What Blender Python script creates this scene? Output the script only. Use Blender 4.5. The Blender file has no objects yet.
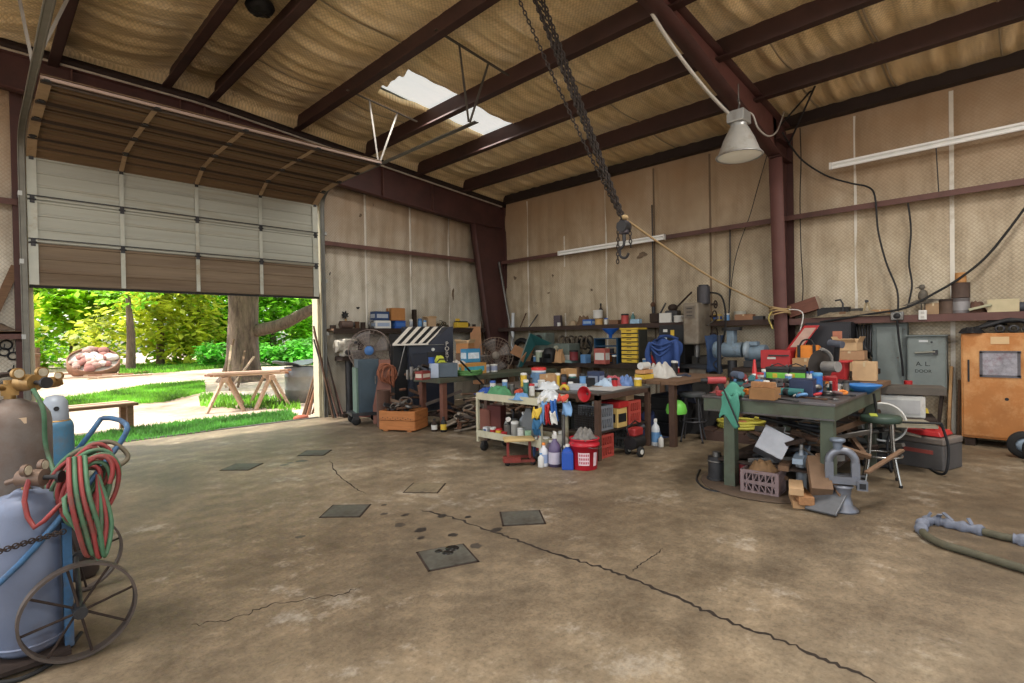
import bpy, math, random
from math import sin, cos, pi, radians
from mathutils import Matrix, Vector
random.seed(7)
SC = bpy.context.scene
COL = SC.collection

# ------------------------------------------------------------ camera
CR = Vector((0.70054, -0.71342, -0.01687)); CU = Vector((0.0192, -0.00479, 0.9998)); CF = Vector((0.71336, 0.70072, -0.01034))
FPX = 529.018; EYE = Vector((0, 0, 1.5))
cam = bpy.data.objects.new('camera', bpy.data.cameras.new('camera'))
COL.objects.link(cam)
cam.matrix_world = Matrix(((CR.x, CU.x, -CF.x, EYE.x), (CR.y, CU.y, -CF.y, EYE.y), (CR.z, CU.z, -CF.z, EYE.z), (0, 0, 0, 1)))
cam.data.sensor_width = 36; cam.data.lens = FPX * 36 / 1024; cam.data.clip_end = 300; cam.data.clip_start = .05
SC.camera = cam
# ------------------------------------------------------------ light
w = bpy.data.worlds.new('sky'); SC.world = w; w.use_nodes = True
nt = w.node_tree; bg = nt.nodes['Background']
sky = nt.nodes.new('ShaderNodeTexSky'); sky.sky_type = 'NISHITA'; sky.sun_disc = False
sky.sun_elevation = radians(58); sky.sun_rotation = radians(-40); sky.air_density = 1.0; sky.dust_density = 2.5; sky.ozone_density = 1.0
hs = nt.nodes.new('ShaderNodeHueSaturation'); hs.inputs['Saturation'].default_value = .45
nt.links.new(sky.outputs[0], hs.inputs['Color']); nt.links.new(hs.outputs[0], bg.inputs[0])
bg.inputs[1].default_value = .42
sun = bpy.data.objects.new('sun', bpy.data.lights.new('sun', 'SUN')); COL.objects.link(sun)
sun.data.energy = 5.6; sun.data.angle = radians(.6); sun.data.color = (1, .95, .86)
SUN_DIR = Vector((-.50, .30, 1.05)).normalized()          # towards the sun
sun.rotation_euler = SUN_DIR.to_track_quat('Z', 'Y').to_euler()
def area(name, loc, rot, sx, sy, power, color=(1, .96, .9)):
    l = bpy.data.lights.new(name, 'AREA'); l.shape = 'RECTANGLE'; l.size = sx; l.size_y = sy; l.energy = power; l.color = color
    o = bpy.data.objects.new(name, l); COL.objects.link(o); o.location = loc; o.rotation_euler = rot; return o
# lamp at the skylight in view, plus three added fills with no panel built
area('skylight_fill', (5.75, 6.95, 5.12), (0, radians(6.5), 0), 2.2, .7, 60)
area('skylight_fill', (5.75, -.2, 5.12), (0, radians(6.5), 0), 2.2, .9, 230)
area('skylight_fill', (-.4, 3.2, 5.12), (0, radians(-6.5), 0), 2.2, .9, 200)
area('skylight_fill', (-.4, -3.4, 5.12), (0, radians(-6.5), 0), 2.2, .9, 200)
vs = SC.view_settings
vs.view_transform = 'Standard'; vs.look = 'None'; vs.gamma = 1; vs.use_curve_mapping = False; vs.exposure = 0.26

# ------------------------------------------------------------ helpers
def ray(px, py):
    return CF + CR * ((px - 512) / FPX) + CU * ((341.5 - py) / FPX)
def gz(px, py, z=0.0):
    r = ray(px, py); t = (z - 1.5) / r.z; return EYE + r * t
def gx(px, py, X):
    r = ray(px, py); return EYE + r * (X / r.x)
def gy(px, py, Y):
    r = ray(px, py); return EYE + r * (Y / r.y)
DA, DB = 9.42, 9.82
def zr(X):                                    # underside of the roof purlins
    return 4.80 + .100 * (9.42 - X) if X > 2.5 else 5.492 - .08 * (2.5 - X)

def lin(c):
    c = c / 255.0
    return c / 12.92 if c <= .04045 else ((c + .055) / 1.055) ** 2.4
_mats = {}
def mt(rgb, rough=.65, metal=0.0, var=.22, scale=9.0, bump=.15, dirt=0.0, dirtc=(70, 55, 42), spec=.35, sat=1.0, emit=0, stretch=None, trans=0):
    key = (rgb, rough, metal, var, scale, bump, dirt, dirtc, emit, stretch, trans)
    if key in _mats: return _mats[key]
    m = bpy.data.materials.new('mat_%d' % len(_mats)); m.use_nodes = True
    n = m.node_tree.nodes; l = m.node_tree.links; b = n['Principled BSDF']
    lum = .3 * rgb[0] + .59 * rgb[1] + .11 * rgb[2]; rgb = tuple((lum + (v - lum) * .84) * .93 for v in rgb)     # everything here is dulled by dust and age
    base = tuple(lin(v) for v in rgb)
    tc = n.new('ShaderNodeTexCoord'); src = tc.outputs['Object']
    if stretch:
        mp = n.new('ShaderNodeMapping'); mp.inputs['Scale'].default_value = stretch; l.new(src, mp.inputs[0]); src = mp.outputs[0]
    nz = n.new('ShaderNodeTexNoise'); nz.inputs['Scale'].default_value = scale; nz.inputs['Detail'].default_value = 6; nz.inputs['Roughness'].default_value = .65
    l.new(src, nz.inputs['Vector'])
    rp = n.new('ShaderNodeValToRGB'); e = rp.color_ramp.elements
    e[0].position = .25; e[1].position = .75
    e[0].color = tuple(max(0, v * (1 - var)) for v in base) + (1,); e[1].color = tuple(min(1, v * (1 + var)) for v in base) + (1,)
    l.new(nz.outputs['Fac'], rp.inputs[0]); out = rp.outputs[0]
    if dirt > 0:
        n2 = n.new('ShaderNodeTexNoise'); n2.inputs['Scale'].default_value = scale * .35; n2.inputs['Detail'].default_value = 9; n2.inputs['Roughness'].default_value = .75
        l.new(src, n2.inputs['Vector'])
        r2 = n.new('ShaderNodeValToRGB'); r2.color_ramp.elements[0].position = .62 - dirt * .35; r2.color_ramp.elements[1].position = .72 - dirt * .12
        l.new(n2.outputs['Fac'], r2.inputs[0])
        mx = n.new('ShaderNodeMixRGB'); l.new(r2.outputs[0], mx.inputs[0]); l.new(out, mx.inputs[1]); mx.inputs[2].default_value = tuple(lin(v) for v in dirtc) + (1,)
        out = mx.outputs[0]
    l.new(out, b.inputs['Base Color'])
    b.inputs['Roughness'].default_value = rough; b.inputs['Metallic'].default_value = metal
    b.inputs['Specular IOR Level'].default_value = spec
    if trans: b.inputs['Transmission Weight'].default_value = trans
    if emit:
        b.inputs['Emission Color'].default_value = base + (1,); b.inputs['Emission Strength'].default_value = emit
    if bump:
        bp = n.new('ShaderNodeBump'); bp.inputs['Strength'].default_value = bump; bp.inputs['Distance'].default_value = .01
        l.new(nz.outputs['Fac'], bp.inputs['Height']); l.new(bp.outputs[0], b.inputs['Normal'])
    _mats[key] = m
    return m

class M:
    """collects shapes; build() links them as one mesh object"""
    def __init__(s): s.v = []; s.f = []; s.sm = []; s.T = None
    def at(s, loc=(0, 0, 0), rz=0, rx=0, ry=0):
        s.T = Matrix.Translation(loc) @ Matrix.Rotation(rz, 4, 'Z') @ Matrix.Rotation(ry, 4, 'Y') @ Matrix.Rotation(rx, 4, 'X'); return s
    def add(s, vs, fs, smooth=False):
        b = len(s.v)
        s.v += [tuple(s.T @ Vector(p)) if s.T else tuple(p) for p in vs]
        s.f += [tuple(i + b for i in f) for f in fs]; s.sm += [smooth] * len(fs); return s
    def box(s, c, d, rz=0, top=1.0):
        x, y, z = c; a, b, h = d[0] / 2, d[1] / 2, d[2] / 2; C_, S_ = cos(rz), sin(rz)
        vs = []
        for dz, k in ((-h, 1), (h, top)):
            for dx, dy in ((-a, -b), (a, -b), (a, b), (-a, b)):
                dx *= k; dy *= k
                vs.append((x + dx * C_ - dy * S_, y + dx * S_ + dy * C_, z + dz))
        return s.add(vs, [(3, 2, 1, 0), (4, 5, 6, 7), (0, 1, 5, 4), (1, 2, 6, 5), (2, 3, 7, 6), (3, 0, 4, 7)])
    def bar(s, p, q, wd, ht, up=(0, 0, 1)):
        p = Vector(p); q = Vector(q); d = (q - p); L = d.length; d.normalize(); u = Vector(up)
        if abs(d.dot(u)) > .98: u = Vector((1, 0, 0))
        r = d.cross(u).normalized(); u = r.cross(d)
        vs = []
        for e in (p, q):
            for a, b in ((-1, -1), (1, -1), (1, 1), (-1, 1)): vs.append(e + r * a * wd / 2 + u * b * ht / 2)
        return s.add(vs, [(3, 2, 1, 0), (4, 5, 6, 7), (0, 1, 5, 4), (1, 2, 6, 5), (2, 3, 7, 6), (3, 0, 4, 7)])
    def cyl(s, p, q, r, r2=None, n=14, cap=True):
        r2 = r if r2 is None else r2
        p = Vector(p); q = Vector(q); d = (q - p).normalized(); u = Vector((0, 0, 1)) if abs(d.z) < .95 else Vector((1, 0, 0))
        a = d.cross(u).normalized(); b = d.cross(a)
        vs = [e + (a * cos(2 * pi * i / n) + b * sin(2 * pi * i / n)) * R for e, R in ((p, r), (q, r2)) for i in range(n)]
        s.add(vs, [(i, i + n, (i + 1) % n + n, (i + 1) % n) for i in range(n)], True)
        if cap: s.add(vs, [tuple(range(n)), tuple(range(2 * n - 1, n - 1, -1))])
        return s
    def lathe(s, prof, c=(0, 0, 0), n=20, axis='z', smooth=True):
        vs = []
        for r, z in prof:
            for i in range(n):
                t = 2 * pi * i / n; x, y = r * cos(t), r * sin(t)
                vs.append((c[0] + x, c[1] + y, c[2] + z) if axis == 'z' else ((c[0] + z, c[1] + x, c[2] + y) if axis == 'x' else (c[0] + x, c[1] + z, c[2] + y)))
        k = len(prof); fs = [(j * n + i, j * n + (i + 1) % n, (j + 1) * n + (i + 1) % n, (j + 1) * n + i) for j in range(k - 1) for i in range(n)]
        s.add(vs, fs, smooth)
        return s
    def tube(s, pts, r, n=8, closed=False, cap=True):
        P = [Vector(p) for p in pts]; N = len(P); rings = []; prev = None
        R = r if isinstance(r, (list, tuple)) else [r] * N
        for i in range(N):
            a = P[(i - 1) % N] if (i > 0 or closed) else P[0]; b = P[(i + 1) % N] if (i < N - 1 or closed) else P[-1]
            d = (b - a)
            if d.length < 1e-9: d = Vector((0, 0, 1))
            d.normalize()
            if prev is None:
                u = Vector((0, 0, 1)) if abs(d.z) < .9 else Vector((1, 0, 0)); x = d.cross(u).normalized()
            else:
                x = prev - d * prev.dot(d)
                x = x.normalized() if x.length > 1e-6 else d.orthogonal().normalized()
            prev = x; y = d.cross(x)
            rings.append([P[i] + (x * cos(2 * pi * k / n) + y * sin(2 * pi * k / n)) * R[i] for k in range(n)])
        vs = [p for rg in rings for p in rg]
        fs = [(j * n + k, j * n + (k + 1) % n, ((j + 1) % N) * n + (k + 1) % n, ((j + 1) % N) * n + k) for j in range(N if closed else N - 1) for k in range(n)]
        s.add(vs, fs, True)
        if cap and not closed: s.add(vs, [tuple(range(n - 1, -1, -1)), tuple(range((N - 1) * n, N * n))])
        return s
    def torus(s, c, R, r, axis='z', n=28, m=8, a0=0, a1=2 * pi):
        full = abs(a1 - a0 - 2 * pi) < 1e-6; pts = []
        for i in range(n + (0 if full else 1)):
            t = a0 + (a1 - a0) * i / n; x, y = R * cos(t), R * sin(t)
            pts.append((c[0] + x, c[1] + y, c[2]) if axis == 'z' else ((c[0], c[1] + x, c[2] + y) if axis == 'x' else (c[0] + x, c[1], c[2] + y)))
        return s.tube(pts, r, m, full)
    def ball(s, c, r, n=12, sq=(1, 1, 1)):
        prof = [(max(1e-4, sin(pi * j / n)) , -cos(pi * j / n)) for j in range(n + 1)]
        vs = [(c[0] + r * sq[0] * a * cos(2 * pi * i / 16), c[1] + r * sq[1] * a * sin(2 * pi * i / 16), c[2] + r * sq[2] * b) for a, b in prof for i in range(16)]
        return s.add(vs, [(j * 16 + i, j * 16 + (i + 1) % 16, (j + 1) * 16 + (i + 1) % 16, (j + 1) * 16 + i) for j in range(n) for i in range(16)], True)
    def prism(s, poly, h0, h1, axis='z'):
        """polygon (a,b) swept between h0 and h1 along axis; for 'y': (x,z), for 'x': (y,z)"""
        f = {'z': lambda a, b, h: (a, b, h), 'y': lambda a, b, h: (a, h, b), 'x': lambda a, b, h: (h, a, b)}[axis]
        n = len(poly); vs = [f(a, b, h) for h in (h0, h1) for a, b in poly]
        return s.add(vs, [tuple(range(n - 1, -1, -1)), tuple(range(n, 2 * n))] + [(i, (i + 1) % n, (i + 1) % n + n, i + n) for i in range(n)])
    def grid(s, fn, nu, nv, smooth=True, skip=None):
        vs = [fn(i / nu, j / nv) for j in range(nv + 1) for i in range(nu + 1)]; W = nu + 1
        fs = [(j * W + i, j * W + i + 1, (j + 1) * W + i + 1, (j + 1) * W + i) for j in range(nv) for i in range(nu) if not (skip and skip((i + .5) / nu, (j + .5) / nv))]
        return s.add(vs, fs, smooth)
    def build(s, name, mat, parent=None, loc=None, rz=0, rot=None, bevel=0, solid=0):
        me = bpy.data.meshes.new(name); me.from_pydata([tuple(v) for v in s.v], [], s.f); me.update()
        me.polygons.foreach_set('use_smooth', s.sm)
        o = bpy.data.objects.new(name, me); COL.objects.link(o); me.materials.append(mat)
        if parent is not None: o.parent = parent
        if loc is not None: o.location = loc
        o.rotation_euler = rot if rot else (0, 0, rz)
        if solid:
            md = o.modifiers.new('solid', 'SOLIDIFY'); md.thickness = solid; md.offset = 0
        if bevel:
            md = o.modifiers.new('bevel', 'BEVEL'); md.width = bevel; md.segments = 2; md.limit_method = 'ANGLE'; md.angle_limit = radians(40)
        me.validate()
        import bmesh
        bm = bmesh.new(); bm.from_mesh(me); bmesh.ops.recalc_face_normals(bm, faces=bm.faces); bm.to_mesh(me); bm.free()
        return o

def tag(o, label, cat, group=None, kind=None):
    o['label'] = label; o['category'] = cat
    if group: o['group'] = group
    if kind: o['kind'] = kind
    return o
def thing(name, label, cat, loc, rz=0, group=None, rot=None):
    o = bpy.data.objects.new(name, None); COL.objects.link(o); o.empty_display_size = .1
    o.location = loc; o.rotation_euler = rot if rot else (0, 0, rz)
    return tag(o, label, cat, group)
def struct(name, m, mat, parent=None, label=None, **k):
    o = m.build(name, mat, parent, **k)
    if parent is None: o['kind'] = 'structure'
    if label and parent is None: o['label'] = label
    return o
def sroot(name, label=None, loc=(0, 0, 0)):
    o = bpy.data.objects.new(name, None); COL.objects.link(o); o.location = loc; o['kind'] = 'structure'
    if label: o['label'] = label
    return o
def copy_tree(o, parent=None):
    c = o.copy(); COL.objects.link(c)
    if parent is not None: c.parent = parent
    for ch in list(o.children): copy_tree(ch, c)
    return c
def text(s, size, mat, parent, loc, rot, name='lettering', depth=.002, align='CENTER', space=1.0):
    cu = bpy.data.curves.new(name, 'FONT'); cu.body = s; cu.size = size; cu.extrude = depth; cu.align_x = align; cu.align_y = 'CENTER'; cu.space_line = space
    o = bpy.data.objects.new(name, cu); COL.objects.link(o)
    dg = bpy.context.evaluated_depsgraph_get(); me = bpy.data.meshes.new_from_object(o.evaluated_get(dg))
    bpy.data.objects.remove(o); ob = bpy.data.objects.new(name, me); COL.objects.link(ob)
    me.materials.clear(); me.materials.append(mat); ob.parent = parent; ob.location = loc; ob.rotation_euler = rot
    return ob
def smoothpath(pts, k=6):
    P = [Vector(p) for p in pts]; out = []
    for i in range(len(P) - 1):
        a = P[max(i - 1, 0)]; b = P[i]; c = P[i + 1]; d = P[min(i + 2, len(P) - 1)]
        for j in range(k):
            t = j / k
            out.append(.5 * ((2 * b) + (c - a) * t + (2 * a - 5 * b + 4 * c - d) * t * t + (3 * b - a - 3 * c + d) * t ** 3))
    out.append(P[-1]); return out

# shared materials
MAROON = mt((84, 50, 46), .6, 0, .18, 3, .08, .35, (60, 42, 38))
RUST = mt((96, 66, 46), .85, .2, .35, 14, .4)
DARKRUST = mt((62, 48, 40), .8, .3, .35, 14, .4)
STEEL = mt((128, 126, 122), .42, .8, .25, 10, .15, .3, (80, 66, 54))
DARKSTEEL = mt((66, 66, 68), .5, .6, .3, 10, .2)
BLACK = mt((32, 32, 34), .55, 0, .3, 8, .1)
RUBBER = mt((38, 37, 36), .8, 0, .25, 12, .2)
GALV = mt((176, 178, 174), .42, .55, .15, 6, .08)
WHITE = mt((214, 212, 204), .5, 0, .06, 6, .04)
CARD = mt((186, 140, 92), .85, 0, .1, 10, .05)
CARDL = mt((206, 166, 118), .85, 0, .1, 10, .05)
WOOD = mt((164, 112, 66), .75, 0, .25, 6, .15, stretch=(1, 8, 8))
OLDWOOD = mt((120, 88, 62), .85, 0, .3, 6, .25, stretch=(1, 8, 8))
RED = mt((196, 34, 36), .45, 0, .15, 8, .05)
BLUE = mt((38, 86, 176), .45, 0, .15, 8, .05)
YELLOW = mt((226, 184, 40), .5, 0, .12, 8, .05)
GREEN = mt((58, 140, 82), .6, 0, .2, 8, .08)
ORANGE = mt((226, 122, 34), .55, 0, .15, 8, .05)
TEAL = mt((40, 112, 112), .5, 0, .2, 8, .06)
BRASS = mt((170, 130, 70), .45, .7, .3, 20, .2)
LBLUE = mt((96, 150, 206), .5, 0, .12, 8, .05)
# ============================================================ structure
# ---- special materials
def nodes_mat(name):
    m = bpy.data.materials.new(name); m.use_nodes = True
    return m, m.node_tree.nodes, m.node_tree.links, m.node_tree.nodes['Principled BSDF']
def rampnode(n, l, src, stops):
    r = n.new('ShaderNodeValToRGB'); e = r.color_ramp.elements
    while len(e) < len(stops): e.new(.5)
    for k, (p_, c) in enumerate(stops):
        e[k].position = p_; e[k].color = tuple(lin(v) for v in c) + (1,)
    l.new(src, r.inputs[0]); return r
def noise(n, l, src, scale, detail=8, rough=.65, stretch=None):
    z = n.new('ShaderNodeTexNoise'); z.inputs['Scale'].default_value = scale; z.inputs['Detail'].default_value = detail; z.inputs['Roughness'].default_value = rough
    if stretch:
        mp = n.new('ShaderNodeMapping'); mp.inputs['Scale'].default_value = stretch; l.new(src, mp.inputs[0]); src = mp.outputs[0]
    l.new(src, z.inputs['Vector']); return z
def mixc(n, l, fac, a, b, mode='MIX'):
    x = n.new('ShaderNodeMixRGB'); x.blend_type = mode
    if isinstance(fac, float): x.inputs[0].default_value = fac
    else: l.new(fac, x.inputs[0])
    for i, v in ((1, a), (2, b)):
        if isinstance(v, tuple): x.inputs[i].default_value = tuple(lin(q) for q in v) + (1,)
        else: l.new(v, x.inputs[i])
    return x

def concrete():
    m, n, l, b = nodes_mat('concrete'); tc = n.new('ShaderNodeTexCoord'); s = tc.outputs['Object']
    n1 = noise(n, l, s, .55, 10, .7); r1 = rampnode(n, l, n1.outputs[0], [(.32, (98, 88, 73)), (.5, (138, 125, 105)), (.68, (174, 163, 142))])
    n2 = noise(n, l, s, 2.3, 12, .75); r2 = rampnode(n, l, n2.outputs[0], [(.3, (104, 92, 78)), (.5, (165, 160, 152)), (.72, (225, 220, 212))])
    x1 = mixc(n, l, .85, r1.outputs[0], r2.outputs[0], 'OVERLAY')
    n3 = noise(n, l, s, .28, 5, .6); r3 = rampnode(n, l, n3.outputs[0], [(.42, (255, 255, 255)), (.66, (140, 126, 112))])
    x2 = mixc(n, l, .9, x1.outputs[0], r3.outputs[0], 'MULTIPLY')
    n4 = noise(n, l, s, 42, 6, .8); r4 = rampnode(n, l, n4.outputs[0], [(.36, (120, 112, 104)), (.52, (255, 255, 255))])
    x3 = mixc(n, l, .35, x2.outputs[0], r4.outputs[0], 'MULTIPLY')
    n5 = noise(n, l, s, 1.1, 9, .8); r5 = rampnode(n, l, n5.outputs[0], [(.56, (0, 0, 0)), (.72, (190, 190, 190))])
    x4 = mixc(n, l, r5.outputs[0], x3.outputs[0], (190, 184, 172))
    n6 = noise(n, l, s, 7, 8, .8); r6 = rampnode(n, l, n6.outputs[0], [(.60, (0, 0, 0)), (.74, (190, 190, 190))])
    x5 = mixc(n, l, r6.outputs[0], x4.outputs[0], (74, 62, 52))
    l.new(x5.outputs[0], b.inputs['Base Color']); b.inputs['Roughness'].default_value = .62; b.inputs['Specular IOR Level'].default_value = .4
    rr = n.new('ShaderNodeMapRange'); l.new(n2.outputs[0], rr.inputs[0]); rr.inputs[3].default_value = .42; rr.inputs[4].default_value = .8; l.new(rr.outputs[0], b.inputs['Roughness'])
    bp = n.new('ShaderNodeBump'); bp.inputs['Strength'].default_value = .25; bp.inputs['Distance'].default_value = .01; l.new(n4.outputs[0], bp.inputs['Height']); l.new(bp.outputs[0], b.inputs['Normal'])
    return m
def vinyl(name, uaxis, lo, mid, hi, ceiling=False):
    """quilted insulation facing: diamond scrim in bump, dust and streaks in colour"""
    m, n, l, b = nodes_mat(name); tc = n.new('ShaderNodeTexCoord'); s = tc.outputs['Object']
    sep = n.new('ShaderNodeSeparateXYZ'); l.new(s, sep.inputs[0])
    u = sep.outputs[uaxis]; v = sep.outputs['X' if ceiling else 'Z']
    def math_(op, a, b_=None):
        q = n.new('ShaderNodeMath'); q.operation = op
        for i, t in ((0, a), (1, b_)):
            if t is None: continue
            if isinstance(t, (int, float)): q.inputs[i].default_value = t
            else: l.new(t, q.inputs[i])
        return q.outputs[0]
    K = 58.0
    a1 = math_('SINE', math_('MULTIPLY', math_('ADD', u, v), K)); a2 = math_('SINE', math_('MULTIPLY', math_('SUBTRACT', u, v), K))
    h = math_('MULTIPLY', math_('ABSOLUTE', a1), math_('ABSOLUTE', a2))
    n1 = noise(n, l, s, 1.1, 10, .7)
    r1 = rampnode(n, l, n1.outputs[0], [(.3, lo), (.5, mid), (.7, hi)])
    st = (1, 1, .12) if not ceiling else (.3, 1, 1)
    n2 = noise(n, l, s, 5.0, 8, .7, st if not ceiling else (.25, 2.5, 1)); r2 = rampnode(n, l, n2.outputs[0], [(.3, (170, 160, 148)), (.55, (255, 255, 255))])
    x = mixc(n, l, .55, r1.outputs[0], r2.outputs[0], 'MULTIPLY'); out = x.outputs[0]
    hr = n.new('ShaderNodeMapRange'); l.new(h, hr.inputs[0]); hr.inputs[1].default_value = 0; hr.inputs[2].default_value = .5; hr.inputs[3].default_value = .8; hr.inputs[4].default_value = 1.05
    xx = n.new('ShaderNodeMixRGB'); xx.blend_type = 'MULTIPLY'; xx.inputs[0].default_value = 1; l.new(out, xx.inputs[1])
    cc = n.new('ShaderNodeCombineXYZ')
    for i in range(3): l.new(hr.outputs[0], cc.inputs[i])
    l.new(cc.outputs[0], xx.inputs[2]); out = xx.outputs[0]
    if not ceiling:      # the dust of years lies browner on the upper sheets
        mr = n.new('ShaderNodeMapRange'); l.new(sep.outputs['Z'], mr.inputs[0]); mr.inputs[1].default_value = 2.6; mr.inputs[2].default_value = 4.4
        n3 = noise(n, l, s, 1.6, 6, .6); ad = math_('MULTIPLY', mr.outputs[0], math_('ADD', math_('MULTIPLY', n3.outputs[0], .8), .35))
        x3 = mixc(n, l, ad, out, (150, 122, 92), 'MIX'); out = x3.outputs[0]
        n4 = noise(n, l, s, 2.6, 7, .7, (1, 1, .6)); r4 = rampnode(n, l, n4.outputs[0], [(.68, (0, 0, 0)), (.8, (150, 150, 150))])
        x4 = mixc(n, l, r4.outputs[0], out, (104, 86, 68)); out = x4.outputs[0]
    l.new(out, b.inputs['Base Color']); b.inputs['Roughness'].default_value = .55; b.inputs['Specular IOR Level'].default_value = .3
    bp = n.new('ShaderNodeBump'); bp.inputs['Strength'].default_value = .5; bp.inputs['Distance'].default_value = .006; l.new(h, bp.inputs['Height']); l.new(bp.outputs[0], b.inputs['Normal'])
    return m
CONC = concrete()
VW1 = vinyl('wall_vinyl_back', 'X', (160, 152, 136), (188, 181, 165), (206, 201, 188))
VW2 = vinyl('wall_vinyl_right', 'Y', (150, 136, 114), (178, 164, 140), (198, 186, 164))
VCEIL = vinyl('roof_vinyl', 'Y', (216, 192, 144), (236, 214, 168), (244, 228, 194), True)

# ---- floor
fl = M(); fl.box((.8, .9, -.1), (17.3, 17.85, .2)); fo = struct('floor', fl, CONC)
# ---- floor: the crack lines and oil blots lie in it
CRACK = mt((52, 42, 34), .95, 0, .3, 20, .2)
def crack(pts, wd, jit):
    P = [gz(*p) for p in pts]; P = smoothpath(P, 10); m = M(); rnd = random.Random(len(pts)); L = []; R = []
    for i, p in enumerate(P):
        d = (P[min(i + 1, len(P) - 1)] - P[max(i - 1, 0)]).normalized(); nn = Vector((-d.y, d.x, 0)); o = nn * rnd.uniform(-jit, jit); ww = wd * rnd.uniform(.5, 1.4) * min(1, i / 6 + .15, (len(P) - 1 - i) / 6 + .15)
        L.append((p + o + nn * ww)); R.append((p + o - nn * ww))
    vs = [(q.x, q.y, .0012) for q in L + R]; k = len(L)
    m.add(vs, [(i, k + i, k + i + 1, i + 1) for i in range(k - 1)])
    m.build('crack', CRACK, fo)
crack([(330, 460), (337, 474), (352, 486), (366, 494)], .006, .012)
crack([(420, 510), (448, 516), (487, 530), (520, 541), (560, 555), (602, 568), (640, 582), (690, 604), (730, 622), (780, 640), (830, 662), (880, 684)], .011, .016)
crack([(632, 572), (640, 565), (654, 556), (663, 548)], .004, .008)
crack([(190, 626), (235, 618), (275, 604), (330, 596), (360, 588)], .004, .02)
OIL = mt((44, 36, 30), .4, 0, .2, 9, .0)
OIL2 = mt((70, 60, 48), .5, 0, .3, 6, .0)
def blot(px, py, r, mat=OIL, seed=1):
    p = gz(px, py); rnd = random.Random(seed); n = 22; ph = [rnd.uniform(0, 6.3) for _ in range(3)]
    vs = [(p.x + r * cos(t) * (1 + .18 * sin(2 * t + ph[0]) + .12 * sin(3 * t + ph[1]) + .08 * sin(7 * t + ph[2])), p.y + r * .8 * sin(t) * (1 + .15 * sin(2 * t + ph[1]) + .1 * sin(5 * t + ph[0])), .0016) for t in [2 * pi * i / n for i in range(n)]]
    M().add(vs, [tuple(range(n))]).build('oil_stain', mat, fo)
for k, (x, y, r) in enumerate([(400, 525, .05), (421, 530, .05), (442, 516, .045), (384, 514, .03), (405, 515, .035), (453, 535, .04), (476, 546, .05), (496, 530, .05), (421, 538, .03), (300, 537, .035), (284, 465, .05), (290, 463, .04), (302, 461, .07), (384, 505, .025), (468, 517, .03)]):
    blot(x, y, r, OIL if k % 3 else OIL2, k)
# ---- steel cover plates let into the floor
PL = mt((92, 90, 80), .6, .3, .3, 9, .25, .45, (58, 52, 44))
PLT = mt((132, 116, 88), .75, .1, .3, 9, .25, .35, (84, 74, 60))
OILD = mt((26, 24, 22), .3, 0, .1, 9, 0)
for k, (px, py, lab) in enumerate([(242, 467, 'dark square steel plate in the floor nearest the bay door threshold'), (315, 453, 'dark square steel plate in the floor, farthest of the row toward the fan'), (346, 511, 'dark steel plate in the floor in the middle of the left row'), (425, 488, 'tan worn square plate in the floor, middle of the right row'), (447, 557, 'oil-splashed steel plate in the floor nearest the front'), (522, 518, 'dark steel plate beside the long floor crack')]):
    p = gz(px, py); t = thing('floor_plate', lab, 'floor plate', (p.x, p.y, 0), radians([-48, -44, -46, -52, -22, -40][k]), 'steel plates in the floor')
    M().box((0, 0, .004), (.32, .31, .008)).build('plate', PLT if k == 3 else PL, t, bevel=.003)
    f = M()
    for a, b_, c, d in ((0, .162, .35, .016), (0, -.162, .35, .016), (.167, 0, .016, .34), (-.167, 0, .016, .34)): f.box((a, b_, .001), (c, d, .004))
    f.build('rim', DARKRUST, t)
    if k == 4:
        for q, (a, b_, r) in enumerate([(.07, .11, .05), (.02, .05, .04), (-.03, .10, .028)]):
            M().lathe([(r, .0085), (r, .0095), (.001, .0097)], (a, b_, 0), 14).build('oil_puddle', OILD, t)

# ---- walls (quilted sheets that belly between the girts)
def zt(X): return zr(X) + .2
def belly(z):
    for a, b in ((0, 1.62), (1.7, 3.35), (3.42, 5.2)):
        if a <= z <= b: return sin(pi * (z - a) / (b - a))
    return 0
def seamed(u, step, off):
    t = ((u - off) / step) % 1; return min(1, min(t, 1 - t) * 9)
S1 = 1.11; O1 = 5.73; S2 = 1.13; O2 = .77
def w1pt(x, z): return (x, DB + .03 - .045 * belly(z) * seamed(x, S1, O1) - .006 * sin(x * 23) , z)
def w2pt(y, z): return (DA + .03 - .045 * belly(z) * seamed(y, S2, O2) - .006 * sin(y * 21), y, z)
w1 = M()
w1.grid(lambda u, v: w1pt(4.68 + u * (DA + .05 - 4.68), v * zt(4.68 + u * (DA + .05 - 4.68))), 110, 70)
w1.grid(lambda u, v: w1pt(-4.2 + u * 4.79, v * zt(-4.2 + u * 4.79)), 60, 60)
w1.grid(lambda u, v: w1pt(.59 + u * 4.09, 4.0 + v * (zt(.59 + u * 4.09) - 4.0)), 50, 20)
wb = struct('wall_back', w1, VW1, solid=.02)
wr = struct('wall_right', M().grid(lambda u, v: w2pt(-7.5 + u * 17.35, v * (zr(DA) + .2)), 260, 70), VW2, solid=.02)
TAPE = mt((222, 216, 202), .5, 0, .1, 5, .05, .3, (160, 146, 124))
tp = [5.73, 6.84, 7.92, 8.9]
for x in tp: M().grid(lambda u, v: (x - .022 + u * .044, DB + .012, .1 + v * (zr(x) - .1)), 1, 8).build('seam_tape', TAPE, wb, solid=.006)
for i in range(-2, 9):
    y = O2 + S2 * i
    M().box((DA + .012, y, 2.4), (.006, .035 if i != 0 else .05, 4.7)).build('seam_tape', TAPE if i in (0, 1, 5, 6, 7) else mt((120, 98, 74), .7, 0, .2, 6, .1), wr)
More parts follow.
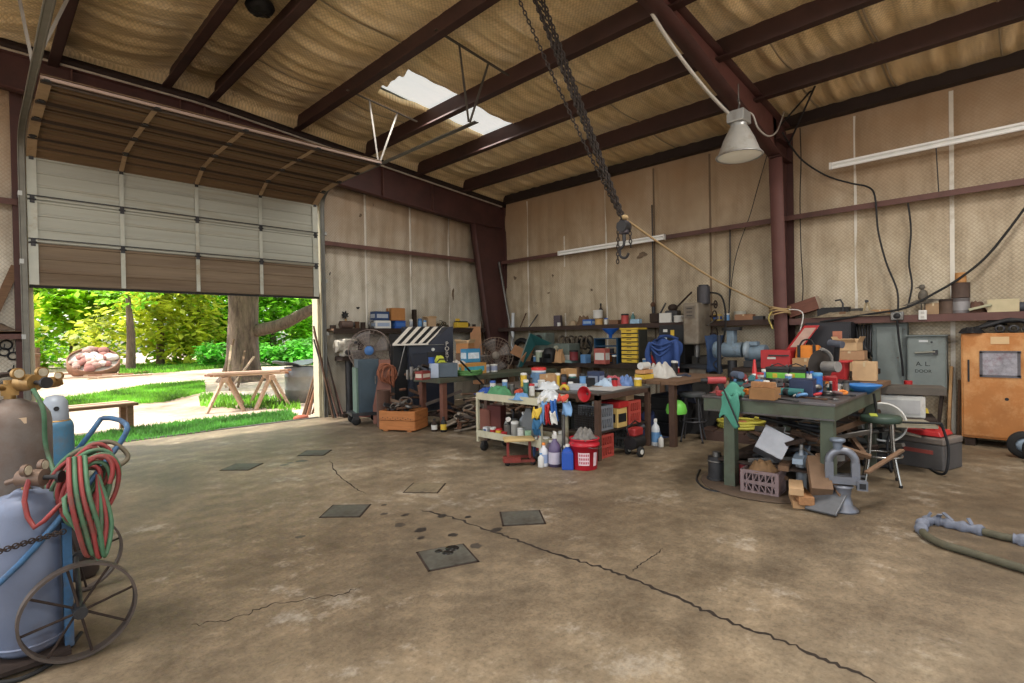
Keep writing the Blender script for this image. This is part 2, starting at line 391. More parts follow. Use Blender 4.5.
# ---- stains that hang on the sheets
WST = mt((116, 96, 74), .8, 0, .3, 9, .1); WSTD = mt((70, 54, 40), .8, 0, .3, 9, .1)
def wstain(px, py, a, b_, which, mat=WST, seed=0):
    rnd = random.Random(seed); n = 18; ph = [rnd.uniform(0, 6.3) for _ in range(3)]
    p = gy(px, py, DB - .02) if which == 1 else gx(px, py, DA - .02); vs = []
    for i in range(n):
        t = 2 * pi * i / n; k = 1 + .25 * sin(2 * t + ph[0]) + .2 * sin(3 * t + ph[1]) + .12 * sin(5 * t + ph[2]); u = a * k * cos(t); z = b_ * k * sin(t)
        vs.append((p.x + u, p.y, p.z + z) if which == 1 else (p.x, p.y + u, p.z + z))
    M().add(vs, [tuple(range(n))]).build('stain', mat, wb if which == 1 else wr, solid=.003)
for k, (x, y, a, b_, w_, mm) in enumerate([(535, 302, .05, .09, 2, WSTD), (515, 278, .04, .05, 2, WST), (553, 276, .03, .04, 2, WST), (508, 298, .05, .03, 2, WSTD), (548, 293, .05, .02, 2, WST), (622, 291, .03, .03, 2, WST), (453, 294, .04, .11, 1, WST), (332, 275, .05, .05, 1, BLACK), (358, 308, .03, .03, 1, BLACK), (358, 214, .07, .06, 1, WST), (372, 203, .03, .08, 1, WST), (359, 285, .05, .05, 1, WST), (642, 255, .1, .06, 2, WST), (662, 287, .03, .03, 2, WST), (592, 290, .04, .03, 2, WST)]):
    wstain(x, y, a, b_, w_, mm, k)

# ---- roof blanket with the skylight hole
PX_ = [-4.2, -2.9, -1.55, -.45, .88, 2.18, 2.81, 4.16, 5.53, 6.77, 8.05, DA]
SKX = (4.55, 7.02); SKY = (6.52, 7.40)
def ceil_pt(x, y):
    s = 0
    for a, b in zip(PX_, PX_[1:]):
        if a <= x <= b:
            t = (x - a) / (b - a); s = sin(pi * t)
    rip = .5 * sin(2 * pi * y / .36 + .9 * sin(y * 1.3) + .6 * sin(x * 1.7)) + .5 * sin(2 * pi * y / .23 + 1.2 * sin(x * 1.1))
    z = zr(x) + .2 - .075 * s + .05 * rip * s; k = max(0, min(1, (y - 9.37) / .05)); k = k * k * (3 - 2 * k)
    return (x, y, z + k * (min(z, er_top(x) + .085 + .02 * rip) - z))       # tucked down onto the end rafter
def er_top(x): return 4.70 + .083 * (9.2 - x) if x > 2.6 else 5.248 + .014 * (2.6 - x)
NX, NY = 140, 360
cl = M()
x0c, x1c, y0c, y1c = -4.2, DA + .02, -7.6, DB + .05
cl.grid(lambda u, v: ceil_pt(x0c + u * (x1c - x0c), y0c + v * (y1c - y0c)), NX, NY, True,
        lambda u, v: SKX[0] < x0c + u * (x1c - x0c) < SKX[1] and SKY[0] < y0c + v * (y1c - y0c) < SKY[1])
ce = struct('ceiling', cl, VCEIL)
rf = M(); rf.grid(lambda u, v: (x0c + u * (x1c - x0c + .3), y0c + v * (y1c - y0c + .3), zr(x0c + u * (x1c - x0c)) + .34), 40, 2, False, None)
# metal roof sheet above the blanket, cut for the skylight
rs = M()
for xa, xb, ya, yb in ((-4.4, SKX[0], y0c, y1c + .3), (SKX[1], 9.7, y0c, y1c + .3), (SKX[0], SKX[1], y0c, SKY[0]), (SKX[0], SKX[1], SKY[1], y1c + .3)):
    rs.grid(lambda u, v: (xa + u * (xb - xa), ya + v * (yb - ya), zr(xa + u * (xb - xa)) + .33), 24, 1, False)
struct('roof_sheet', rs, GALV, label='galvanized sheet roof over the insulation blanket')
skm = mt((228, 230, 226), .5, 0, .02, 3, 0, emit=.78)
sky_o = struct('window_1', M().grid(lambda u, v: (SKX[0] - .05 + u * (SKX[1] - SKX[0] + .1), SKY[0] - .05 + v * (SKY[1] - SKY[0] + .1), zr(SKX[0] - .05 + u * (SKX[1] - SKX[0] + .1)) + .26 + .012 * cos(2 * pi * v * 4)), 8, 24), skm, label='translucent skylight panel in the roof', solid=.004)
for yy in SKY:
    M().grid(lambda u, v: (SKX[0] + u * (SKX[1] - SKX[0]), yy + .012 * sin(u * 40), ceil_pt(SKX[0] + u * (SKX[1] - SKX[0]), yy)[2] - .01 + v * .1), 30, 1).build('torn_edge', VCEIL, sky_o, solid=.006)
# bright seam tapes of the blanket
for yy, xa, xb in ((8.05, 2.95, 5.8), (4.75, 5.8, 9.3), (1.35, 5.9, 9.3), (1.41, 5.9, 9.3), (.25, 7.0, 9.3), (6.1, 3.0, 4.35), (2.35, 6.8, 9.3)):
    m = M(); m.grid(lambda u, v: (xa + u * (xb - xa), yy - .012 + v * .024, ceil_pt(xa + u * (xb - xa), yy)[2] - .012), 30, 1); m.build('seam_tape', mt((190, 172, 138), .6, 0, .1, 6, 0), ce, solid=.004)
# loose black bundle stuck under the ridge
bd = thing('ridge_vent', 'small black round vent fan up between the two ridge purlins', 'vent', tuple(gz(260, 7, 5.55)))
M().lathe([(.001, .05), (.15, .05), (.17, .0), (.14, -.05), (.06, -.07), (.001, -.07)], (0, 0, 0), 18).build('housing', BLACK, bd)
for k in range(5):
    a = 2 * pi * k / 5; M().bar((.03 * cos(a), .03 * sin(a), -.075), (.13 * cos(a + .4), .13 * sin(a + .4), -.06), .05, .006).build('blade', RUBBER, bd)

# ---- steel frame
def zee(x, y0, y1):
    z = zr(x); m = M()
    m.box((x, (y0 + y1) / 2, z + .05), (.012, y1 - y0, .31)); m.box((x - .055, (y0 + y1) / 2, z - .10), (.11, y1 - y0, .01)); m.box((x + .035, (y0 + y1) / 2, z + .196), (.07, y1 - y0, .008)); m.box((x - .108, (y0 + y1) / 2, z - .09), (.006, y1 - y0, .022))
    return m
for k, x in enumerate(PX_[3:-1]):
    struct('roof_purlin', zee(x, -7.6, DB - .02), mt((70, 44, 39), .6, 0, .2, 3, .08, .35, (46, 34, 32)), label='dark maroon steel roof purlin')
ev = M(); ev.box((DA - .045, 1.1, zr(DA) + .10), (.07, 17.4, .22)); ev.box((DA - .09, 1.1, zr(DA) - .006), (.16, 17.4, .01))
struct('eave_strut', ev, mt((50, 38, 36), .6, 0, .18, 3, .08), label='dark steel eave strut along the top of the right wall')
def girt_y(z, x0, x1): # along the back wall
    m = M(); xm = (x0 + x1) / 2; L = x1 - x0
    m.box((xm, DB - .09, z + .07), (L, .18, .008)); m.box((xm, DB - .18, z + .035), (L, .008, .08)); return m
def girt_x(z, y0, y1):
    m = M(); ym = (y0 + y1) / 2; L = y1 - y0
    m.box((DA - .09, ym, z + .07), (.18, L, .008)); m.box((DA - .18, ym, z + .035), (.008, L, .08)); return m
MAROON2 = mt((104, 66, 58), .6, 0, .2, 3, .08, .35, (74, 52, 46))
struct('wall_girt', girt_y(3.31, 4.72, 9.2), MAROON2, label='maroon steel girt across the back wall right of the bay door')
struct('wall_girt', girt_y(3.36, -4.2, .45), MAROON2, label='maroon steel girt across the back wall left of the bay door')
struct('wall_girt', girt_x(3.29, -7.5, 9.4), MAROON2, label='maroon steel girt along the right wall')
# door posts
struct('trim_1', M().box((4.73, DB - .07, 2.2), (.1, .1, 4.4)), mt((150, 140, 112), .6, 0, .15, 4, .08, .3, (110, 96, 76)), label='tan steel jamb at the right side of the bay door')
struct('trim_2', M().box((.46, DB - .07, 2.7), (.12, .12, 5.4)), MAROON, label='maroon steel jamb at the left side of the bay door')
struct('trim_3', M().box((4.66, DB + .05, 1.2), (.06, .22, 2.4)).box((.565, DB + .05, 1.2), (.05, .22, 2.4)), mt((206, 196, 160), .6, 0, .1, 4, .05), label='pale outer jambs of the bay door')
# end-wall rafter: tapered web, flanges, stiffeners, light hem line
def er_bot(x): return 4.19 if x > 8.2 else (4.19 + (8.2 - x) * .082)
m = M(); N = 40
pts_t = [(-3.0 + i * (9.25 + 3.0) / N) for i in range(N + 1)]
pts_w = [x for x in pts_t if x < 8.2] + [8.2, 8.201, 8.6, 9.0, 9.42]
for k in (DB - .36, DB - .35): m.grid(lambda u, v: (pts_w[round(u * (len(pts_w) - 1))], k, er_bot(pts_w[round(u * (len(pts_w) - 1))]) * (1 - v) + er_top(pts_w[round(u * (len(pts_w) - 1))]) * v), len(pts_w) - 1, 1, False)
er = struct('rafter', m, MAROON, label='maroon end rafter above the bay door')
M().grid(lambda u, v: (-3 + u * 12.25, DB - .45 + v * .2, er_bot(-3 + u * 12.25)), 40, 1).build('bottom_flange', MAROON, er, solid=.014)
M().grid(lambda u, v: (-3 + u * 12.25, DB - .45 + v * .2, er_top(-3 + u * 12.25)), 40, 1).build('top_flange', MAROON, er, solid=.014)
M().tube([(x, DB - .46, er_top(x) + .012) for x in pts_t if x > -1], .016, 6).build('hem_strip', mt((196, 188, 172), .5, 0, .2, 5, .05, .35, (130, 112, 92)), er)
for x in (1.02, 2.32, 2.66, 3.02, 4.42, 5.9, 7.15):
    M().box((x, DB - .4, (er_top(x) + er_bot(x)) / 2), (.012, .09, er_top(x) - er_bot(x))).build('stiffener', MAROON2, er)
# rake channel above the rafter; its shade is put into the dark colour
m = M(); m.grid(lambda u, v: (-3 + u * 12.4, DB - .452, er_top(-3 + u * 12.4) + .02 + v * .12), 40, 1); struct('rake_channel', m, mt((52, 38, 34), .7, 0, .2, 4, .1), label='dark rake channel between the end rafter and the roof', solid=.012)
# corner column, tapered web across the corner
m = M(); m.prism([(9.03, 0), (9.40, 0), (9.40, 4.22), (8.36, 4.22)], DB - .358, DB - .348, 'y')
cc_ = struct('column', m, MAROON, label='tapered maroon corner column where the two walls meet')
M().grid(lambda u, v: (9.03 - .67 * v, DB - .45 + u * .2, 4.22 * v), 1, 6).build('inner_flange', MAROON, cc_, solid=.014)
M().box((9.4, DB - .35, 2.42), (.014, .2, 4.85)).build('outer_flange', MAROON, cc_)
# main frame: column and rafter
YF = 2.85
m = M(); m.prism([(9.12, 0), (9.38, 0), (9.38, 4.75), (8.72, 4.9), (8.86, 4.2)], YF - .005, YF + .005, 'y')
mc = struct('column', m, MAROON, label='maroon main frame column standing against the right wall')
M().grid(lambda u, v: (9.12 - .26 * v, YF - .1 + u * .2, 4.22 * v), 1, 6).build('inner_flange', mt((112, 70, 64), .6, 0, .18, 3, .08, .3, (78, 54, 50)), mc, solid=.014)  # lighter maroon paints this flange as the lit face
M().box((9.385, YF, 2.36), (.014, .2, 4.72)).build('outer_flange', MAROON, mc)
for z in (4.24, 4.5): M().box((9.1, YF, z), (.56, .19, .012)).build('stiffener', MAROON, mc)
def mr_bot(x): return 4.25 + (8.86 - x) * .21 if x > 5.4 else 4.976 + (5.4 - x) * .09
xs = [8.9 - i * .35 for i in range(19)]
m = M(); m.prism([(x, mr_bot(x)) for x in xs] + [(x, zr(x) - .02) for x in reversed(xs)], YF - .005, YF + .005, 'y')
mr = struct('rafter', m, mt((122, 76, 70), .6, 0, .18, 3, .08, .3, (84, 56, 52)), label='maroon main frame rafter rising from the column')  # web coloured lighter than the flanges, as the lit side
m = M(); m.grid(lambda u, v: (8.9 - u * 6.3, YF - .1 + v * .2, mr_bot(8.9 - u * 6.3)), 30, 1); m.build('bottom_flange', MAROON, mr, solid=.014)
m = M(); m.grid(lambda u, v: (9.3 - u * 6.7, YF - .1 + v * .2, zr(9.3 - u * 6.7) - .02), 30, 1); m.build('top_flange', MAROON, mr, solid=.014)
# diagonal knee rod
M().tube([(9.1, YF - .12, 4.45), gx(815, 86, 8.55)], .016, 6).build('fly_brace', DARKSTEEL, mr)

# ---- the bay door, partly raised
door = sroot('door_1', 'raised sectional overhead bay door with dirty bottom section')
DZ = [2.29, 2.87, 3.45, 4.03]
PANEL = mt((178, 180, 166), .5, .15, .12, 2.5, .06, .35, (146, 138, 116), stretch=(.15, 1, 3))
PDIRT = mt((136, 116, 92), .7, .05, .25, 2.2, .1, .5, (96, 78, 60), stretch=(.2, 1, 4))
PUNDER = mt((122, 96, 66), .7, .05, .25, 2.2, .1, .5, (84, 64, 46), stretch=(.2, 3, 1))  # underside panels: brown holds dust plus the shade of facing down
STILE = mt((186, 188, 174), .45, .3, .1, 5, .05, .25, (150, 140, 118)); STILEU = mt((172, 142, 104), .6, .1, .18, 5, .05, .3, (120, 94, 68))
X0, X1 = .54, 4.58; SX = [.59, 1.575, 2.56, 3.545, 4.53]
def section(pa, pb, nrm, mat, smat, dark):
    """pa,pb: (y,z) of lower and upper edge, nrm: (y,z) towards the room"""
    pa = Vector((0,) + pa); pb = Vector((0,) + pb); d = pb - pa; nr = Vector((0,) + nrm)
    prof = [(0, .0), (.02, .018), (.06, .018), (.07, 0), (.30, 0), (.315, .012), (.35, .012), (.365, 0), (.62, 0), (.635, .012), (.67, .012), (.685, 0), (.93, 0), (.94, .018), (.98, .018), (.985, 0)]
    m = M(); vs = []
    for x in (X0, X1):
        for t, h in prof: q = pa + d * t + nr * h; vs.append((x, q.y, q.z))
    k = len(prof); m.add(vs, [(i, i + 1, k + i + 1, k + i) for i in range(k - 1)])
    s = m.build('section', mat, door, solid=.006)
    for j, x in enumerate(SX):
        wd = .1 if j in (0, 4) else .055
        a = pa + d * .02 + nr * .024; b = pa + d * .97 + nr * .024
        M().bar((x, a.y, a.z), (x, b.y, b.z), wd, .012, tuple(nr)).build('stile', smat, s)
        h = pb + nr * .04
        M().bar((x, h.y - d.normalized().y * .05, h.z - d.normalized().z * .05), (x, h.y + d.normalized().y * .05, h.z + d.normalized().z * .05), .05, .012, tuple(nr)).cyl((x - .04, h.y, h.z), (x + .04, h.y, h.z), .012, n=8).build('hinge', dark, s)
    q = pb - nr * .012; M().bar((X0, q.y, q.z), (X1, q.y, q.z), .012, .06, tuple(d.normalized())).build('joint_strip', mat, s)
    return s
YD = DB - .22
for k in range(3): section((YD, DZ[k]), (YD, DZ[k + 1]), (-1, 0), PDIRT if k == 0 else PANEL, STILE, DARKSTEEL)
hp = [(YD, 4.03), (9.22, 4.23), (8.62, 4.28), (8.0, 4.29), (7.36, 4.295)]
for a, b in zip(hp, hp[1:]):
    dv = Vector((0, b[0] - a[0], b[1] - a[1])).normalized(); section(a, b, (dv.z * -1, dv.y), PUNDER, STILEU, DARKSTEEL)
    q = Vector((0, b[0], b[1])); M().box(((X0 + X1) / 2, b[0] + .03, b[1] - .035), (X1 - X0, .022, .05)).build('truss_strut', mt((70, 56, 44), .6, .2, .2, 6, .1), door); M().box(((X0 + X1) / 2, (a[0] + b[0]) / 2, (a[1] + b[1]) / 2 - .012), (X1 - X0, .03, .02)).build('rib', mt((92, 72, 52), .6, .2, .2, 6, .1), door)
M().box(((X0 + X1) / 2, YD, 2.275), (X1 - X0, .05, .03)).build('bottom_seal', RUBBER, door)
M().box(((X0 + X1) / 2, 7.34, 4.275), (X1 - X0, .03, .03)).build('top_rail', mt((176, 150, 136), .5, .2, .12, 5, .05), door)
for j, z in enumerate((2.87, 3.45)): M().box(((X0 + X1) / 2, YD - .045, z + .05), (X1 - X0, .02, .012)).build('truss_strut', DARKSTEEL, door)
# tracks and hangers
for x, lab in ((.49, 0), (4.65, 1)):
    pts = smoothpath([(x, 9.52, .02), (x, 9.52, 2.2), (x, 9.52, 3.85)], 4) + smoothpath([(x, 9.52, 3.95), (x, 9.46, 4.15), (x, 9.26, 4.27), (x, 8.9, 4.31)], 5)[1:] + [(x, 5.15, 4.30)]
    m = M()
    for off in (-.03, .03): m.tube([Vector(p) + Vector((off, 0, 0)) for p in pts], .010, 6)
    for p, q in zip(pts, pts[1:]): m.bar(p, q, .06, .008, (1, 0, 0) if False else ((0, 1, 0) if abs(p[2] - q[2]) > abs(p[1] - q[1]) else (0, 0, 1)))
    m.build('track', mt((112, 112, 106), .45, .6, .2, 6, .1) if lab else mt((120, 118, 108), .5, .5, .2, 6, .1), door)
    for z in (.6, 1.6, 2.6, 3.5): M().box((x + (.06 if x > 2 else -.02), 9.6, z), (.04, .18, .06)).build('track_bracket', GALV, door)
HG = mt((150, 145, 136), .5, .4, .15, 8, .05); HGD = mt((92, 86, 78), .6, .4, .2, 8, .1)
def hanger(x, y, mat, name='track_hanger'):
    t = (x + .0, y, 4.36); m = M()
    zc = zr(x + .2) - .0
    m.bar((x - .55, y, zr(x - .55) + .0), (x + .75, y, zr(x + .75) + .0), .04, .012)
    m.bar((x - .16, y, zr(x - .16)), (x - .02, y, 4.33), .03, .01, (0, 1, 0)); m.bar((x + .36, y, zr(x + .36)), (x + .0, y, 4.33), .03, .01, (0, 1, 0)); m.build(name, mat, door)
hanger(4.65, 7.5, HG); hanger(4.65, 5.28, HGD); hanger(.49, 7.15, HG)
# torsion parts at the left: lift drum sides
M().tube([(4.2, 9.45, 4.95), (.7, 9.45, 4.95)], .018, 8).build('torsion_shaft', DARKSTEEL, door)
# inside seal strips and floor sill
struct('trim_4', M().box((2.62, DB - .02, .004), (4.1, .10, .012)), mt((70, 66, 60), .8, 0, .3, 9, .2), label='dark threshold strip under the bay door')
# ============================================================ outside the bay door
GZ = -.05
def gravel():
    m, n, l, b = nodes_mat('yard_gravel'); tc = n.new('ShaderNodeTexCoord'); s = tc.outputs['Object']
    n1 = noise(n, l, s, .22, 9, .7); r1 = rampnode(n, l, n1.outputs[0], [(.35, (140, 116, 92)), (.5, (196, 174, 154)), (.65, (214, 196, 180))])
    n2 = noise(n, l, s, 6, 8, .8); r2 = rampnode(n, l, n2.outputs[0], [(.35, (150, 140, 130)), (.6, (255, 255, 255))])
    x = mixc(n, l, .5, r1.outputs[0], r2.outputs[0], 'MULTIPLY'); l.new(x.outputs[0], b.inputs['Base Color']); b.inputs['Roughness'].default_value = .95
    return m
gm = M()
for a, b_, c, d in ((-60, 70, 9.84, 90), (-60, 70, -70, -8.0), (-60, -7.9, -8.0, 9.84), (9.5, 70, -8.0, 9.84)):
    gm.grid(lambda u, v: (a + u * (b_ - a), c + v * (d - c), GZ + (.04 * sin((a + u * (b_ - a)) * .3) * sin((c + v * (d - c)) * .25) if c + v * (d - c) > 15 else 0)), 40, 40)
struct('yard_ground', gm, gravel(), label='pale gravel yard outside the bay door')
def leafmat(rgb, name):
    m = bpy.data.materials.new(name); m.use_nodes = True; n = m.node_tree.nodes; l = m.node_tree.links; b = n['Principled BSDF']
    oi = n.new('ShaderNodeTexCoord'); nz = n.new('ShaderNodeTexNoise'); nz.inputs['Scale'].default_value = .9; nz.inputs['Detail'].default_value = 5; l.new(oi.outputs['Object'], nz.inputs['Vector'])
    lo = tuple(v * .6 for v in rgb); hi = tuple(min(255, v * 1.22) for v in rgb)
    r = rampnode(n, l, nz.outputs[0], [(.35, lo), (.65, hi)]); l.new(r.outputs[0], b.inputs['Base Color']); b.inputs['Roughness'].default_value = .55
    tr = n.new('ShaderNodeBsdfTranslucent'); l.new(r.outputs[0], tr.inputs[0]); mx = n.new('ShaderNodeMixShader'); mx.inputs[0].default_value = .45
    l.new(b.outputs[0], mx.inputs[1]); l.new(tr.outputs[0], mx.inputs[2]); l.new(mx.outputs[0], n['Material Output'].inputs[0]); return m
LEAF = [leafmat((168, 228, 48), 'leaf_bright'), leafmat((146, 218, 52), 'leaf_mid'), leafmat((106, 190, 62), 'leaf_deep'), leafmat((204, 232, 72), 'leaf_yellow')]
BARK = mt((112, 92, 74), .95, 0, .45, 5, .9, .35, (58, 46, 38), stretch=(2.5, 2.5, .5))
def leaves(clumps, per, size, rnd):
    m = M()
    for (cx, cy, cz, rx, ry, rz_) in clumps:
        for _ in range(per):
            while True:
                a, b_, c = rnd.uniform(-1, 1), rnd.uniform(-1, 1), rnd.uniform(-1, 1)
                q = a * a + b_ * b_ + c * c
                if .15 < q < 1: break
            p = Vector((cx + a * rx, cy + b_ * ry, cz + c * rz_)); s_ = size * rnd.uniform(.6, 1.4)
            d = Vector((rnd.uniform(-1, 1), rnd.uniform(-1, 1), rnd.uniform(-.7, .3))).normalized(); e = d.cross(Vector((rnd.uniform(-.5, .5), rnd.uniform(-.5, .5), 1))).normalized()
            m.add([p, p + d * s_ * .5 + e * s_ * .32, p + d * s_, p + d * s_ * .5 - e * s_ * .32], [(0, 1, 2, 3)])
    return m
def tree(name, lab, x, y, clumps, per, size, leaf, trunk_r=.18, trunk_h=3, group=None, cat='tree', seed=1):
    rnd = random.Random(seed); t = thing(name, lab, cat, (x, y, GZ), 0, group)
    leaves(clumps, per, size, rnd).build('crown', leaf, t)
    if trunk_r: M().tube([(0, 0, 0), (.05, .03, trunk_h * .5), (-.05, 0, trunk_h)], [trunk_r * 1.2, trunk_r, trunk_r * .6], 9).build('trunk', BARK, t)
    return t
# the row of trees and brush behind the yard (left to right through the door)
rowt = [(-1.5, 40, 'yellow-green tree at the far left of the bay door opening', 3, 1), (4.6, 45, 'tall bright green tree behind the round rock heap', 0, 2), (8.2, 39, 'pale yellow-green bushy tree right of the rock heap', 3, 3),
        (11.5, 43, 'bright green tree in the middle of the far row', 0, 4), (15.5, 40, 'deep green tree just left of the big trunk', 1, 5), (20.5, 42, 'bright green tree behind the big trunk', 0, 6), (25.5, 44, 'green tree right of the big trunk under the limb', 1, 7), (30, 40, 'bright green tree at the right edge of the bay door opening', 0, 8), (1.5, 52, 'mid green tree rising farthest back on the left', 1, 9), (17, 54, 'dark green tree farthest back in the middle', 2, 10), (28, 56, 'dark green tree farthest back on the right', 2, 11)]
for x, y, lab, li, sd in rowt:
    rnd = random.Random(sd * 5); cl_ = [(rnd.uniform(-2.6, 2.6), rnd.uniform(-1.6, 1.6), rnd.uniform(.8, 7.2), rnd.uniform(1.2, 2.3), rnd.uniform(1.2, 2), rnd.uniform(.9, 1.6)) for _ in range(24)]
    tree('leafy_tree', lab, x, y, cl_, 190, .5, LEAF[li], .2, 5, 'trees across the yard', seed=sd)
busht = [(13.2, 33, 'low deep green shrub along the drive left of the big trunk', 2, 1), (10.8, 34, 'low green shrub at the drive beside the dark post trunk', 2, 2), (19.5, 31, 'rounded green bush right of the big trunk', 1, 3), (23.5, 33, 'wide green bush below the sloping limb', 1, 4), (16.3, 35, 'dark green shrub hidden behind the base of the big trunk', 2, 5)]
for x, y, lab, li, sd in busht:
    rnd = random.Random(sd * 3 + 50); cl_ = [(rnd.uniform(-1.6, 1.6), rnd.uniform(-1, 1), rnd.uniform(.3, 1.3), rnd.uniform(.6, 1), .8, .6) for _ in range(9)]
    tree('shrub', lab, x, y, cl_, 170, .3, LEAF[li], 0, 0, 'shrubs along the drive', 'shrub', sd + 30)
# the big tree
bt = thing('shade_tree', 'big old tree with thick furrowed trunk and a limb sloping up to the right', 'tree', (7.3, 21.8, GZ))
m = M(); n_ = 26
prof = [(0, .86), (.25, .70), (.7, .58), (1.6, .52), (2.6, .50), (3.6, .53), (4.6, .60), (6, .5), (8, .36)]
vs = []
for z, r in prof:
    for i in range(n_):
        t = 2 * pi * i / n_; rr = r * (1 + .07 * sin(5 * t + z) + .05 * sin(9 * t + 1.3 * z) + .04 * sin(13 * t))
        vs.append((rr * cos(t) + .05 * z * .3, rr * sin(t), z))
m.add(vs, [(j * n_ + i, j * n_ + (i + 1) % n_, (j + 1) * n_ + (i + 1) % n_, (j + 1) * n_ + i) for j in range(len(prof) - 1) for i in range(n_)], True); m.build('trunk', BARK, bt)
M().tube(smoothpath([(.3, -.2, 1.9), (1.1, -1.0, 2.15), (2.0, -1.9, 2.75), (3.1, -3.0, 3.3), (4.6, -3.6, 4.3)], 5), [.26 - .006 * i for i in range(21)], 10).build('limb', BARK, bt)
M().tube(smoothpath([(-.2, .2, 4.5), (-1.6, .2, 6.2), (-3.4, -.4, 7.5)], 5), [.3 - .018 * i for i in range(11)], 9).build('limb', BARK, bt)
M().tube(smoothpath([(.2, .2, 5.5), (.9, 1.2, 7.2), (1.4, 2.0, 8.8)], 5), [.3 - .018 * i for i in range(11)], 9).build('limb', BARK, bt)
rnd = random.Random(4); cl_ = [(2.0, -1.2, 3.9, .9, .8, .5), (3.4, -2.2, 4.4, .9, .9, .5), (-1.8, -1.5, 4.6, 1.1, .9, .35), (-3.6, -1.2, 4.7, 1.2, .9, .4)] + [(rnd.uniform(-6, 6), rnd.uniform(-6, 5), rnd.uniform(6.2, 10), rnd.uniform(1.2, 2.2), rnd.uniform(1.2, 2.2), rnd.uniform(.6, 1.1)) for _ in range(34)]
leaves(cl_, 150, .38, rnd).build('crown', LEAF[1], bt)
# dark slender trunk by the rock heap
tree('sapling', 'slender dark-trunked tree beside the round rock heap', 5.9, 34.5, [(0, 0, 4.2, 1.5, 1.3, .9), (.8, .3, 5, 1.3, 1.2, .8)], 200, .3, LEAF[1], .2, 4, seed=77)
# round rock heap in a big iron ring
rk = thing('rock_ring', 'big round tilted ring heaped with pale and reddish rocks across the yard', 'rock heap', (4.0, 31.9, GZ + .2), 0, None, (radians(34), 0, radians(-6)))
M().lathe([(.94, -.1), (1.0, -.1), (1.0, .35), (.94, .35), (.94, -.1)], (0, 0, .35), 30).build('ring', mt((150, 104, 76), .9, .1, .3, 3, .3), rk)
M().lathe([(.001, .3), (.94, .3)], (0, 0, .3), 30).build('fill', mt((214, 194, 180), .9, 0, .2, 3, .3), rk)
rnd = random.Random(9)
RK = [mt((170, 108, 96), .9, 0, .25, 3, .4), mt((232, 214, 202), .9, 0, .12, 3, .4), mt((196, 150, 134), .9, 0, .2, 3, .4)]
for k in range(46):
    a = rnd.uniform(0, 6.28); r = .86 * math.sqrt(rnd.random()); M().ball((r * cos(a), r * sin(a), .68 + .12 * (1 - r)), rnd.uniform(.12, .24), 8, (1, rnd.uniform(.7, 1.2), .6)).build('rock', RK[k % 3], rk)
M().cyl((-.5, -.3, .0), (-.5, .4, -.9), .12, n=8).build('prop_log', OLDWOOD, rk)
# boards lying by the rock heap
FW = mt((196, 160, 130), .9, 0, .25, 3, .3, stretch=(1, 6, 6)); FWR = mt((170, 112, 82), .9, 0, .25, 3, .3, stretch=(1, 6, 6))
rnd = random.Random(21); 
for k in range(12):
    p = gz(78 + k * 4.2 + rnd.uniform(-3, 3), 377 + rnd.uniform(-3, 4), GZ)
    o = M().box((0, 0, 0), (rnd.uniform(1.2, 2.4), .14, .06)).build('loose_board', FW if k % 2 else FWR, None, (p.x, p.y, GZ + .04 + .05 * (k % 3)), rnd.uniform(-.9, .5), bevel=.005)
    tag(o, 'weathered board lying in the scatter of lumber before the rock heap', 'board', 'scattered boards in the yard')
# grass
def patch(name, lab, poly, n, hgt, leaf, seed):
    rnd = random.Random(seed); P = [gz(x, y, GZ) for x, y in poly]; m = M()
    def inside(x, y):
        c = False; j = len(P) - 1
        for i in range(len(P)):
            if (P[i].y > y) != (P[j].y > y) and x < (P[j].x - P[i].x) * (y - P[i].y) / (P[j].y - P[i].y) + P[i].x: c = not c
            j = i
        return c
    xs_ = [p.x for p in P]; ys_ = [p.y for p in P]; k = 0; tries = 0
    while k < n and tries < n * 30:
        tries += 1; x, y = rnd.uniform(min(xs_), max(xs_)), rnd.uniform(min(ys_), max(ys_))
        if not inside(x, y): continue
        k += 1; h = hgt * rnd.uniform(.5, 1.3); a = rnd.uniform(0, pi); wd = hgt * .25; lx, ly = rnd.uniform(-.5, .5) * h, rnd.uniform(-.5, .5) * h
        m.add([(x - wd * cos(a), y - wd * sin(a), GZ), (x + wd * cos(a), y + wd * sin(a), GZ), (x + lx, y + ly, GZ + h)], [(0, 1, 2)])
    o = m.build(name, leaf, None); tag(o, lab, 'grass', kind='stuff'); return o
GR = leafmat((120, 176, 56), 'grass_bright'); GR2 = leafmat((88, 146, 62), 'grass_deep')
patch('grass', 'strip of grass along the slab edge just outside the door', [(34, 455), (125, 446), (200, 436), (300, 420), (290, 412), (215, 420), (135, 430), (34, 446)], 7000, .09, GR2, 1)
patch('grass', 'grass band across the yard left of the sawhorses', [(34, 408), (110, 406), (165, 402), (205, 392), (204, 382), (150, 386), (90, 396), (34, 402)], 9000, .11, GR, 2)
patch('grass', 'grass patch along the drive before the far shrubs', [(120, 376), (170, 373), (240, 367), (240, 360), (170, 363), (118, 368)], 9000, .2, GR, 3)
patch('grass', 'weeds growing under the sawhorses', [(200, 408), (300, 410), (300, 398), (200, 396)], 900, .14, GR, 4)
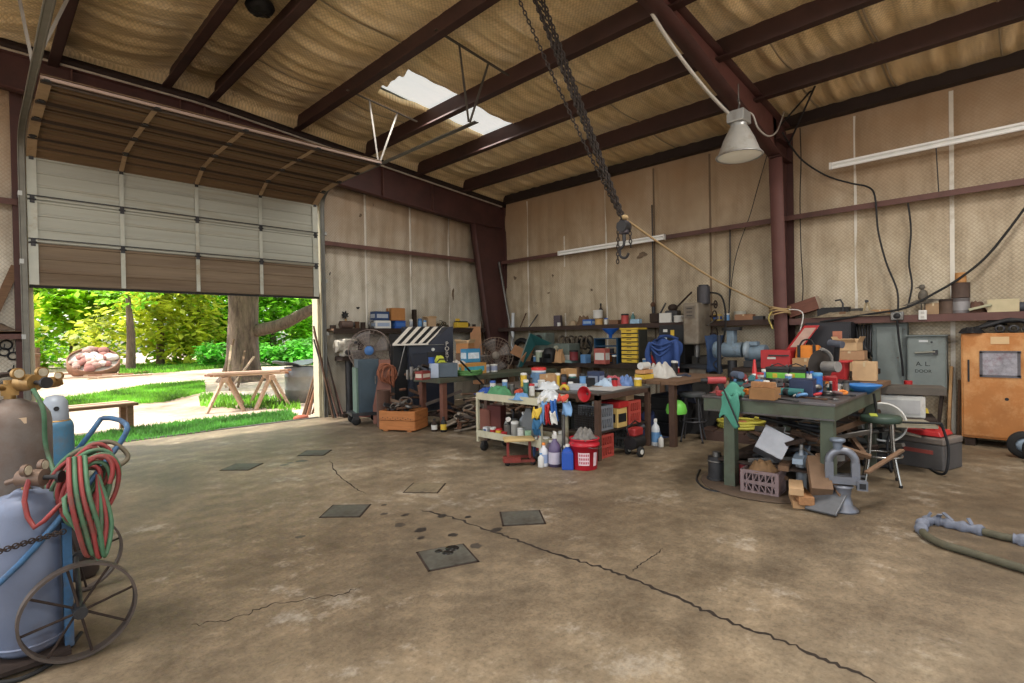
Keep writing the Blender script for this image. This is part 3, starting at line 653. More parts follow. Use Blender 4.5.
# sawhorses and the lumber on them
def sawhorse(lab, x, y, rz):
    t = thing('sawhorse', lab, 'sawhorse', (x, y, GZ), rz)
    M().box((0, 0, .70), (1.15, .12, .1)).build('beam', FW, t)
    for a in (-1, 1):
        for b_ in (-1, 1): M().bar((a * .42, b_ * .03, .72), (a * .56, b_ * .36, 0), .1, .05).build('leg', FW, t)
    return t
sawhorse('left wooden sawhorse under the lumber stack', 3.98, 13.0, 1.25); sawhorse('right wooden sawhorse under the lumber stack', 4.85, 12.8, 1.35)
rnd = random.Random(3)
for k in range(11):
    yo = -.42 + .1 * (k % 8); z = .71 + (.05 if k >= 8 else 0)
    o = M().box((0, 0, .03), (rnd.uniform(1.35, 1.75), .09, .045)).build('lumber_plank', [FW, FWR, mt((222, 184, 160), .9, 0, .2, 3, .2)][k % 3], None, (4.4 + rnd.uniform(-.12, .12) + yo * .2, 12.9 + yo, z), -.2 + rnd.uniform(-.05, .05), bevel=.004)
    tag(o, 'rough plank in the lumber stack across the two sawhorses', 'plank', 'planks stacked on the sawhorses')
rnd = random.Random(8)
for k in range(7):
    a = gz(222 + k * 4, 384 + (k % 3) * 3, GZ); b_ = Vector((7.0 + rnd.uniform(-.5, .4), 20.9, rnd.uniform(.7, 1.6)))
    if k < 5:
        o = M().bar(a, b_, .07, .05).build('leaning_board', FW if k % 2 else OLDWOOD, None); tag(o, 'grey board leaning against the foot of the big tree', 'board', 'boards leaning on the big tree')
bn = thing('metal_drum', 'grey dented metal drum with a bent lid beside the sawhorses', 'drum', (5.68, 13.0, GZ))
M().lathe([(.001, .01), (.34, .01), (.35, .3), (.36, .32), (.35, .34), (.35, .62), (.36, .64), (.35, .66), (.36, .88), (.33, .88), (.33, .1), (.001, .1)], (0, 0, 0), 24).build('body', mt((140, 142, 140), .5, .4, .2, 3, .15, .3, (96, 84, 72)), bn)
M().grid(lambda u, v: (-.55 + u * 1.15, -.35 + v * .7, .93 + .12 * abs(u - .35) * 2 + .03 * sin(9 * u + 3 * v)), 14, 6, False).build('bent_lid', mt((96, 104, 108), .45, .5, .2, 4, .15), bn, solid=.015)
rnd = random.Random(5)
for k in range(6):
    p = gz(302 + k * 2.5, 418 - k, GZ); q = Vector((p.x + .35 + rnd.uniform(0, .25), p.y + .2, 1.0 + rnd.uniform(-.2, .35)))
    o = M().cyl(p, q, .022, .018, 7).build('leaning_pole', [OLDWOOD, RUST, FWR][k % 3], None); tag(o, 'thin pole leaning outside against the right door jamb', 'pole', 'poles leaning by the right jamb')
p = gz(301, 421, GZ); o = M().ball((0, 0, .06), .1, 8, (1.5, 1, .6)).build('clay_lump', mt((176, 92, 66), .9, 0, .2, 6, .3), None, (p.x, p.y, GZ)); tag(o, 'reddish clay lump on the ground outside the right jamb', 'clay lump')
tb = thing('wooden_table', 'low rough wooden table standing in the grass outside the door', 'table', (1.45, 11.55, GZ), .1)
for k in range(4): M().box((0, -.24 + k * .16, .46), (1.1, .145, .05)).build('plank', FW if k % 2 else OLDWOOD, tb)
for a in (-.45, .45):
    for b_ in (-.2, .2): M().box((a, b_, .22), (.09, .09, .44)).build('leg', OLDWOOD, tb)
fr = thing('rail_fence', 'brown rail fence at the left edge of the yard', 'fence', (1.0, 30, GZ), .05)
M().cyl((-4, 0, 1.15), (1.0, 0, 1.1), .07, n=8).build('rail', OLDWOOD, fr)
for x in (-3.5, -1.2, .9): M().cyl((x, .1, 0), (x, .1, 1.4), .09, n=8).build('post', OLDWOOD, fr)
# ============================================================ builders of shop things
def carton(label, pos, size, rz=0, mat=None, open_=False, tape=True, group=None, stripe=None, name='cardboard_box', cat='box'):
    t = thing(name, label, cat, pos, rz, group); a, b, h = size; mat = mat or CARD
    if open_:
        m = M(); e = .008
        m.box((0, 0, e), (a, b, 2 * e))
        for c, d in (((0, b / 2, h / 2), (a, e, h)), ((0, -b / 2, h / 2), (a, e, h)), ((a / 2, 0, h / 2), (e, b, h)), ((-a / 2, 0, h / 2), (e, b, h))): m.box(c, d)
        m.build('body', mat, t)
        for s_ in (-1, 1):
            M().bar((s_ * a / 2, 0, h), (s_ * (a / 2 + a * .22), 0, h + a * .2), b * .96, .006, (0, 0, 1)).build('flap', CARDL, t)
            M().bar((0, s_ * b / 2, h), (0, s_ * (b / 2 + b * .15), h + b * .3), a * .96, .006, (0, 0, 1)).build('flap', CARDL, t)
    else:
        M().box((0, 0, h / 2), size).build('body', mat, t, bevel=min(.006, h * .05))
        for s_ in (-1, 1): M().box((0, s_ * b * .252, h + .002), (a * .99, b * .49, .003)).build('flap', mat, t)
        if tape: M().box((0, 0, h + .004), (a * 1.0, b * .09, .002)).box((a / 2 + .001, 0, h * .88), (.002, b * .09, h * .22)).box((-a / 2 - .001, 0, h * .88), (.002, b * .09, h * .22)).build('tape', mt((206, 184, 140), .35, 0, .05, 5, 0), t)
    if stripe:
        M().box((-a / 2 - .001, 0, h * .5), (.002, b * .8, h * .45)).box((0, -b / 2 - .001, h * .5), (a * .8, .002, h * .45)).build('printed_panel', stripe, t)
    return t
def can(label, pos, r, h, mat, lid=None, band=None, name='can', cat='can', group=None, rz=0):
    t = thing(name, label, cat, pos, rz, group)
    M().lathe([(.001, 0), (r, 0), (r * 1.02, .008), (r, .016), (r, h - .012), (r * 1.03, h - .006), (r * 1.02, h), (r * .9, h), (r * .88, h - .01), (.001, h - .01)], (0, 0, 0), 18).build('body', mat, t)
    if lid: M().lathe([(r * 1.04, h - h * .12), (r * 1.05, h + .004), (r * .8, h + .01), (.001, h + .01)], (0, 0, 0), 18).build('lid', lid, t)
    if band: M().lathe([(r * 1.012, h * .2), (r * 1.012, h * .78)], (0, 0, 0), 18).build('label_band', band, t)
    return t
def bottle(label, pos, r, h, mat, cap=WHITE, band=None, name='bottle', cat='bottle', group=None, rz=0):
    t = thing(name, label, cat, pos, rz, group)
    M().lathe([(.001, 0), (r * .95, 0), (r, .01), (r, h * .62), (r * .85, h * .72), (r * .38, h * .82), (r * .36, h * .92), (.001, h * .92)], (0, 0, 0), 16).build('body', mat, t)
    M().lathe([(r * .42, h * .89), (r * .42, h * .99), (r * .3, h), (.001, h)], (0, 0, 0), 14).build('cap', cap, t)
    if band: M().lathe([(r * 1.012, h * .15), (r * 1.012, h * .52)], (0, 0, 0), 16).build('label_band', band, t)
    return t
def spraycan(label, pos, r, h, mat, cap, group=None):
    t = thing('spray_can', label, 'spray can', pos, 0, group)
    M().lathe([(.001, 0), (r, 0), (r, h * .74), (r * .8, h * .8), (.001, h * .8)], (0, 0, 0), 16).build('body', mat, t)
    M().lathe([(r * .86, h * .77), (r * .84, h * .98), (r * .7, h), (.001, h)], (0, 0, 0), 16).build('cap', cap, t); return t
def spraybottle(label, pos, r, h, mat, head, rz=0, band=None):
    t = thing('spray_bottle', label, 'spray bottle', pos, rz)
    M().lathe([(.001, 0), (r, 0), (r, h * .45), (r * .9, h * .56), (r * .35, h * .7), (r * .3, h * .8), (.001, h * .8)], (0, 0, 0), 16).build('body', mat, t)
    M().box((-.01, 0, h * .9), (.09, .035, h * .1)).box((-.05, 0, h * .86), (.012, .02, h * .1)).cyl((0, 0, h * .76), (0, 0, h * .86), r * .4, n=10).build('trigger_head', head, t, bevel=.004)
    if band: M().lathe([(r * 1.012, h * .08), (r * 1.012, h * .4)], (0, 0, 0), 16).build('label_band', band, t)
    return t
def jug(label, pos, size, mat, cap=WHITE, rz=0, band=None):
    t = thing('jug', label, 'jug', pos, rz); a, b, h = size
    m = M().box((0, 0, h * .36), (a, b, h * .72)); m.box((0, 0, h * .79), (a, b, h * .14), top=.45); m.cyl((0, 0, h * .84), (0, 0, h * .93), a * .18, n=12); m.build('body', mat, t, bevel=.012)
    M().torus((a * .28, 0, h * .78), h * .12, .012, 'y', 16, 6).build('handle', mat, t)
    M().lathe([(a * .2, h * .9), (a * .2, h), (.001, h)], (0, 0, 0), 12).build('cap', cap, t)
    if band: M().box((-a / 2 - .002, 0, h * .36), (.003, b * .75, h * .4)).box((0, -b / 2 - .002, h * .36), (a * .75, .003, h * .4)).build('label_panel', band, t)
    return t
def milkcrate(label, pos, size, mat, rz=0, group=None):
    t = thing('plastic_crate', label, 'crate', pos, rz, group); a, b, h = size; m = M(); e = .014
    for z in (.015, h * .5, h - .015):
        for s_ in (-1, 1): m.box((0, s_ * (b / 2 - e / 2), z), (a, e, .03)); m.box((s_ * (a / 2 - e / 2), 0, z), (e, b, .03))
    for sx in (-1, 1):
        for sy in (-1, 1): m.box((sx * (a / 2 - .015), sy * (b / 2 - .015), h / 2), (.032, .032, h))
    k = 6
    for i in range(1, k):
        u = -a / 2 + a * i / k; w_ = -b / 2 + b * i / k
        for s_ in (-1, 1): m.box((u, s_ * (b / 2 - e / 2), h / 2), (.012, e * .8, h)); m.box((s_ * (a / 2 - e / 2), w_, h / 2), (e * .8, .012, h))
    for i in range(k):   # diagonal lattice of the sides
        for s_ in (-1, 1):
            u0 = -a / 2 + a * i / k; m.bar((u0, s_ * (b / 2 - e / 2), .02), (u0 + a / k, s_ * (b / 2 - e / 2), h * .5), .009, .009); m.bar((u0 + a / k, s_ * (b / 2 - e / 2), h * .5), (u0, s_ * (b / 2 - e / 2), h), .009, .009)
            w0 = -b / 2 + b * i / k; m.bar((s_ * (a / 2 - e / 2), w0, .02), (s_ * (a / 2 - e / 2), w0 + b / k, h * .5), .009, .009); m.bar((s_ * (a / 2 - e / 2), w0 + b / k, h * .5), (s_ * (a / 2 - e / 2), w0, h), .009, .009)
    m.build('basket', mat, t)
    M().box((0, 0, .012), (a - .02, b - .02, .016)).build('bottom', mat, t)
    return t
def plank(name, label, p, q, wd, th, mat, cat='board', group=None, up=(0, 0, 1)):
    p = Vector(p); q = Vector(q); c = (p + q) / 2
    o = M().bar(p - c, q - c, wd, th, up).build(name, mat, None, c, bevel=min(.004, th * .2)); return tag(o, label, cat, group)
def rod(name, label, p, q, r, mat, cat='rod', group=None, r2=None):
    p = Vector(p); q = Vector(q); c = (p + q) / 2
    o = M().cyl(p - c, q - c, r, r2, 10).build(name, mat, None, c); return tag(o, label, cat, group)
def cable(name, label, pts, r, mat, cat='cable', k=6):
    o = M().tube(smoothpath(pts, k), r, 6).build(name, mat, None); return tag(o, label, cat)
def coil(name, label, pos, R, r, turns, mat, cat='hose', rot=(0, 0, 0), wob=.06, seed=1, pitch=1.0):
    rnd = random.Random(seed); pts = []
    for i in range(turns * 18):
        a = 2 * pi * i / 18; k = R * (1 + wob * sin(2.3 * a + seed) * rnd.uniform(.4, 1)); pts.append((k * cos(a), k * sin(a), r * pitch * (i / 18) * 1.6))
    o = M().tube(pts, r, 6).build(name, mat, None, pos, rot=rot); return tag(o, label, cat)
def rag(name, label, pos, size, mat, cat='rag', rz=0, seed=1, amp=.4):
    """a crumpled heap of cloth"""
    rnd = random.Random(seed); ph = [rnd.uniform(0, 6.3) for _ in range(6)]; a, b, h = size
    def f(u, v):
        x, y = (u - .5) * 2, (v - .5) * 2; rr = min(1, math.sqrt(x * x + y * y)); k = min(1, 2.0 * (1 - rr ** 1.3)) if rr < 1 else 0
        q = .5 * abs(sin(4.2 * x + ph[0] + 2.3 * y)) + .5 * abs(sin(5.6 * y + ph[1] - 3.1 * x)) + .3 * sin(10 * x + 7 * y + ph[2]) * sin(9 * y + ph[5])
        z = h * k * (.50 + amp * 1.0 * q) + .004
        return (x * a / 2 * (1 + .1 * sin(4 * y + ph[3])), y * b / 2 * (1 + .1 * sin(4 * x + ph[4])), max(.004, z))
    o = M().grid(f, 30, 30).build(name, mat, None, pos, rz, solid=.006); return tag(o, label, cat)
def fan(label, pos, r, hub, rz, wire, base=None, tilt=0):
    """wire guarded fan head facing local -y on a pole"""
    t = thing('pedestal_fan', label, 'fan', (pos[0], pos[1], 0), rz); H = pos[2]
    g = M()
    for R, y in ((r, 0), (r, .08), (r * .82, -.05), (r * .64, -.07), (r * .46, -.085), (r * .3, -.09)): g.torus((0, y, H), R, .006 if R == r else .0042, 'y', 36, 5)
    for k in range(28):
        a = 2 * pi * k / 28; g.tube([(r * .22 * cos(a), -.092, H + r * .22 * sin(a)), (r * .7 * cos(a), -.066, H + r * .7 * sin(a)), (r * cos(a), 0, H + r * sin(a)), (r * cos(a), .08, H + r * sin(a)), (r * .4 * cos(a), .14, H + r * .4 * sin(a))], .003, 4)
    g.build('wire_guard', wire, t)
    M().lathe([(.001, -.10), (r * .2, -.1), (r * .22, -.09), (r * .22, -.082)], (0, 0, H), 20, 'y').build('hub_badge', hub, t)
    for k in range(4):
        a = 2 * pi * k / 4 + .4
        bl = M(); bl.grid(lambda u, v: ((.05 + u * r * .8) * cos(a + (v - .5) * .9), .03 + (v - .5) * .07, H + (.05 + u * r * .8) * sin(a + (v - .5) * .9)), 5, 5); bl.build('blade', mt((120, 112, 106), .5, .5, .2, 6, .05), t, solid=.004)
    M().cyl((0, .06, H), (0, .34, H), r * .26, r * .22, 16).build('motor', mt((96, 84, 76), .55, .4, .3, 8, .15), t)
    M().cyl((0, .24, .03), (0, .24, H - .05), .026, n=12).build('pole', DARKSTEEL, t)
    M().lathe([(.001, .05), (.12, .05), (.26, .03), (.28, .0), (.001, 0)], (0, .24, 0), 24).build('foot', RUST, t)
    return t
def caster(parent, x, y, r=.05, mat=RUBBER):
    M().lathe([(.001, -.018), (r, -.018), (r * 1.0, .018), (.001, .018)], (x, y, r), 16, 'y').build('wheel', mat, parent)
    M().box((x, y, r * 1.7), (r * 1.1, .05, r * .9)).build('fork', DARKSTEEL, parent)
def depth(p): return (Vector(p) - EYE).dot(CF)
def pxm(p, n): return n * depth(p) / FPX

# ============================================================ left: cutting torch cart and tanks
BPIPE = mt((60, 110, 156), .5, .2, .3, 8, .1, .4, (84, 74, 64))
TANKG = mt((120, 132, 158), .5, .1, .14, 4, .06, .3, (104, 100, 108))
TANKB = mt((122, 112, 104), .6, .1, .25, 3, .1, .55, (92, 66, 50)); TANKT = mt((60, 116, 150), .5, .1, .25, 3, .1, .4, (104, 84, 66))
ct = thing('torch_cart', 'blue two-wheeled torch cart with big spoked iron wheels', 'cart', (.30, 3.6, 0))
def spokewheel(y, axis_tilt):
    r = .225; c = (.03 + axis_tilt, y - 3.6, r + .004); t = M()
    t.lathe([(r - .012, -.024), (r, -.024), (r, .024), (r - .012, .024), (r - .012, -.024)], c, 44, 'y', False); w_ = t.build('wheel', mt((96, 84, 76), .6, .4, .3, 8, .15), ct)
    for k in range(8):
        a = 2 * pi * k / 8 + .2; M().cyl((c[0] + .02 * cos(a), c[1] + (.015 if k % 2 else -.015), c[2] + .02 * sin(a)), (c[0] + (r - .012) * cos(a), c[1], c[2] + (r - .012) * sin(a)), .006, n=7).build('spoke', DARKRUST, w_)
    M().cyl((c[0], c[1] - .045, c[2]), (c[0], c[1] + .045, c[2]), .028, n=12).build('hub', DARKSTEEL, w_)
spokewheel(3.24, .0); spokewheel(4.10, .08)
M().cyl((.03, -.40, .229), (.11, .53, .229), .012, n=8).build('axle', DARKSTEEL, ct)
M().box((-.18, .04, .03), (.36, .74, .02)).box((-.36, .04, .055), (.012, .74, .05)).build('platform', DARKRUST, ct)
for y in (-.24, .34):
    M().box((.0, y, .33), (.035, .05, .6)).build('upright', BPIPE, ct)
hA = gy(104, 418, 3.78); hB = gy(126, 424, 3.42); O_ = Vector((.30, 3.6, 0))
pts = [Vector((-.36, -.30, .33)), Vector((-.17, -.30, .50)), Vector((.02, -.27, .72)), hB - O_ + Vector((-.03, .0, -.10)), hB - O_, hA - O_, hA - O_ + Vector((-.05, .0, -.06)), Vector((.0, .32, .72)), Vector((-.12, .34, .5))]
M().tube(smoothpath(pts, 3), .0135, 10).build('handle_frame', BPIPE, ct)
M().cyl((-.36, -.30, .3), (-.36, -.30, .42), .022, n=10).build('strap_end', mt((206, 200, 190), .7, 0, .1, 8, .1), ct)
M().box((.06, .02, .62), (.10, .42, .10)).build('tool_tray', RUST, ct)
for k in range(26):
    a = k / 25; p = Vector((-.36 + .34 * a, -.33 + .02 * sin(a * 3), .56 + .05 * a)); p2 = p + Vector((.016, 0, .002))
    M().torus(p, .012, .003, 'y' if k % 2 else 'z', 10, 5).build('chain_link', DARKRUST, ct)
def gascyl(name, label, x, y, r, h, mat, cap=None, z0=.042):
    t = thing(name, label, 'gas cylinder', (x, y, z0))
    M().lathe([(.001, .01), (r * .8, 0), (r, .03), (r, h - r * .75), (r * .96, h - r * .5), (r * .8, h - r * .22), (r * .5, h - .02), (.045, h), (.001, h)], (0, 0, 0), 32).build('body', mat, t)
    return t
c1 = gascyl('gas_cylinder', 'grey-blue gas cylinder standing behind the front spoked wheel', .165, 3.46, .135, .76, TANKG)
M().torus((0, 0, .05), .137, .006, 'z', 30, 5).build('foot_ring', TANKG, c1)
M().cyl((0, 0, .75), (0, 0, .84), .018, n=10).box((0, 0, .80), (.05, .05, .04)).build('valve', BRASS, c1)
c2 = gascyl('gas_cylinder', 'big rusty brown gas cylinder at the left edge of the photo', .13, 3.86, .168, 1.17, TANKB)
M().cyl((0, 0, 1.16), (0, 0, 1.27), .026, n=10).box((0, 0, 1.22), (.07, .07, .06)).build('valve', BRASS, c2)
M().torus((0, 0, 1.305), .035, .007, 'z', 16, 5).build('hand_wheel', DARKRUST, c2)
M().cyl((0, 0, 1.22), (.09, -.07, 1.23), .016, n=9).cyl((0, 0, 1.22), (-.06, -.07, 1.24), .013, n=9).build('outlet', BRASS, c2)
M().box((.02, -.15, 1.065), (.07, .02, .03), ).build('paper_tag', mt((206, 176, 140), .8, 0, .1, 6, 0), c2)
c3 = gascyl('gas_cylinder', 'teal gas cylinder with a grey valve cap beside the door opening', 0.385, 4.78, .098, 1.0, TANKT, z0=0)
M().lathe([(.072, 0), (.074, .02), (.068, .13), (.046, .17), (.001, .18)], (0, 0, .97), 24).build('valve_cap', mt((150, 160, 172), .5, .2, .12, 5, .05), c3)
M().lathe([(.016, 0), (.001, .001)], (0, 0, 0), 10, 'y').at((0, 0, 0)).build('cap_hole', BLACK, c3, (0, -.074, 1.06))
M().torus((0, 0, .97), .074, .01, 'z', 24, 6).build('neck_ring', BRASS, c3)
c4 = gascyl('gas_cylinder', 'dark short cylinder standing between the two spoked wheels', .46, 4.36, .09, .5, mt((78, 66, 60), .6, .2, .25, 4, .1, .4, (60, 48, 42)), z0=0)
# regulators
def regulator(label, pos, rz, s=1.0, mat=BRASS):
    t = thing('regulator', label, 'regulator', pos, rz)
    M().cyl((0, -.05 * s, 0), (0, .06 * s, 0), .042 * s, n=16).build('body', mat, t)
    M().cyl((0, -.12 * s, 0), (0, -.05 * s, 0), .012 * s, n=8).cyl((0, -.13 * s, 0), (0, -.115 * s, 0), .03 * s, n=12).build('adjusting_knob', DARKSTEEL, t)
    for a in (-1, 1):
        g = M().cyl((a * .055 * s, -.018 * s, .05 * s), (a * .055 * s, .002 * s, .05 * s), .029 * s, n=18).cyl((a * .04 * s, 0, .02 * s), (a * .06 * s, 0, .05 * s), .009 * s, n=8).build('gauge', mat, t)
        M().cyl((a * .055 * s, -.021 * s, .05 * s), (a * .055 * s, -.018 * s, .05 * s), .022 * s, n=18).build('dial_face', mt((190, 178, 150), .5, .1, .3, 30, .05), g)
    M().cyl((0, .05 * s, -.0), (0, .12 * s, -.02 * s), .014 * s, n=8).build('inlet', mat, t)
    return t
regulator('brass regulator with two gauges on top of the big rusty cylinder', (.20, 3.74, 1.30), .5, 1.0)
regulator('smaller brass regulator beside the teal cylinder top', (.31, 4.0, 1.28), -.6, .75)
regulator('dull regulator on the valve of the grey-blue cylinder', (.185, 3.36, .87), .9, .95, mt((128, 104, 88), .5, .4, .3, 12, .2))
# hoses: red and green twin line coiled over the cart handle
HR = mt((158, 54, 52), .55, 0, .25, 14, .08, .4, (92, 64, 54)); HGN = mt((72, 120, 84), .55, 0, .25, 14, .08, .4, (78, 76, 60))
def hose_coil(ph, mat, name, label):
    pts = []
    for i in range(10 * 18):
        a = 2 * pi * i / 18; k = i / 18; rx = .085 + .022 * sin(k * 2.2 + ph); rz_ = .13 + .04 * sin(k * 1.7 + ph)
        c_ = Vector((.375 + .02 * sin(1.9 * k + ph), 3.27 + .03 * k + .015 * ph, .80 - .025 * sin(k + ph)))
        pts.append(c_ + Vector((rx * cos(a) + .04 * sin(a), .02 * sin(a * .5 + ph), rz_ * sin(a))))
    tail = [Vector((.28, 3.20, .78)), Vector((.31, 3.17, .66)), Vector((.36, 3.17, .56)), Vector((.40, 3.18, .47))] if ph > 0 else [Vector((.26, 3.24, .74)), Vector((.18, 3.26, .66)), Vector((.15, 3.30, .78)), Vector((.17, 3.33, .87))]
    o = M().tube(smoothpath(pts + tail, 2), .0105, 7).build(name, mat, None); tag(o, label, 'hose')
hose_coil(.0, HR, 'hose', 'red gas hose coiled over the cart handle'); hose_coil(1.0, HGN, 'hose', 'green gas hose coiled over the cart handle beside the red one')
for k in range(4):
    cable('hose', ['red hose loop hanging down in front of the cart tray', 'green hose loop hanging down beside the red one', 'second red hose strand hanging lowest on the right', 'second green hose strand hanging lowest on the right'][k], [(.31 + .02 * k, 3.3, .95), (.30 + .022 * k, 3.17, .80), (.325 + .025 * k, 3.15, .62), (.36 + .02 * k, 3.17, .50 - .02 * (k // 2)), (.40 + .02 * k, 3.24, .62), (.42, 3.3, .85)], .0105, (HR, HGN)[k % 2], 'hose')
cable('hose', 'green hose hanging down the front of the big rusty cylinder', [(.21, 3.66, 1.27), (.245, 3.62, 1.16), (.25, 3.64, 1.0), (.265, 3.62, .9), (.29, 3.5, .82), (.35, 3.42, .84)], .011, HGN, 'hose')
cable('hose', 'dull twin hose end sagging off the cart handle to the right', [(.34, 3.5, .93), (.42, 3.45, .98), (.50, 3.42, .98), (.56, 3.40, .90), (.50, 3.38, .86), (.38, 3.36, .88)], .012, mt((104, 92, 70), .6, 0, .25, 12, .1), 'hose')
cable('hose', 'dark hose arching from the rusty cylinder regulator to the left', [(.12, 3.98, 1.30), (.06, 3.9, 1.24), (.02, 3.82, 1.2), (-.08, 3.7, 1.18)], .012, RUBBER, 'hose')
cable('cable', 'black cable lying on the floor under the front wheel', [(.0, 3.3, .01), (.12, 3.22, .01), (.26, 3.3, .01), (.36, 3.5, .01)], .01, RUBBER)

# ============================================================ wall left of the bay door
sh = M().box((-1.8, DB - .1, 1.66), (4.6, .2, .04)).build('wall_shelf', OLDWOOD, None); tag(sh, 'narrow shelf girt on the back wall left of the bay door', 'shelf')
M().box((-1.8, DB - .19, 1.62), (4.6, .02, .1)).build('lip', MAROON2, sh)
plank('board', 'grey board leaning above the shelf left of the bay door', (.12, 9.66, 1.69), (.42, 9.72, 2.55), .1, .03, OLDWOOD, 'board', None, (0, 1, 0))
o = rag('rag', 'brown dusty clutter heap on the shelf left of the door', (.12, 9.68, 1.69), (.5, .16, .1), mt((112, 92, 74), .9, 0, .4, 16, .5)); 
for k, (px, py, s) in enumerate([(6, 345, .06), (4, 352, .05), (13, 356, .05), (20, 353, .04), (13, 373, .05)]):
    p = gy(px, py, DB - .03); t = thing('hanging_tool', ['black clamp', 'small black bracket', 'black pulley', 'iron hook', 'black star-shaped knob'][k] + ' hanging on the wall under the shelf left of the door', 'tool', p)
    M().torus((0, 0, 0), s, .012, 'y', 14, 5).build('ring', BLACK, t); M().bar((0, 0, s), (0.01, 0, s + .06), .02, .012).build('shank', BLACK, t)
p = gy(8, 392, 9.7); t = thing('wheel_rim', 'rusty hoop hanging low on the wall left of the bay door', 'hoop', p); M().torus((0, 0, 0), .22, .02, 'y', 30, 6).build('rim', DARKRUST, t); M().bar((-.2, 0, 0), (.2, 0, 0), .02, .01).build('cross_bar', DARKRUST, t)

# ============================================================ back wall right of the door: shelf and what stands on it
ZS = 1.70
sh = M().box((6.88, DB - .16, 1.68), (4.1, .30, .04)).build('wall_shelf', OLDWOOD, None); tag(sh, 'long wooden shelf along the back wall beside the bay door', 'shelf')
M().box((6.88, DB - .31, 1.655), (4.1, .02, .10)).build('lip', DARKRUST, sh)
def s1(px, dy=0): p = gy(px, 328, 9.64 + dy); return (p.x, 9.64 + dy, ZS)
for k, (px, r, h, m_, lab) in enumerate([(333, .06, .07, DARKRUST, 'low rusty can at the left end of the back wall shelf'), (357, .05, .14, RUST, 'rusty brown can beside the pump on the back shelf'), (363, .05, .13, DARKRUST, 'dark can third from the pump on the back shelf')]): can(lab, s1(px), r, h, m_)
t = thing('pump', 'greasy round pump body lying on the left of the back shelf', 'pump', s1(346)); M().cyl((-.12, 0, .08), (.12, 0, .08), .075, n=16).build('barrel', mt((110, 88, 78), .6, .3, .3, 10, .3), t); M().cyl((.12, 0, .08), (.17, 0, .08), .05, n=12).build('flange', DARKSTEEL, t); M().cyl((0, 0, .14), (0, 0, .19), .02, n=8).build('port', BRASS, t)
t = thing('hose_reel', 'grey coil of cable standing on the back shelf left of the blue box', 'coil', s1(372)); M().torus((0, 0, .09), .07, .025, 'y', 20, 8).build('coil', STEEL, t); M().box((0, 0, .015), (.12, .08, .03)).build('base', DARKSTEEL, t)
carton('white box under the blue box on the back shelf', s1(381), (.36, .2, .16), 0, WHITE, tape=False, stripe=mt((150, 170, 200), .5, 0, .1, 6, 0))
p = s1(380); carton('dark blue box with a white panel on top of the white box', (p[0], p[1], ZS + .168), (.34, .19, .18), .06, mt((44, 70, 116), .6, 0, .12, 6, 0), tape=False, stripe=mt((170, 178, 190), .5, 0, .1, 6, 0))
carton('bright blue box under the brown carton on the back shelf', s1(398), (.26, .2, .16), 0, mt((30, 82, 172), .5, 0, .1, 6, 0), tape=False, stripe=mt((60, 110, 190), .5, 0, .1, 6, 0))
p = s1(396); carton('brown carton on top of the bright blue box', (p[0], p[1], ZS + .168), (.33, .22, .26), -.04, mt((176, 114, 56), .8, 0, .12, 6, .05))
plank('wood_block', 'dark upright wood block on the back shelf right of the brown carton', (s1(416)[0], 9.7, ZS), (s1(416)[0], 9.7, ZS + .42), .10, .07, DARKRUST, 'block')
spraycan('grey-white spray can on the back shelf', s1(411), .045, .2, mt((172, 178, 186), .4, .2, .1, 6, 0), WHITE); spraycan('light blue spray can on the back shelf', s1(420), .05, .22, LBLUE, mt((60, 110, 170), .4, 0, .1, 6, 0)); spraycan('white spray can right of the blue one on the back shelf', s1(425, -.06), .04, .18, WHITE, LBLUE)
carton('small tan open carton on the back shelf beside the spray cans', s1(430), (.2, .18, .22), 0, mt((194, 158, 118), .8, 0, .1, 6, .05), True)
t = thing('chain_heap', 'dark round heap of chain on the back shelf', 'chain', s1(442))
rnd = random.Random(2)
for k in range(40):
    a = rnd.uniform(0, 6.28); r = .17 * math.sqrt(rnd.random()); M().torus((r * cos(a), r * .5 * sin(a), .03 + (.17 - r) * rnd.uniform(.2, 1.1)), .03, .008, 'xyz'[k % 3], 10, 5).build('link', RUST if k % 4 == 0 else mt((92, 88, 62), .6, .4, .3, 10, .2), t)
t = thing('battery_drill_case', 'yellow and black power tool on the back shelf toward the corner', 'power tool', s1(461)); M().box((0, 0, .08), (.34, .16, .13)).build('body', YELLOW, t, bevel=.02)
M().box((0, 0, .155), (.30, .14, .03)).build('grille', BLACK, t); M().cyl((.17, 0, .09), (.24, 0, .09), .05, n=12).build('nose', BLACK, t); M().box((-.1, 0, .2), (.12, .04, .06)).build('handle', YELLOW, t, bevel=.01)
can('small dark can at the corner end of the back shelf', s1(474), .045, .1, DARKRUST)
p = gy(345, 315, DB - .04); t = thing('sprocket', 'small black star-shaped sprocket hung on the back wall above the shelf', 'sprocket', p)
M().prism([((.09 if k % 2 else .045) * cos(2 * pi * k / 14), (.09 if k % 2 else .045) * sin(2 * pi * k / 14)) for k in range(14)], -.012, .012, 'y').build('toothed_wheel', BLACK, t); M().cyl((0, -.02, 0), (0, .02, 0), .025, n=10).build('hub', DARKSTEEL, t)

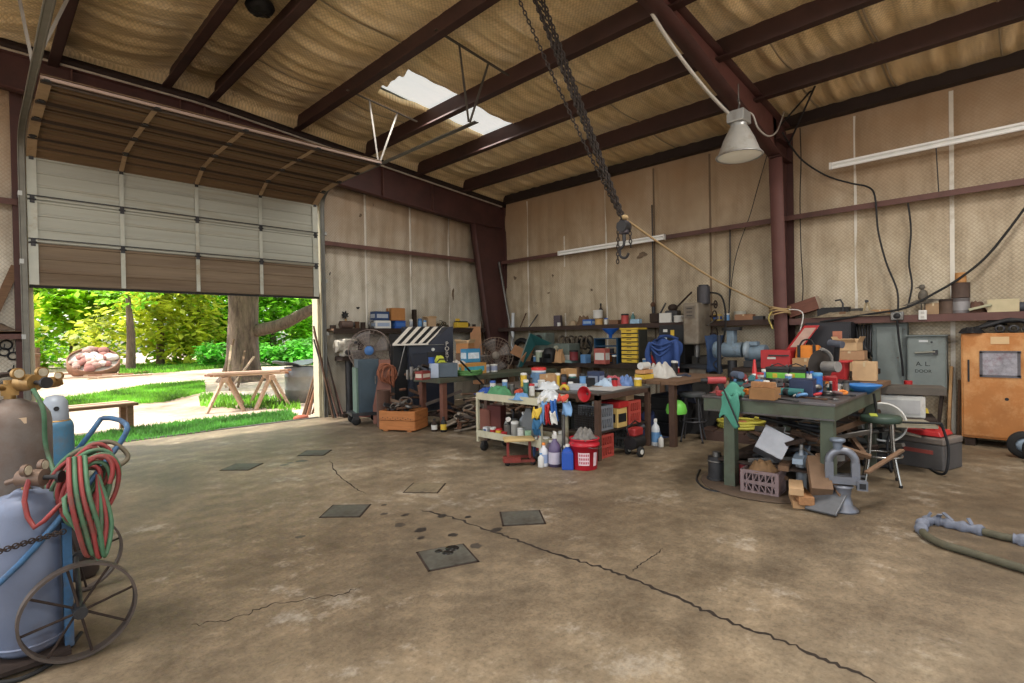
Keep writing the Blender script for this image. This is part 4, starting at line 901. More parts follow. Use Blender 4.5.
# ============================================================ below that shelf
# leaning rods by the track
for k, (px, dx, h, r, m_) in enumerate([(326, .1, 1.45, .018, RUST), (329, .16, 1.2, .016, DARKSTEEL), (332, .22, 1.35, .014, mt((150, 110, 96), .6, .3, .3, 8, .2)), (336, .1, 1.05, .018, DARKRUST), (339, .16, .95, .014, mt((158, 116, 104), .6, .3, .3, 8, .2))]):
    p = gy(px + 6, 408, 9.35); rod('steel_rod', 'thin steel rod leaning on the wall just right of the bay door track', (p.x, 9.3 + .03 * k, 0.02), (p.x - dx - .05, 9.72, h + .3), r, m_, 'rod', 'rods leaning by the door track')
coil('hose', 'reddish hose coiled on the floor by the door track', (5.28, 9.1, .02), .2, .016, 3, mt((150, 82, 76), .7, 0, .2, 8, .1), 'hose', (0, 0, 0), .08, 3)
t = thing('grinder', 'pale grimy bench machine on a dark stand right of the bay door', 'machine', (5.12, 9.50, 0))
WG = mt((206, 200, 184), .7, .1, .25, 10, .3, .5, (96, 82, 66))
M().box((0, 0, 1.33), (.30, .24, .34)).build('head', WG, t, bevel=.03); M().cyl((-.26, 0, 1.36), (-.15, 0, 1.36), .12, n=16).build('left_hub', WG, t); M().cyl((.15, 0, 1.36), (.27, 0, 1.36), .11, n=16).build('right_hub', DARKRUST, t)
M().cyl((-.1, -.14, 1.24), (-.1, -.2, 1.24), .05, n=12).cyl((.08, -.14, 1.42), (.08, -.19, 1.42), .04, n=12).build('knobs', DARKSTEEL, t)
M().box((0, 0, 1.12), (.42, .3, .08)).build('tray', DARKRUST, t); M().cyl((0, 0, .06), (0, 0, 1.1), .07, n=12).build('post', DARKSTEEL, t); M().box((0, 0, .03), (.4, .36, .06)).build('foot', DARKRUST, t)
M().tube([(.1, -.12, 1.08), (.2, -.16, .9), (.12, -.14, .7), (.22, -.12, .5)], .012, 6).build('cord', RUBBER, t)
o = rag('rag', 'dark oily rag heap on the floor under the pale bench machine', (5.45, 9.0, 0), (.45, .4, .22), DARKRUST, seed=5)
fan('big wire-cage pedestal fan with a blue hub beside the bay door', (5.30, 9.02, 1.27), .40, mt((60, 112, 180), .4, 0, .15, 8, 0), radians(-38), mt((150, 132, 122), .5, .5, .2, 10, .1))
# slate cabinet on casters
t = thing('tool_cabinet', 'tall narrow slate cabinet with a green side on casters', 'cabinet', (4.86, 8.45, 0), radians(-18))
SL = mt((62, 80, 92), .5, .1, .2, 3, .08, .3, (56, 60, 60)); SLG = mt((98, 124, 108), .6, .1, .2, 3, .08, .3, (74, 84, 72))
M().box((.03, 0, .67), (.36, .34, .93)).build('body', SL, t, bevel=.01); M().box((-.17, 0, .6), (.03, .34, .78)).build('side_panel', SLG, t); M().box((0, 0, .185), (.56, .44, .05)).build('base', DARKSTEEL, t)
M().box((.03, -.173, .7), (.3, .01, .76)).build('door', SL, t); M().cyl((.14, -.19, .7), (.14, -.19, .84), .01, n=8).build('handle', STEEL, t)
for a in (-.2, .2):
    for b_ in (-.18, .18): caster(t, a, b_, .075)
can('rusty brown upright drum beside the slate cabinet', (4.86, 7.86, 0), .115, .62, mt((98, 68, 54), .75, .2, .3, 4, .2, .4, (70, 50, 42)), name='steel_drum', cat='drum')
plank('panel_board', 'reddish panel standing behind the rusty drum', (5.02, 8.15, .0), (5.05, 8.22, 1.12), .32, .03, mt((140, 90, 74), .8, 0, .2, 4, .1), 'board', None, (.6, .8, 0))
# orange straps on the cooler strut
for k in range(5):
    o = coil('tie_down_strap', 'orange strap loop hanging in a bunch before the black cooler', (5.02 + .035 * k, 8.05, .92 - .03 * k), .13 + .015 * (k % 3), .012, 2, mt((156, 88, 58), .8, 0, .3, 14, .2), 'strap', (radians(90), radians(40 + 9 * k), radians(20 * k - 30)), .2, k + 2)
    o['group'] = 'orange straps before the cooler'
# black cooler with striped awning hood
NAVY = mt((44, 50, 66), .5, 0, .25, 2.5, .08, .3, (62, 58, 58)); NAVY2 = mt((34, 38, 52), .5, 0, .25, 2.5, .08)
t = thing('air_cooler', 'tall black portable cooler cabinet under a black and white striped hood', 'cooler', (6.03, 8.35, 0), radians(-20))
M().prism([(-.18, .11), (.42, .11), (.42, 1.72), (.30, 1.67), (-.18, 1.38)], -.29, .57, 'x').build('body', NAVY, t)
M().prism([(.0, .11), (.42, .11), (.42, 1.58), (.30, 1.50), (.0, 1.34)], -.54, -.29, 'x').build('side_housing', BLACK, t)
M().prism([(.06, 1.36), (.57, 1.36), (.57, 1.70), (.50, 1.70)], -.185, .3, 'y').build('side_tower', NAVY, t)
M().box((.05, -.19, .7), (.56, .02, 1.0)).build('front_panel', NAVY2, t, bevel=.006)
M().box((.22, -.20, 1.16), (.34, .03, .12)).build('intake_slot', BLACK, t); M().cyl((.16, -.205, 1.27), (.16, -.185, 1.27), .03, n=14).build('badge', WHITE, t)
M().box((.2, -.212, 1.36), (.34, .02, .012)).build('trim_line', STEEL, t)
HW = mt((216, 208, 194), .6, 0, .08, 6, .03)
# striped sloping sheet on the hood: five white slats over the black
A_, B_, C_, D_ = Vector((-.62, -.24, 1.375)), Vector((.05, -.24, 1.375)), Vector((.56, .3, 1.70)), Vector((-.18, .3, 1.70))
def hp_(u, v): return (A_.lerp(B_, u)).lerp(D_.lerp(C_, u), v)
M().grid(lambda u, v: hp_(u, v), 4, 4, False).build('hood_sheet', BLACK, t, solid=.012)
for k in range(5):
    u0 = k * .235; M().grid(lambda u, v: Vector(hp_(min(1, u0 + u * .115), v)) + Vector((0, -.004, .012)), 2, 4, False).build('white_slat', HW, t, solid=.006)
M().bar(Vector(hp_(0, 0)) + Vector((0, -.01, .0)), Vector(hp_(1, 0)) + Vector((0, -.01, 0)), .03, .03).build('hood_lip', HW, t)
M().cyl((-.38, -.22, 1.36), (-.52, -.2, .80), .012, n=8).build('strut', STEEL, t); M().cyl((-.34, -.22, 1.36), (-.16, -.2, .5), .008, n=8).build('strut', DARKSTEEL, t)
for k, chx in enumerate('PORT-A-'): text(chx, .115, HW, t, (.44, -.190, 1.37 - .095 * k), (radians(90), 0, 0), 'letter')
for a in (-.05, .13):
    M().box((a, -.204, .72), (.10, .01, .12)).build('sticker', mt((122, 130, 150), .5, 0, .1, 8, 0) if a < 0 else mt((116, 106, 150), .5, 0, .2, 18, 0), t)
for a in (-.22, .5):
    for b_ in (-.1, .35): caster(t, a, b_, .05)
# wooden crate with scrap
t = thing('wooden_crate', 'orange-brown wooden crate full of scrap metal on the floor', 'crate', (4.93, 7.36, 0), radians(-70 + 8))
CW = mt((188, 112, 52), .75, 0, .22, 5, .15, .25, (120, 72, 40), stretch=(1, 1, 6))
a, b_, h = .62, .46, .34
for s_ in (-1, 1):
    for k in range(2): M().box((0, s_ * b_ / 2, .1 + .155 * k), (a, .02, .145)).build('side_board', CW, t); M().box((s_ * a / 2, 0, .1 + .155 * k), (.022, b_, .145)).build('end_board', CW, t)
    M().box((s_ * (a / 2 - .1), 0, .012), (.08, b_, .024)).build('skid', CW, t)
M().box((0, 0, .035), (a - .02, b_ - .02, .02)).build('bottom', CW, t)
for k in range(12): M().box((-.25 + .045 * k, -b_ / 2 - .011, .2 + (.0 if k % 2 else .02)), (.016, .003, .012)).build('nail_slot', BLACK, t)
rnd = random.Random(12)
def scrap(label, name, x, y, z, L, kind, mat, group, rnd, cat='scrap'):
    m = M(); k = kind % 5
    if k == 0: m.box((0, 0, 0), (L, .05, .035))
    elif k == 1: m.cyl((-L / 2, 0, 0), (L / 2, 0, 0), .022, n=9)
    elif k == 2: m.box((0, 0, -.02), (L, .06, .008)).box((0, .028, .005), (L, .008, .05))
    elif k == 3: m.torus((0, 0, 0), L * .28, .014, 'z', 16, 6)
    else: m.lathe([(.02, -.02), (.06, -.02), (.065, 0), (.06, .02), (.02, .02), (.02, -.02)], (0, 0, 0), 14).cyl((0, 0, 0), (L * .5, 0, 0), .014, n=8)
    o = m.build(name, mat, None, (x, y, z), rot=(rnd.uniform(-.5, .5), rnd.uniform(-.35, .35), rnd.uniform(0, 3.1))); return tag(o, label, cat, group)
SCR = [DARKRUST, RUST, DARKSTEEL, mt((112, 104, 94), .6, .4, .3, 10, .2), STEEL]
for k in range(16):
    scrap('dark scrap iron piece heaped in the orange-brown wooden crate', ['scrap_bar', 'scrap_pipe', 'angle_iron', 'iron_ring', 'scrap_fitting'][k % 5], 4.93 + rnd.uniform(-.16, .16), 7.36 + rnd.uniform(-.22, .22), .33 + rnd.uniform(0, .12), rnd.uniform(.25, .5), k, SCR[k % 5], 'scrap in the wooden crate', rnd)

# ---- left bench with its clutter
ZB = .84
BX0, BX1, BY0, BY1 = 5.25, 8.1, 6.75, 7.45
t = thing('steel_workbench', 'long green-topped workbench beneath the black cooler and second fan', 'workbench', (6.65, 7.1, 0))
M().box((0, 0, ZB - .04), (2.9, .72, .08)).build('top', mt((78, 86, 68), .7, .1, .3, 5, .2, .5, (84, 66, 50)), t, bevel=.006)
for a in (-1.32, 1.32):
    for b_ in (-.28, .28): M().box((a, b_, (ZB - .08) / 2), (.085, .085, ZB - .08)).build('leg', mt((122, 74, 56), .75, .1, .25, 5, .2), t)
M().box((0, 0, .2), (2.6, .6, .03)).build('lower_shelf', DARKRUST, t)
bottle('small black bottle with yellow label at the foot of the left bench', (5.2, 6.66, 0), .05, .24, BLACK, BLACK, YELLOW); bottle('second dark bottle with pale label at the foot of the left bench', (5.14, 6.82, 0), .05, .2, DARKRUST, BLACK, WHITE)
SCL = [RUST, mt((132, 104, 82), .8, .1, .35, 10, .2), mt((104, 92, 84), .7, .3, .3, 10, .2), mt((150, 136, 118), .7, .2, .3, 10, .2), DARKRUST, mt((128, 84, 62), .85, .1, .35, 10, .3)]
rnd = random.Random(77)
for k in range(170):
    x = rnd.uniform(5.4, 8.0); y = rnd.uniform(6.38, 7.2); z = (.04 + .5 * rnd.random() * min(1, (y - 6.3) / .55))
    scrap('rusty iron offcut in the dark scrap heap under the green-topped bench', ['scrap_bar', 'scrap_pipe', 'angle_iron', 'iron_ring', 'scrap_fitting'][k % 5], x, y, max(.05, z), rnd.uniform(.3, .75), k * 3 + k // 5, SCL[(k * 7) % 6], 'scrap heap under the left bench', rnd)
rnd = random.Random(78)
for k in range(16):
    scrap('dark steel odd end lying along the left of the green-topped bench', ['scrap_bar', 'scrap_pipe', 'angle_iron', 'iron_ring', 'scrap_fitting'][k % 5], rnd.uniform(5.1, 5.75), rnd.uniform(7.0, 7.5), ZB + rnd.uniform(.02, .14), rnd.uniform(.2, .45), k * 3, SCR[(k * 3) % 5], 'odd ends on the left bench', rnd)
rnd = random.Random(79)
for k in range(26):
    scrap('rusty bit of iron standing in the clutter behind the wooden crate', ['scrap_bar', 'scrap_pipe', 'angle_iron', 'scrap_fitting', 'iron_ring'][k % 5], rnd.uniform(5.0, 5.5), rnd.uniform(7.5, 7.95), .05 + rnd.random() * .55, rnd.uniform(.25, .5), (0, 1, 2, 4, 3)[k % 5], SCL[(k * 5) % 6], 'iron clutter behind the wooden crate', rnd)
def lb(px, dy=0, z=ZB): p = gy(px, 385, 7.0 + dy); return (p.x, 7.0 + dy, z)
p = lb(440, -.05); t = thing('battery_charger', 'grey battery charger with a pale blue square-patterned front on the left bench', 'charger', p, radians(-30))
M().box((.1, 0, .12), (.36, .22, .23)).build('body', mt((84, 98, 110), .5, .1, .15, 5, .05), t, bevel=.01); M().box((-.1, -.03, .12), (.12, .24, .23)).build('front_face', mt((176, 190, 212), .5, 0, .1, 8, .02), t)
for a in (-.06, .05): M().box((-.165, a - .03, .12), (.012, .07, .08)).build('window', mt((60, 76, 100), .4, 0, .1, 8, 0), t)
M().tube([(-.05, 0, .24), (0, 0, .3), (.15, 0, .3), (.22, 0, .24)], .012, 6).build('handle', BLACK, t)
can('bright blue cup on the charger on the left bench', lb(432, 0, ZB + .235), .05, .1, BLUE, name='cup', cat='cup'); rag('rag', 'bright yellow-green rag on top of the battery charger', lb(440, .02, ZB + .24), (.2, .16, .12), mt((196, 206, 44), .8, 0, .15, 8, .1), seed=8)
carton('small red box at the left front of the left bench', lb(423, -.18), (.22, .14, .13), .3, mt((150, 56, 50), .6, 0, .15, 6, .05), tape=False, stripe=mt((206, 190, 170), .5, 0, .1, 6, 0))
rod('steel_pipe', 'short bright upright pipe on the left bench', lb(412), Vector(lb(412)) + Vector((0, 0, .2)), .03, STEEL, 'pipe'); rod('steel_pipe', 'short dull upright pipe left of the bright one', lb(408, .1), Vector(lb(408, .1)) + Vector((0, 0, .15)), .028, STEEL, 'pipe')
carton('torn brown carton with raised flaps behind the charger', lb(466, .5, ZB + .36), (.26, .24, .18), .4, mt((184, 122, 66), .8, 0, .12, 6, .05), True)
carton('plain crate box holding up the torn brown carton', lb(467, .5), (.3, .28, .36), .1, mt((124, 96, 74), .8, 0, .2, 6, .1))
rag('rag', 'pile of brown and white cloth strips behind the charger', lb(459, .15), (.42, .34, .26), mt((190, 178, 166), .85, 0, .5, 10, .4), seed=3)
carton('bright blue box with a white sign on the left bench', lb(471, .25, ZB + .2), (.3, .2, .24), -.1, mt((52, 140, 190), .5, 0, .12, 8, 0), tape=False, stripe=mt((210, 226, 236), .5, 0, .3, 12, 0))
carton('long orange-yellow carton on the left bench under the blue box', lb(470, .1), (.62, .24, .19), .08, mt((214, 150, 66), .7, 0, .12, 6, .03), tape=False, stripe=mt((70, 176, 196), .5, 0, .2, 10, 0))
coil('hose', 'green hose coil lying on the right of the left bench', lb(470, -.2, ZB + .01), .2, .018, 3, mt((86, 144, 70), .6, 0, .15, 8, .05), 'hose', (0, 0, 0), .1, 6)
for k, px in enumerate((486, 494)): can(['left', 'right'][k] + ' one of two white cups at the right end of the left bench', lb(px, .15), .07, .14, WHITE, None, mt((150, 160, 190), .5, 0, .1, 8, 0), 'cup', 'cup')
rod('pry_bar', 'black bar slanting across the right end of the left bench', lb(461, -.35, ZB + .26), (lb(482)[0], 6.62, .42), .016, BLACK, 'bar')
fan('second wire-cage fan standing near the corner column', (8.12, 8.5, 1.08), .40, mt((150, 136, 120), .6, .3, .2, 10, .1), radians(-40), mt((168, 142, 122), .55, .4, .2, 10, .1))
plank('plywood_strip', 'tan plywood strip leaning behind the second fan', (8.15, 9.1, .4), (8.42, 9.5, 1.74), .26, .02, mt((186, 130, 86), .75, 0, .15, 4, .05), 'board', None, (.5, .8, 0))
plank('cardboard_strip', 'tan torn cardboard strip slanting right of the second fan', (8.28, 8.12, 1.22), (8.80, 7.95, .95), .22, .02, mt((196, 138, 92), .8, 0, .12, 6, .05), 'cardboard', None, (0, .8, .5))
plank('cardboard_strip', 'second tan cardboard strip propped low right of the fan', (8.5, 8.05, .93), (8.72, 7.9, 1.25), .2, .02, mt((196, 138, 92), .8, 0, .12, 6, .05), 'cardboard', None, (0, .8, .5))
for k, (a, b_, r, m_, lab) in enumerate([((494, 330), (494, 246), .028, GALV, 'tallest galvanized pipe standing in the corner'), ((513, 342), (499, 262), .03, STEEL, 'grey pipe leaning in the corner right of the tallest'), ((482, 330), (479, 297), .012, OLDWOOD, 'thin stick leaning on the corner column'), ((487, 330), (491, 300), .012, OLDWOOD, 'second thin stick leaning on the corner column')]):
    X_ = 9.1 if k < 2 else 8.9; p = gx(a[0], a[1], X_); q = gx(b_[0], b_[1], X_ + .1)
    d = (p - q); p0 = q + d * ((q.z - .02) / (q.z - p.z)); rod('pipe', lab, p0, q, r, m_, 'pipe')
q = gx(513, 313, 9.15); rod('pipe', 'short white pipe standing right of the corner pipes', (q.x - .1, q.y, .02), q, .04, mt((206, 212, 216), .45, 0, .08, 6, 0), 'pipe')
# ============================================================ centre: cart, steel bench and all around them
BEIGE = mt((196, 190, 158), .6, .1, .15, 5, .08, .35, (128, 112, 86))
ZC = .72
t = thing('shop_cart', 'beige steel shop cart with two trays and black casters', 'cart', (4.88, 4.66, 0))
CWX, CWY = .50, 1.12
for z in (ZC - .03, .2):
    M().box((0, 0, z), (CWX, CWY, .015)).build('tray', BEIGE, t)
    m = M()
    for s_ in (-1, 1): m.box((s_ * CWX / 2, 0, z + .03), (.012, CWY, .085)); m.box((0, s_ * CWY / 2, z + .03), (CWX, .012, .085))
    m.build('tray_rim', BEIGE, t)
for a in (-1, 1):
    for b_ in (-1, 1):
        M().box((a * (CWX / 2 - .01), b_ * (CWY / 2 - .01), .42), (.035, .035, .6)).build('post', BEIGE, t); caster(t, a * .2, b_ * .48, .06)
def cb(px, X=4.78, z=.21): p = gx(px, 430, X); return (X, p.y, z)
# lower tray
t = thing('glass_jar', 'square blue-labelled tin at the left of the cart lower tray', 'tin', cb(487, 4.72)); M().box((0, 0, .05), (.08, .08, .1)).build('body', mt((206, 208, 212), .5, 0, .1, 8, 0), t, bevel=.004); M().box((-.041, 0, .05), (.002, .05, .05)).build('label', mt((58, 84, 140), .5, 0, .1, 8, 0), t)
can('red-banded can second on the cart lower tray', cb(493, 4.7), .04, .11, WHITE, None, RED); can('yellow can third on the cart lower tray', cb(499, 4.7), .045, .1, YELLOW, RED); can('short red can beside the yellow one on the lower tray', cb(504, 4.7), .04, .08, RED)
can('silver can in the middle of the cart lower tray', cb(508, 4.78), .055, .16, STEEL); can('tall grey can with white lid on the cart lower tray', cb(515, 4.8), .05, .2, mt((160, 158, 150), .5, .2, .1, 8, 0), WHITE); can('white can toward the right of the cart lower tray', cb(521, 4.74), .045, .15, WHITE, GALV); can('pale green small can right on the cart lower tray', cb(528, 4.76), .04, .12, mt((150, 190, 150), .5, 0, .1, 8, 0))
carton('rusty brown box at the back of the cart lower tray', cb(489, 5.0), (.16, .2, .28), 0, mt((130, 72, 56), .75, 0, .2, 6, .1), tape=False); carton('dark red box leaning at the back of the lower tray', cb(497, 5.02), (.14, .22, .34), .2, mt((108, 50, 44), .75, 0, .2, 6, .1), tape=False)
t = thing('bench_vise', 'grey cast tool lying in the cart lower tray', 'tool', cb(512, 4.96, .22), .6); M().box((0, 0, .1), (.26, .16, .16)).build('body', mt((150, 152, 148), .6, .2, .2, 8, .1), t, bevel=.03); M().cyl((-.13, 0, .16), (-.25, 0, .22), .035, n=10).build('nose', STEEL, t); M().tube([(.1, 0, .18), (.16, 0, .28), (.0, 0, .3)], .014, 7).build('lever', DARKSTEEL, t)
bottle('grey plastic bottle at the right of the cart lower tray', cb(524, 4.96, .22), .06, .3, mt((140, 146, 150), .5, 0, .1, 8, 0))
t = thing('tool_case', 'grey triangular guard leaning at the right end of the lower tray', 'guard', cb(529, 4.92, .22), .2); M().prism([(-.16, 0), (.16, 0), (.02, .36), (-.05, .36)], -.04, .04, 'x').build('plate', mt((120, 124, 126), .6, .2, .2, 8, .1), t); M().torus((0, 0, .1), .05, .01, 'x', 14, 5).build('ring', DARKSTEEL, t)
# on top of the cart
def ctp(px, X=4.85, z=ZC): p = gx(px, 395, X); return (X, p.y, z)
rag('rag', 'bright blue rag at the left of the cart top', ctp(487), (.25, .26, .09), mt((36, 80, 170), .8, 0, .2, 8, .2), seed=2)
rag('rag', 'crumpled green cloth on the cart top', ctp(499), (.34, .36, .13), mt((72, 142, 92), .8, 0, .25, 8, .2), seed=4)
t = thing('cordless_drill', 'orange-red power tool on the cart top right of the green cloth', 'power tool', ctp(519), .5); M().cyl((-.1, 0, .07), (.08, 0, .07), .035, n=12).build('body', mt((210, 72, 44), .5, 0, .12, 8, .05), t); M().cyl((.08, 0, .07), (.15, 0, .07), .018, n=10).build('chuck', DARKSTEEL, t); M().box((-.08, 0, .02), (.06, .05, .09)).build('grip', BLACK, t)
rag('plastic_bag', 'pale blue plastic bag on the front edge of the cart top', ctp(521, 4.7), (.22, .22, .08), LBLUE, 'bag', seed=6)
for k, (px, X, r, h, m_, cp_, lab) in enumerate([(493, 5.0, .04, .16, WHITE, BLUE, 'white can with blue lid at the back left of the cart top'), (505, 5.05, .035, .18, LBLUE, WHITE, 'light blue can at the back of the cart top'), (512, 5.0, .04, .14, STEEL, None, 'silver can at the back middle of the cart top'), (526, 5.02, .035, .2, mt((60, 120, 110), .5, 0, .1, 8, 0), WHITE, 'teal can at the back right of the cart top'), (532, 5.05, .035, .15, WHITE, RED, 'white can with red lid at the back right of the cart top')]): can(lab, ctp(px, X), r, h, m_, cp_)
CLR = mt((206, 212, 216), .2, 0, .12, 14, .2)
rag('plastic_bag', 'clear crumpled plastic bag between cart top and bench', (5.0, 4.28, ZC), (.30, .28, .10), CLR, 'bag', seed=11)
rag('plastic_bag', 'second clear plastic bag at the right end of the cart top', (4.85, 4.16, ZC), (.3, .24, .12), CLR, 'bag', seed=12)
# gloves and rags hanging at the right end of the cart
def hang(name, label, px, py0, py1, X, wd, mats, cat='rag', k=1):
    p = gx(px, py0, X); q = gx(px, py1, X); h = p.z - q.z; t = thing(name, label, cat, (X, p.y, p.z))
    n = len(mats); part_names = ['cuff', 'palm'] if n == 2 else ['cloth']
    for i, mm in enumerate(mats):
        z0, z1 = -h * i / n, -h * (i + 1) / n
        M().grid(lambda u, v: (.03 * sin(7 * u + k + 3 * v) * (1 - .3 * v), (u - .5) * wd * (1 + .25 * sin(3 * v + k)), z0 + (z1 - z0) * v + .012 * sin(9 * u + k)), 14, 8).build(part_names[i] if i < 2 else 'cloth', mm, t, solid=.012)
    if name == 'work_glove':
        for f in range(4): M().tube([(0, wd * (-.38 + .25 * f), -h * .95), (.01, wd * (-.4 + .26 * f), -h * 1.12), (.02, wd * (-.4 + .26 * f), -h * 1.25)], [.014, .013, .008], 7).build('finger', mats[-1], t)
    return t
hang('work_glove', 'yellow and blue work glove hanging at the right front of the cart', 536, 408, 430, 4.57, .11, [YELLOW, mt((40, 104, 150), .7, 0, .2, 8, .1)], 'glove', 1)
hang('rag', 'light blue cloth strip hanging beside the yellow and blue glove', 543, 402, 424, 4.6, .07, [LBLUE], 'rag', 2)
hang('rag', 'red cloth strip hanging between the blue strips on the cart end', 548, 404, 424, 4.6, .06, [RED], 'rag', 3)
hang('rag', 'strong blue cloth hanging right of the red strip on the cart end', 554, 400, 420, 4.62, .08, [mt((44, 104, 190), .7, 0, .15, 8, .1)], 'rag', 4)
hang('rag', 'white cloth hanging below the blue one on the cart end', 553, 412, 424, 4.58, .07, [WHITE], 'rag', 5)
hang('rag', 'pale blue shiny bag hanging rightmost on the cart end', 566, 402, 416, 4.75, .11, [mt((120, 170, 220), .4, 0, .15, 10, .1)], 'bag', 6)
hang('rag', 'orange and red cloth bunch on top of the cart end', 562, 395, 402, 4.7, .12, [mt((220, 70, 50), .7, 0, .3, 14, .1)], 'rag', 7)
hang('rag', 'small white cloth bunch at the top left of the hanging rags', 541, 396, 404, 4.62, .09, [WHITE], 'rag', 8)
# low red stool in front
t = thing('creeper_stool', 'low red-framed creeper stool with a worn tan seat in front of the cart', 'stool', tuple(gz(519, 463)), radians(-38))
M().box((0, 0, .285), (.36, .2, .035)).build('seat', mt((204, 172, 108), .75, 0, .15, 7, .1, .25, (150, 112, 70)), t, bevel=.012)
REDF = mt((140, 50, 40), .6, .1, .25, 8, .1, .3, (80, 46, 38))
for a in (-.13, .13): M().bar((a, 0, .27), (a, 0, .06), .03, .03).build('upright', REDF, t)
M().box((0, -.12, .05), (.34, .03, .03)).box((0, .12, .05), (.34, .03, .03)).box((-.15, 0, .05), (.03, .26, .03)).box((.15, 0, .05), (.03, .26, .03)).build('base_frame', REDF, t); M().box((-.1, -.11, .07), (.2, .1, .05)).build('tool_tray', REDF, t)
for a in (-.15, .15):
    for b_ in (-.12, .12): M().lathe([(.001, -.012), (.03, -.012), (.03, .012), (.001, .012)], (a, b_, .03), 12, 'y').build('wheel', RUBBER, t)
# bottles on the floor between stool and bucket
def fl_(px, py): p = gz(px, py); return (p.x, p.y, 0)
bottle('white bottle with orange cap on the floor right of the red stool', fl_(544, 466), .05, .27, mt((214, 216, 222), .5, 0, .08, 8, 0), ORANGE, mt((150, 170, 210), .5, 0, .1, 8, 0))
spraybottle('purple spray bottle with a tall clear trigger head on the floor', fl_(555, 466), .075, .42, mt((98, 84, 122), .35, 0, .15, 8, 0), WHITE, .8, mt((196, 188, 204), .5, 0, .1, 10, 0))
jug('blue jug on the floor left of the red bucket', fl_(568, 469), (.13, .13, .28), mt((36, 84, 190), .4, 0, .1, 8, 0), WHITE, .6)
jug('dark translucent jug behind the purple spray bottle', fl_(551, 462), (.12, .14, .26), mt((104, 96, 110), .4, 0, .15, 8, 0), WHITE, .2)
jug('pale frosted jug behind the blue jug', fl_(561, 459), (.15, .15, .34), mt((196, 192, 180), .4, 0, .1, 8, 0), WHITE, .4)
can('red can on the floor under the hanging rags', fl_(546, 455), .05, .22, RED, WHITE); can('orange can on the floor under the hanging rags', fl_(551, 454), .045, .2, ORANGE, BLACK); bottle('white bottle behind the orange-capped one on the floor', fl_(540, 460), .045, .3, WHITE, RED, RED)
bottle('dark blue bottle at the right end of the cart floor', fl_(536, 456), .04, .24, mt((46, 70, 120), .5, 0, .1, 8, 0), WHITE); bottle('small white bottle below the cart end', fl_(541, 467), .035, .16, WHITE, LBLUE)
t = thing('jack_stand', 'grey steel jack stand pole beside the cart end', 'jack stand', fl_(564, 462)); M().cyl((0, 0, .1), (0, 0, .60), .022, n=12).build('post', STEEL, t); M().box((0, 0, .61), (.1, .05, .025)).build('saddle', STEEL, t)
for k in range(3): M().bar((0, 0, .22), (.13 * cos(2.1 * k), .13 * sin(2.1 * k), 0), .03, .012).build('foot', STEEL, t)
# red bucket
t = thing('bucket', 'bright red plastic bucket with a white printed label in front of the steel bench', 'bucket', fl_(584.5, 468), radians(0))
M().lathe([(.001, .006), (.135, 0), (.142, .01), (.158, .26), (.172, .262), (.174, .285), (.160, .29), (.163, .33), (.172, .332), (.172, .345), (.158, .345), (.152, .28), (.135, .03), (.001, .03)], (0, 0, 0), 36).build('body', mt((204, 22, 40), .4, 0, .08, 6, .02), t)
BL = mt((228, 198, 204), .5, 0, .08, 14, 0)
fa = math.atan2(-(4.7), -(3.6))  # facing the camera side
def lab_patch(a0, a1, z0, z1, mat, nm):
    M().grid(lambda u, v: ((.1415 + .0167 * ((z0 + v * (z1 - z0)) / .26) * 1 + .0015) * cos(a0 + u * (a1 - a0)), (.1415 + .0167 * ((z0 + v * (z1 - z0)) / .26) + .0015) * sin(a0 + u * (a1 - a0)), z0 + v * (z1 - z0)), 10, 2).build(nm, mat, t)
lab_patch(-2.95, -2.12, .06, .20, BL, 'label'); lab_patch(-1.78, -1.42, .05, .20, BL, 'label')
for k in range(3):
    for j in range(6): lab_patch(-2.88 + .125 * j, -2.80 + .125 * j, .075 + .042 * k, .102 + .042 * k, mt((196, 60, 80), .5, 0, .1, 8, 0), 'printing')
M().tube(smoothpath([(-.16, .05, .3), (-.1, -.14, .26), (.06, -.19, .25), (.16, -.05, .3)], 5), .004, 5).build('wire_handle', STEEL, t)
rag('rag', 'grey tangle of wire and rag in the top of the red bucket', fl_(584.5, 468)[:2] + (.335,), (.26, .24, .12), mt((120, 116, 110), .7, .2, .5, 18, .4), seed=9)

# steel bench
ZS2 = .80
t = thing('steel_workbench', 'big steel workbench in the middle stuffed with crates beneath', 'workbench', (5.75, 4.65, 0))
BT = mt((104, 102, 98), .5, .4, .25, 5, .15, .45, (78, 62, 50)); BL_ = mt((92, 66, 52), .7, .2, .25, 6, .15)
M().box((0, 0, ZS2 - .012), (1.2, 2.0, .024)).build('top', BT, t, bevel=.004)
m = M()
for s_ in (-1, 1): m.box((s_ * .59, 0, ZS2 - .05), (.02, 2.0, .06)); m.box((0, s_ * .99, ZS2 - .05), (1.158, .02, .058))
m.build('apron', BL_, t)
for a in (-.57, .57):
    for b_ in (-.97, .97): M().box((a, b_, .39), (.06, .06, .78)).build('leg', BL_, t)
M().box((0, 0, .32), (1.14, 1.94, .02)).build('shelf', DARKRUST, t)
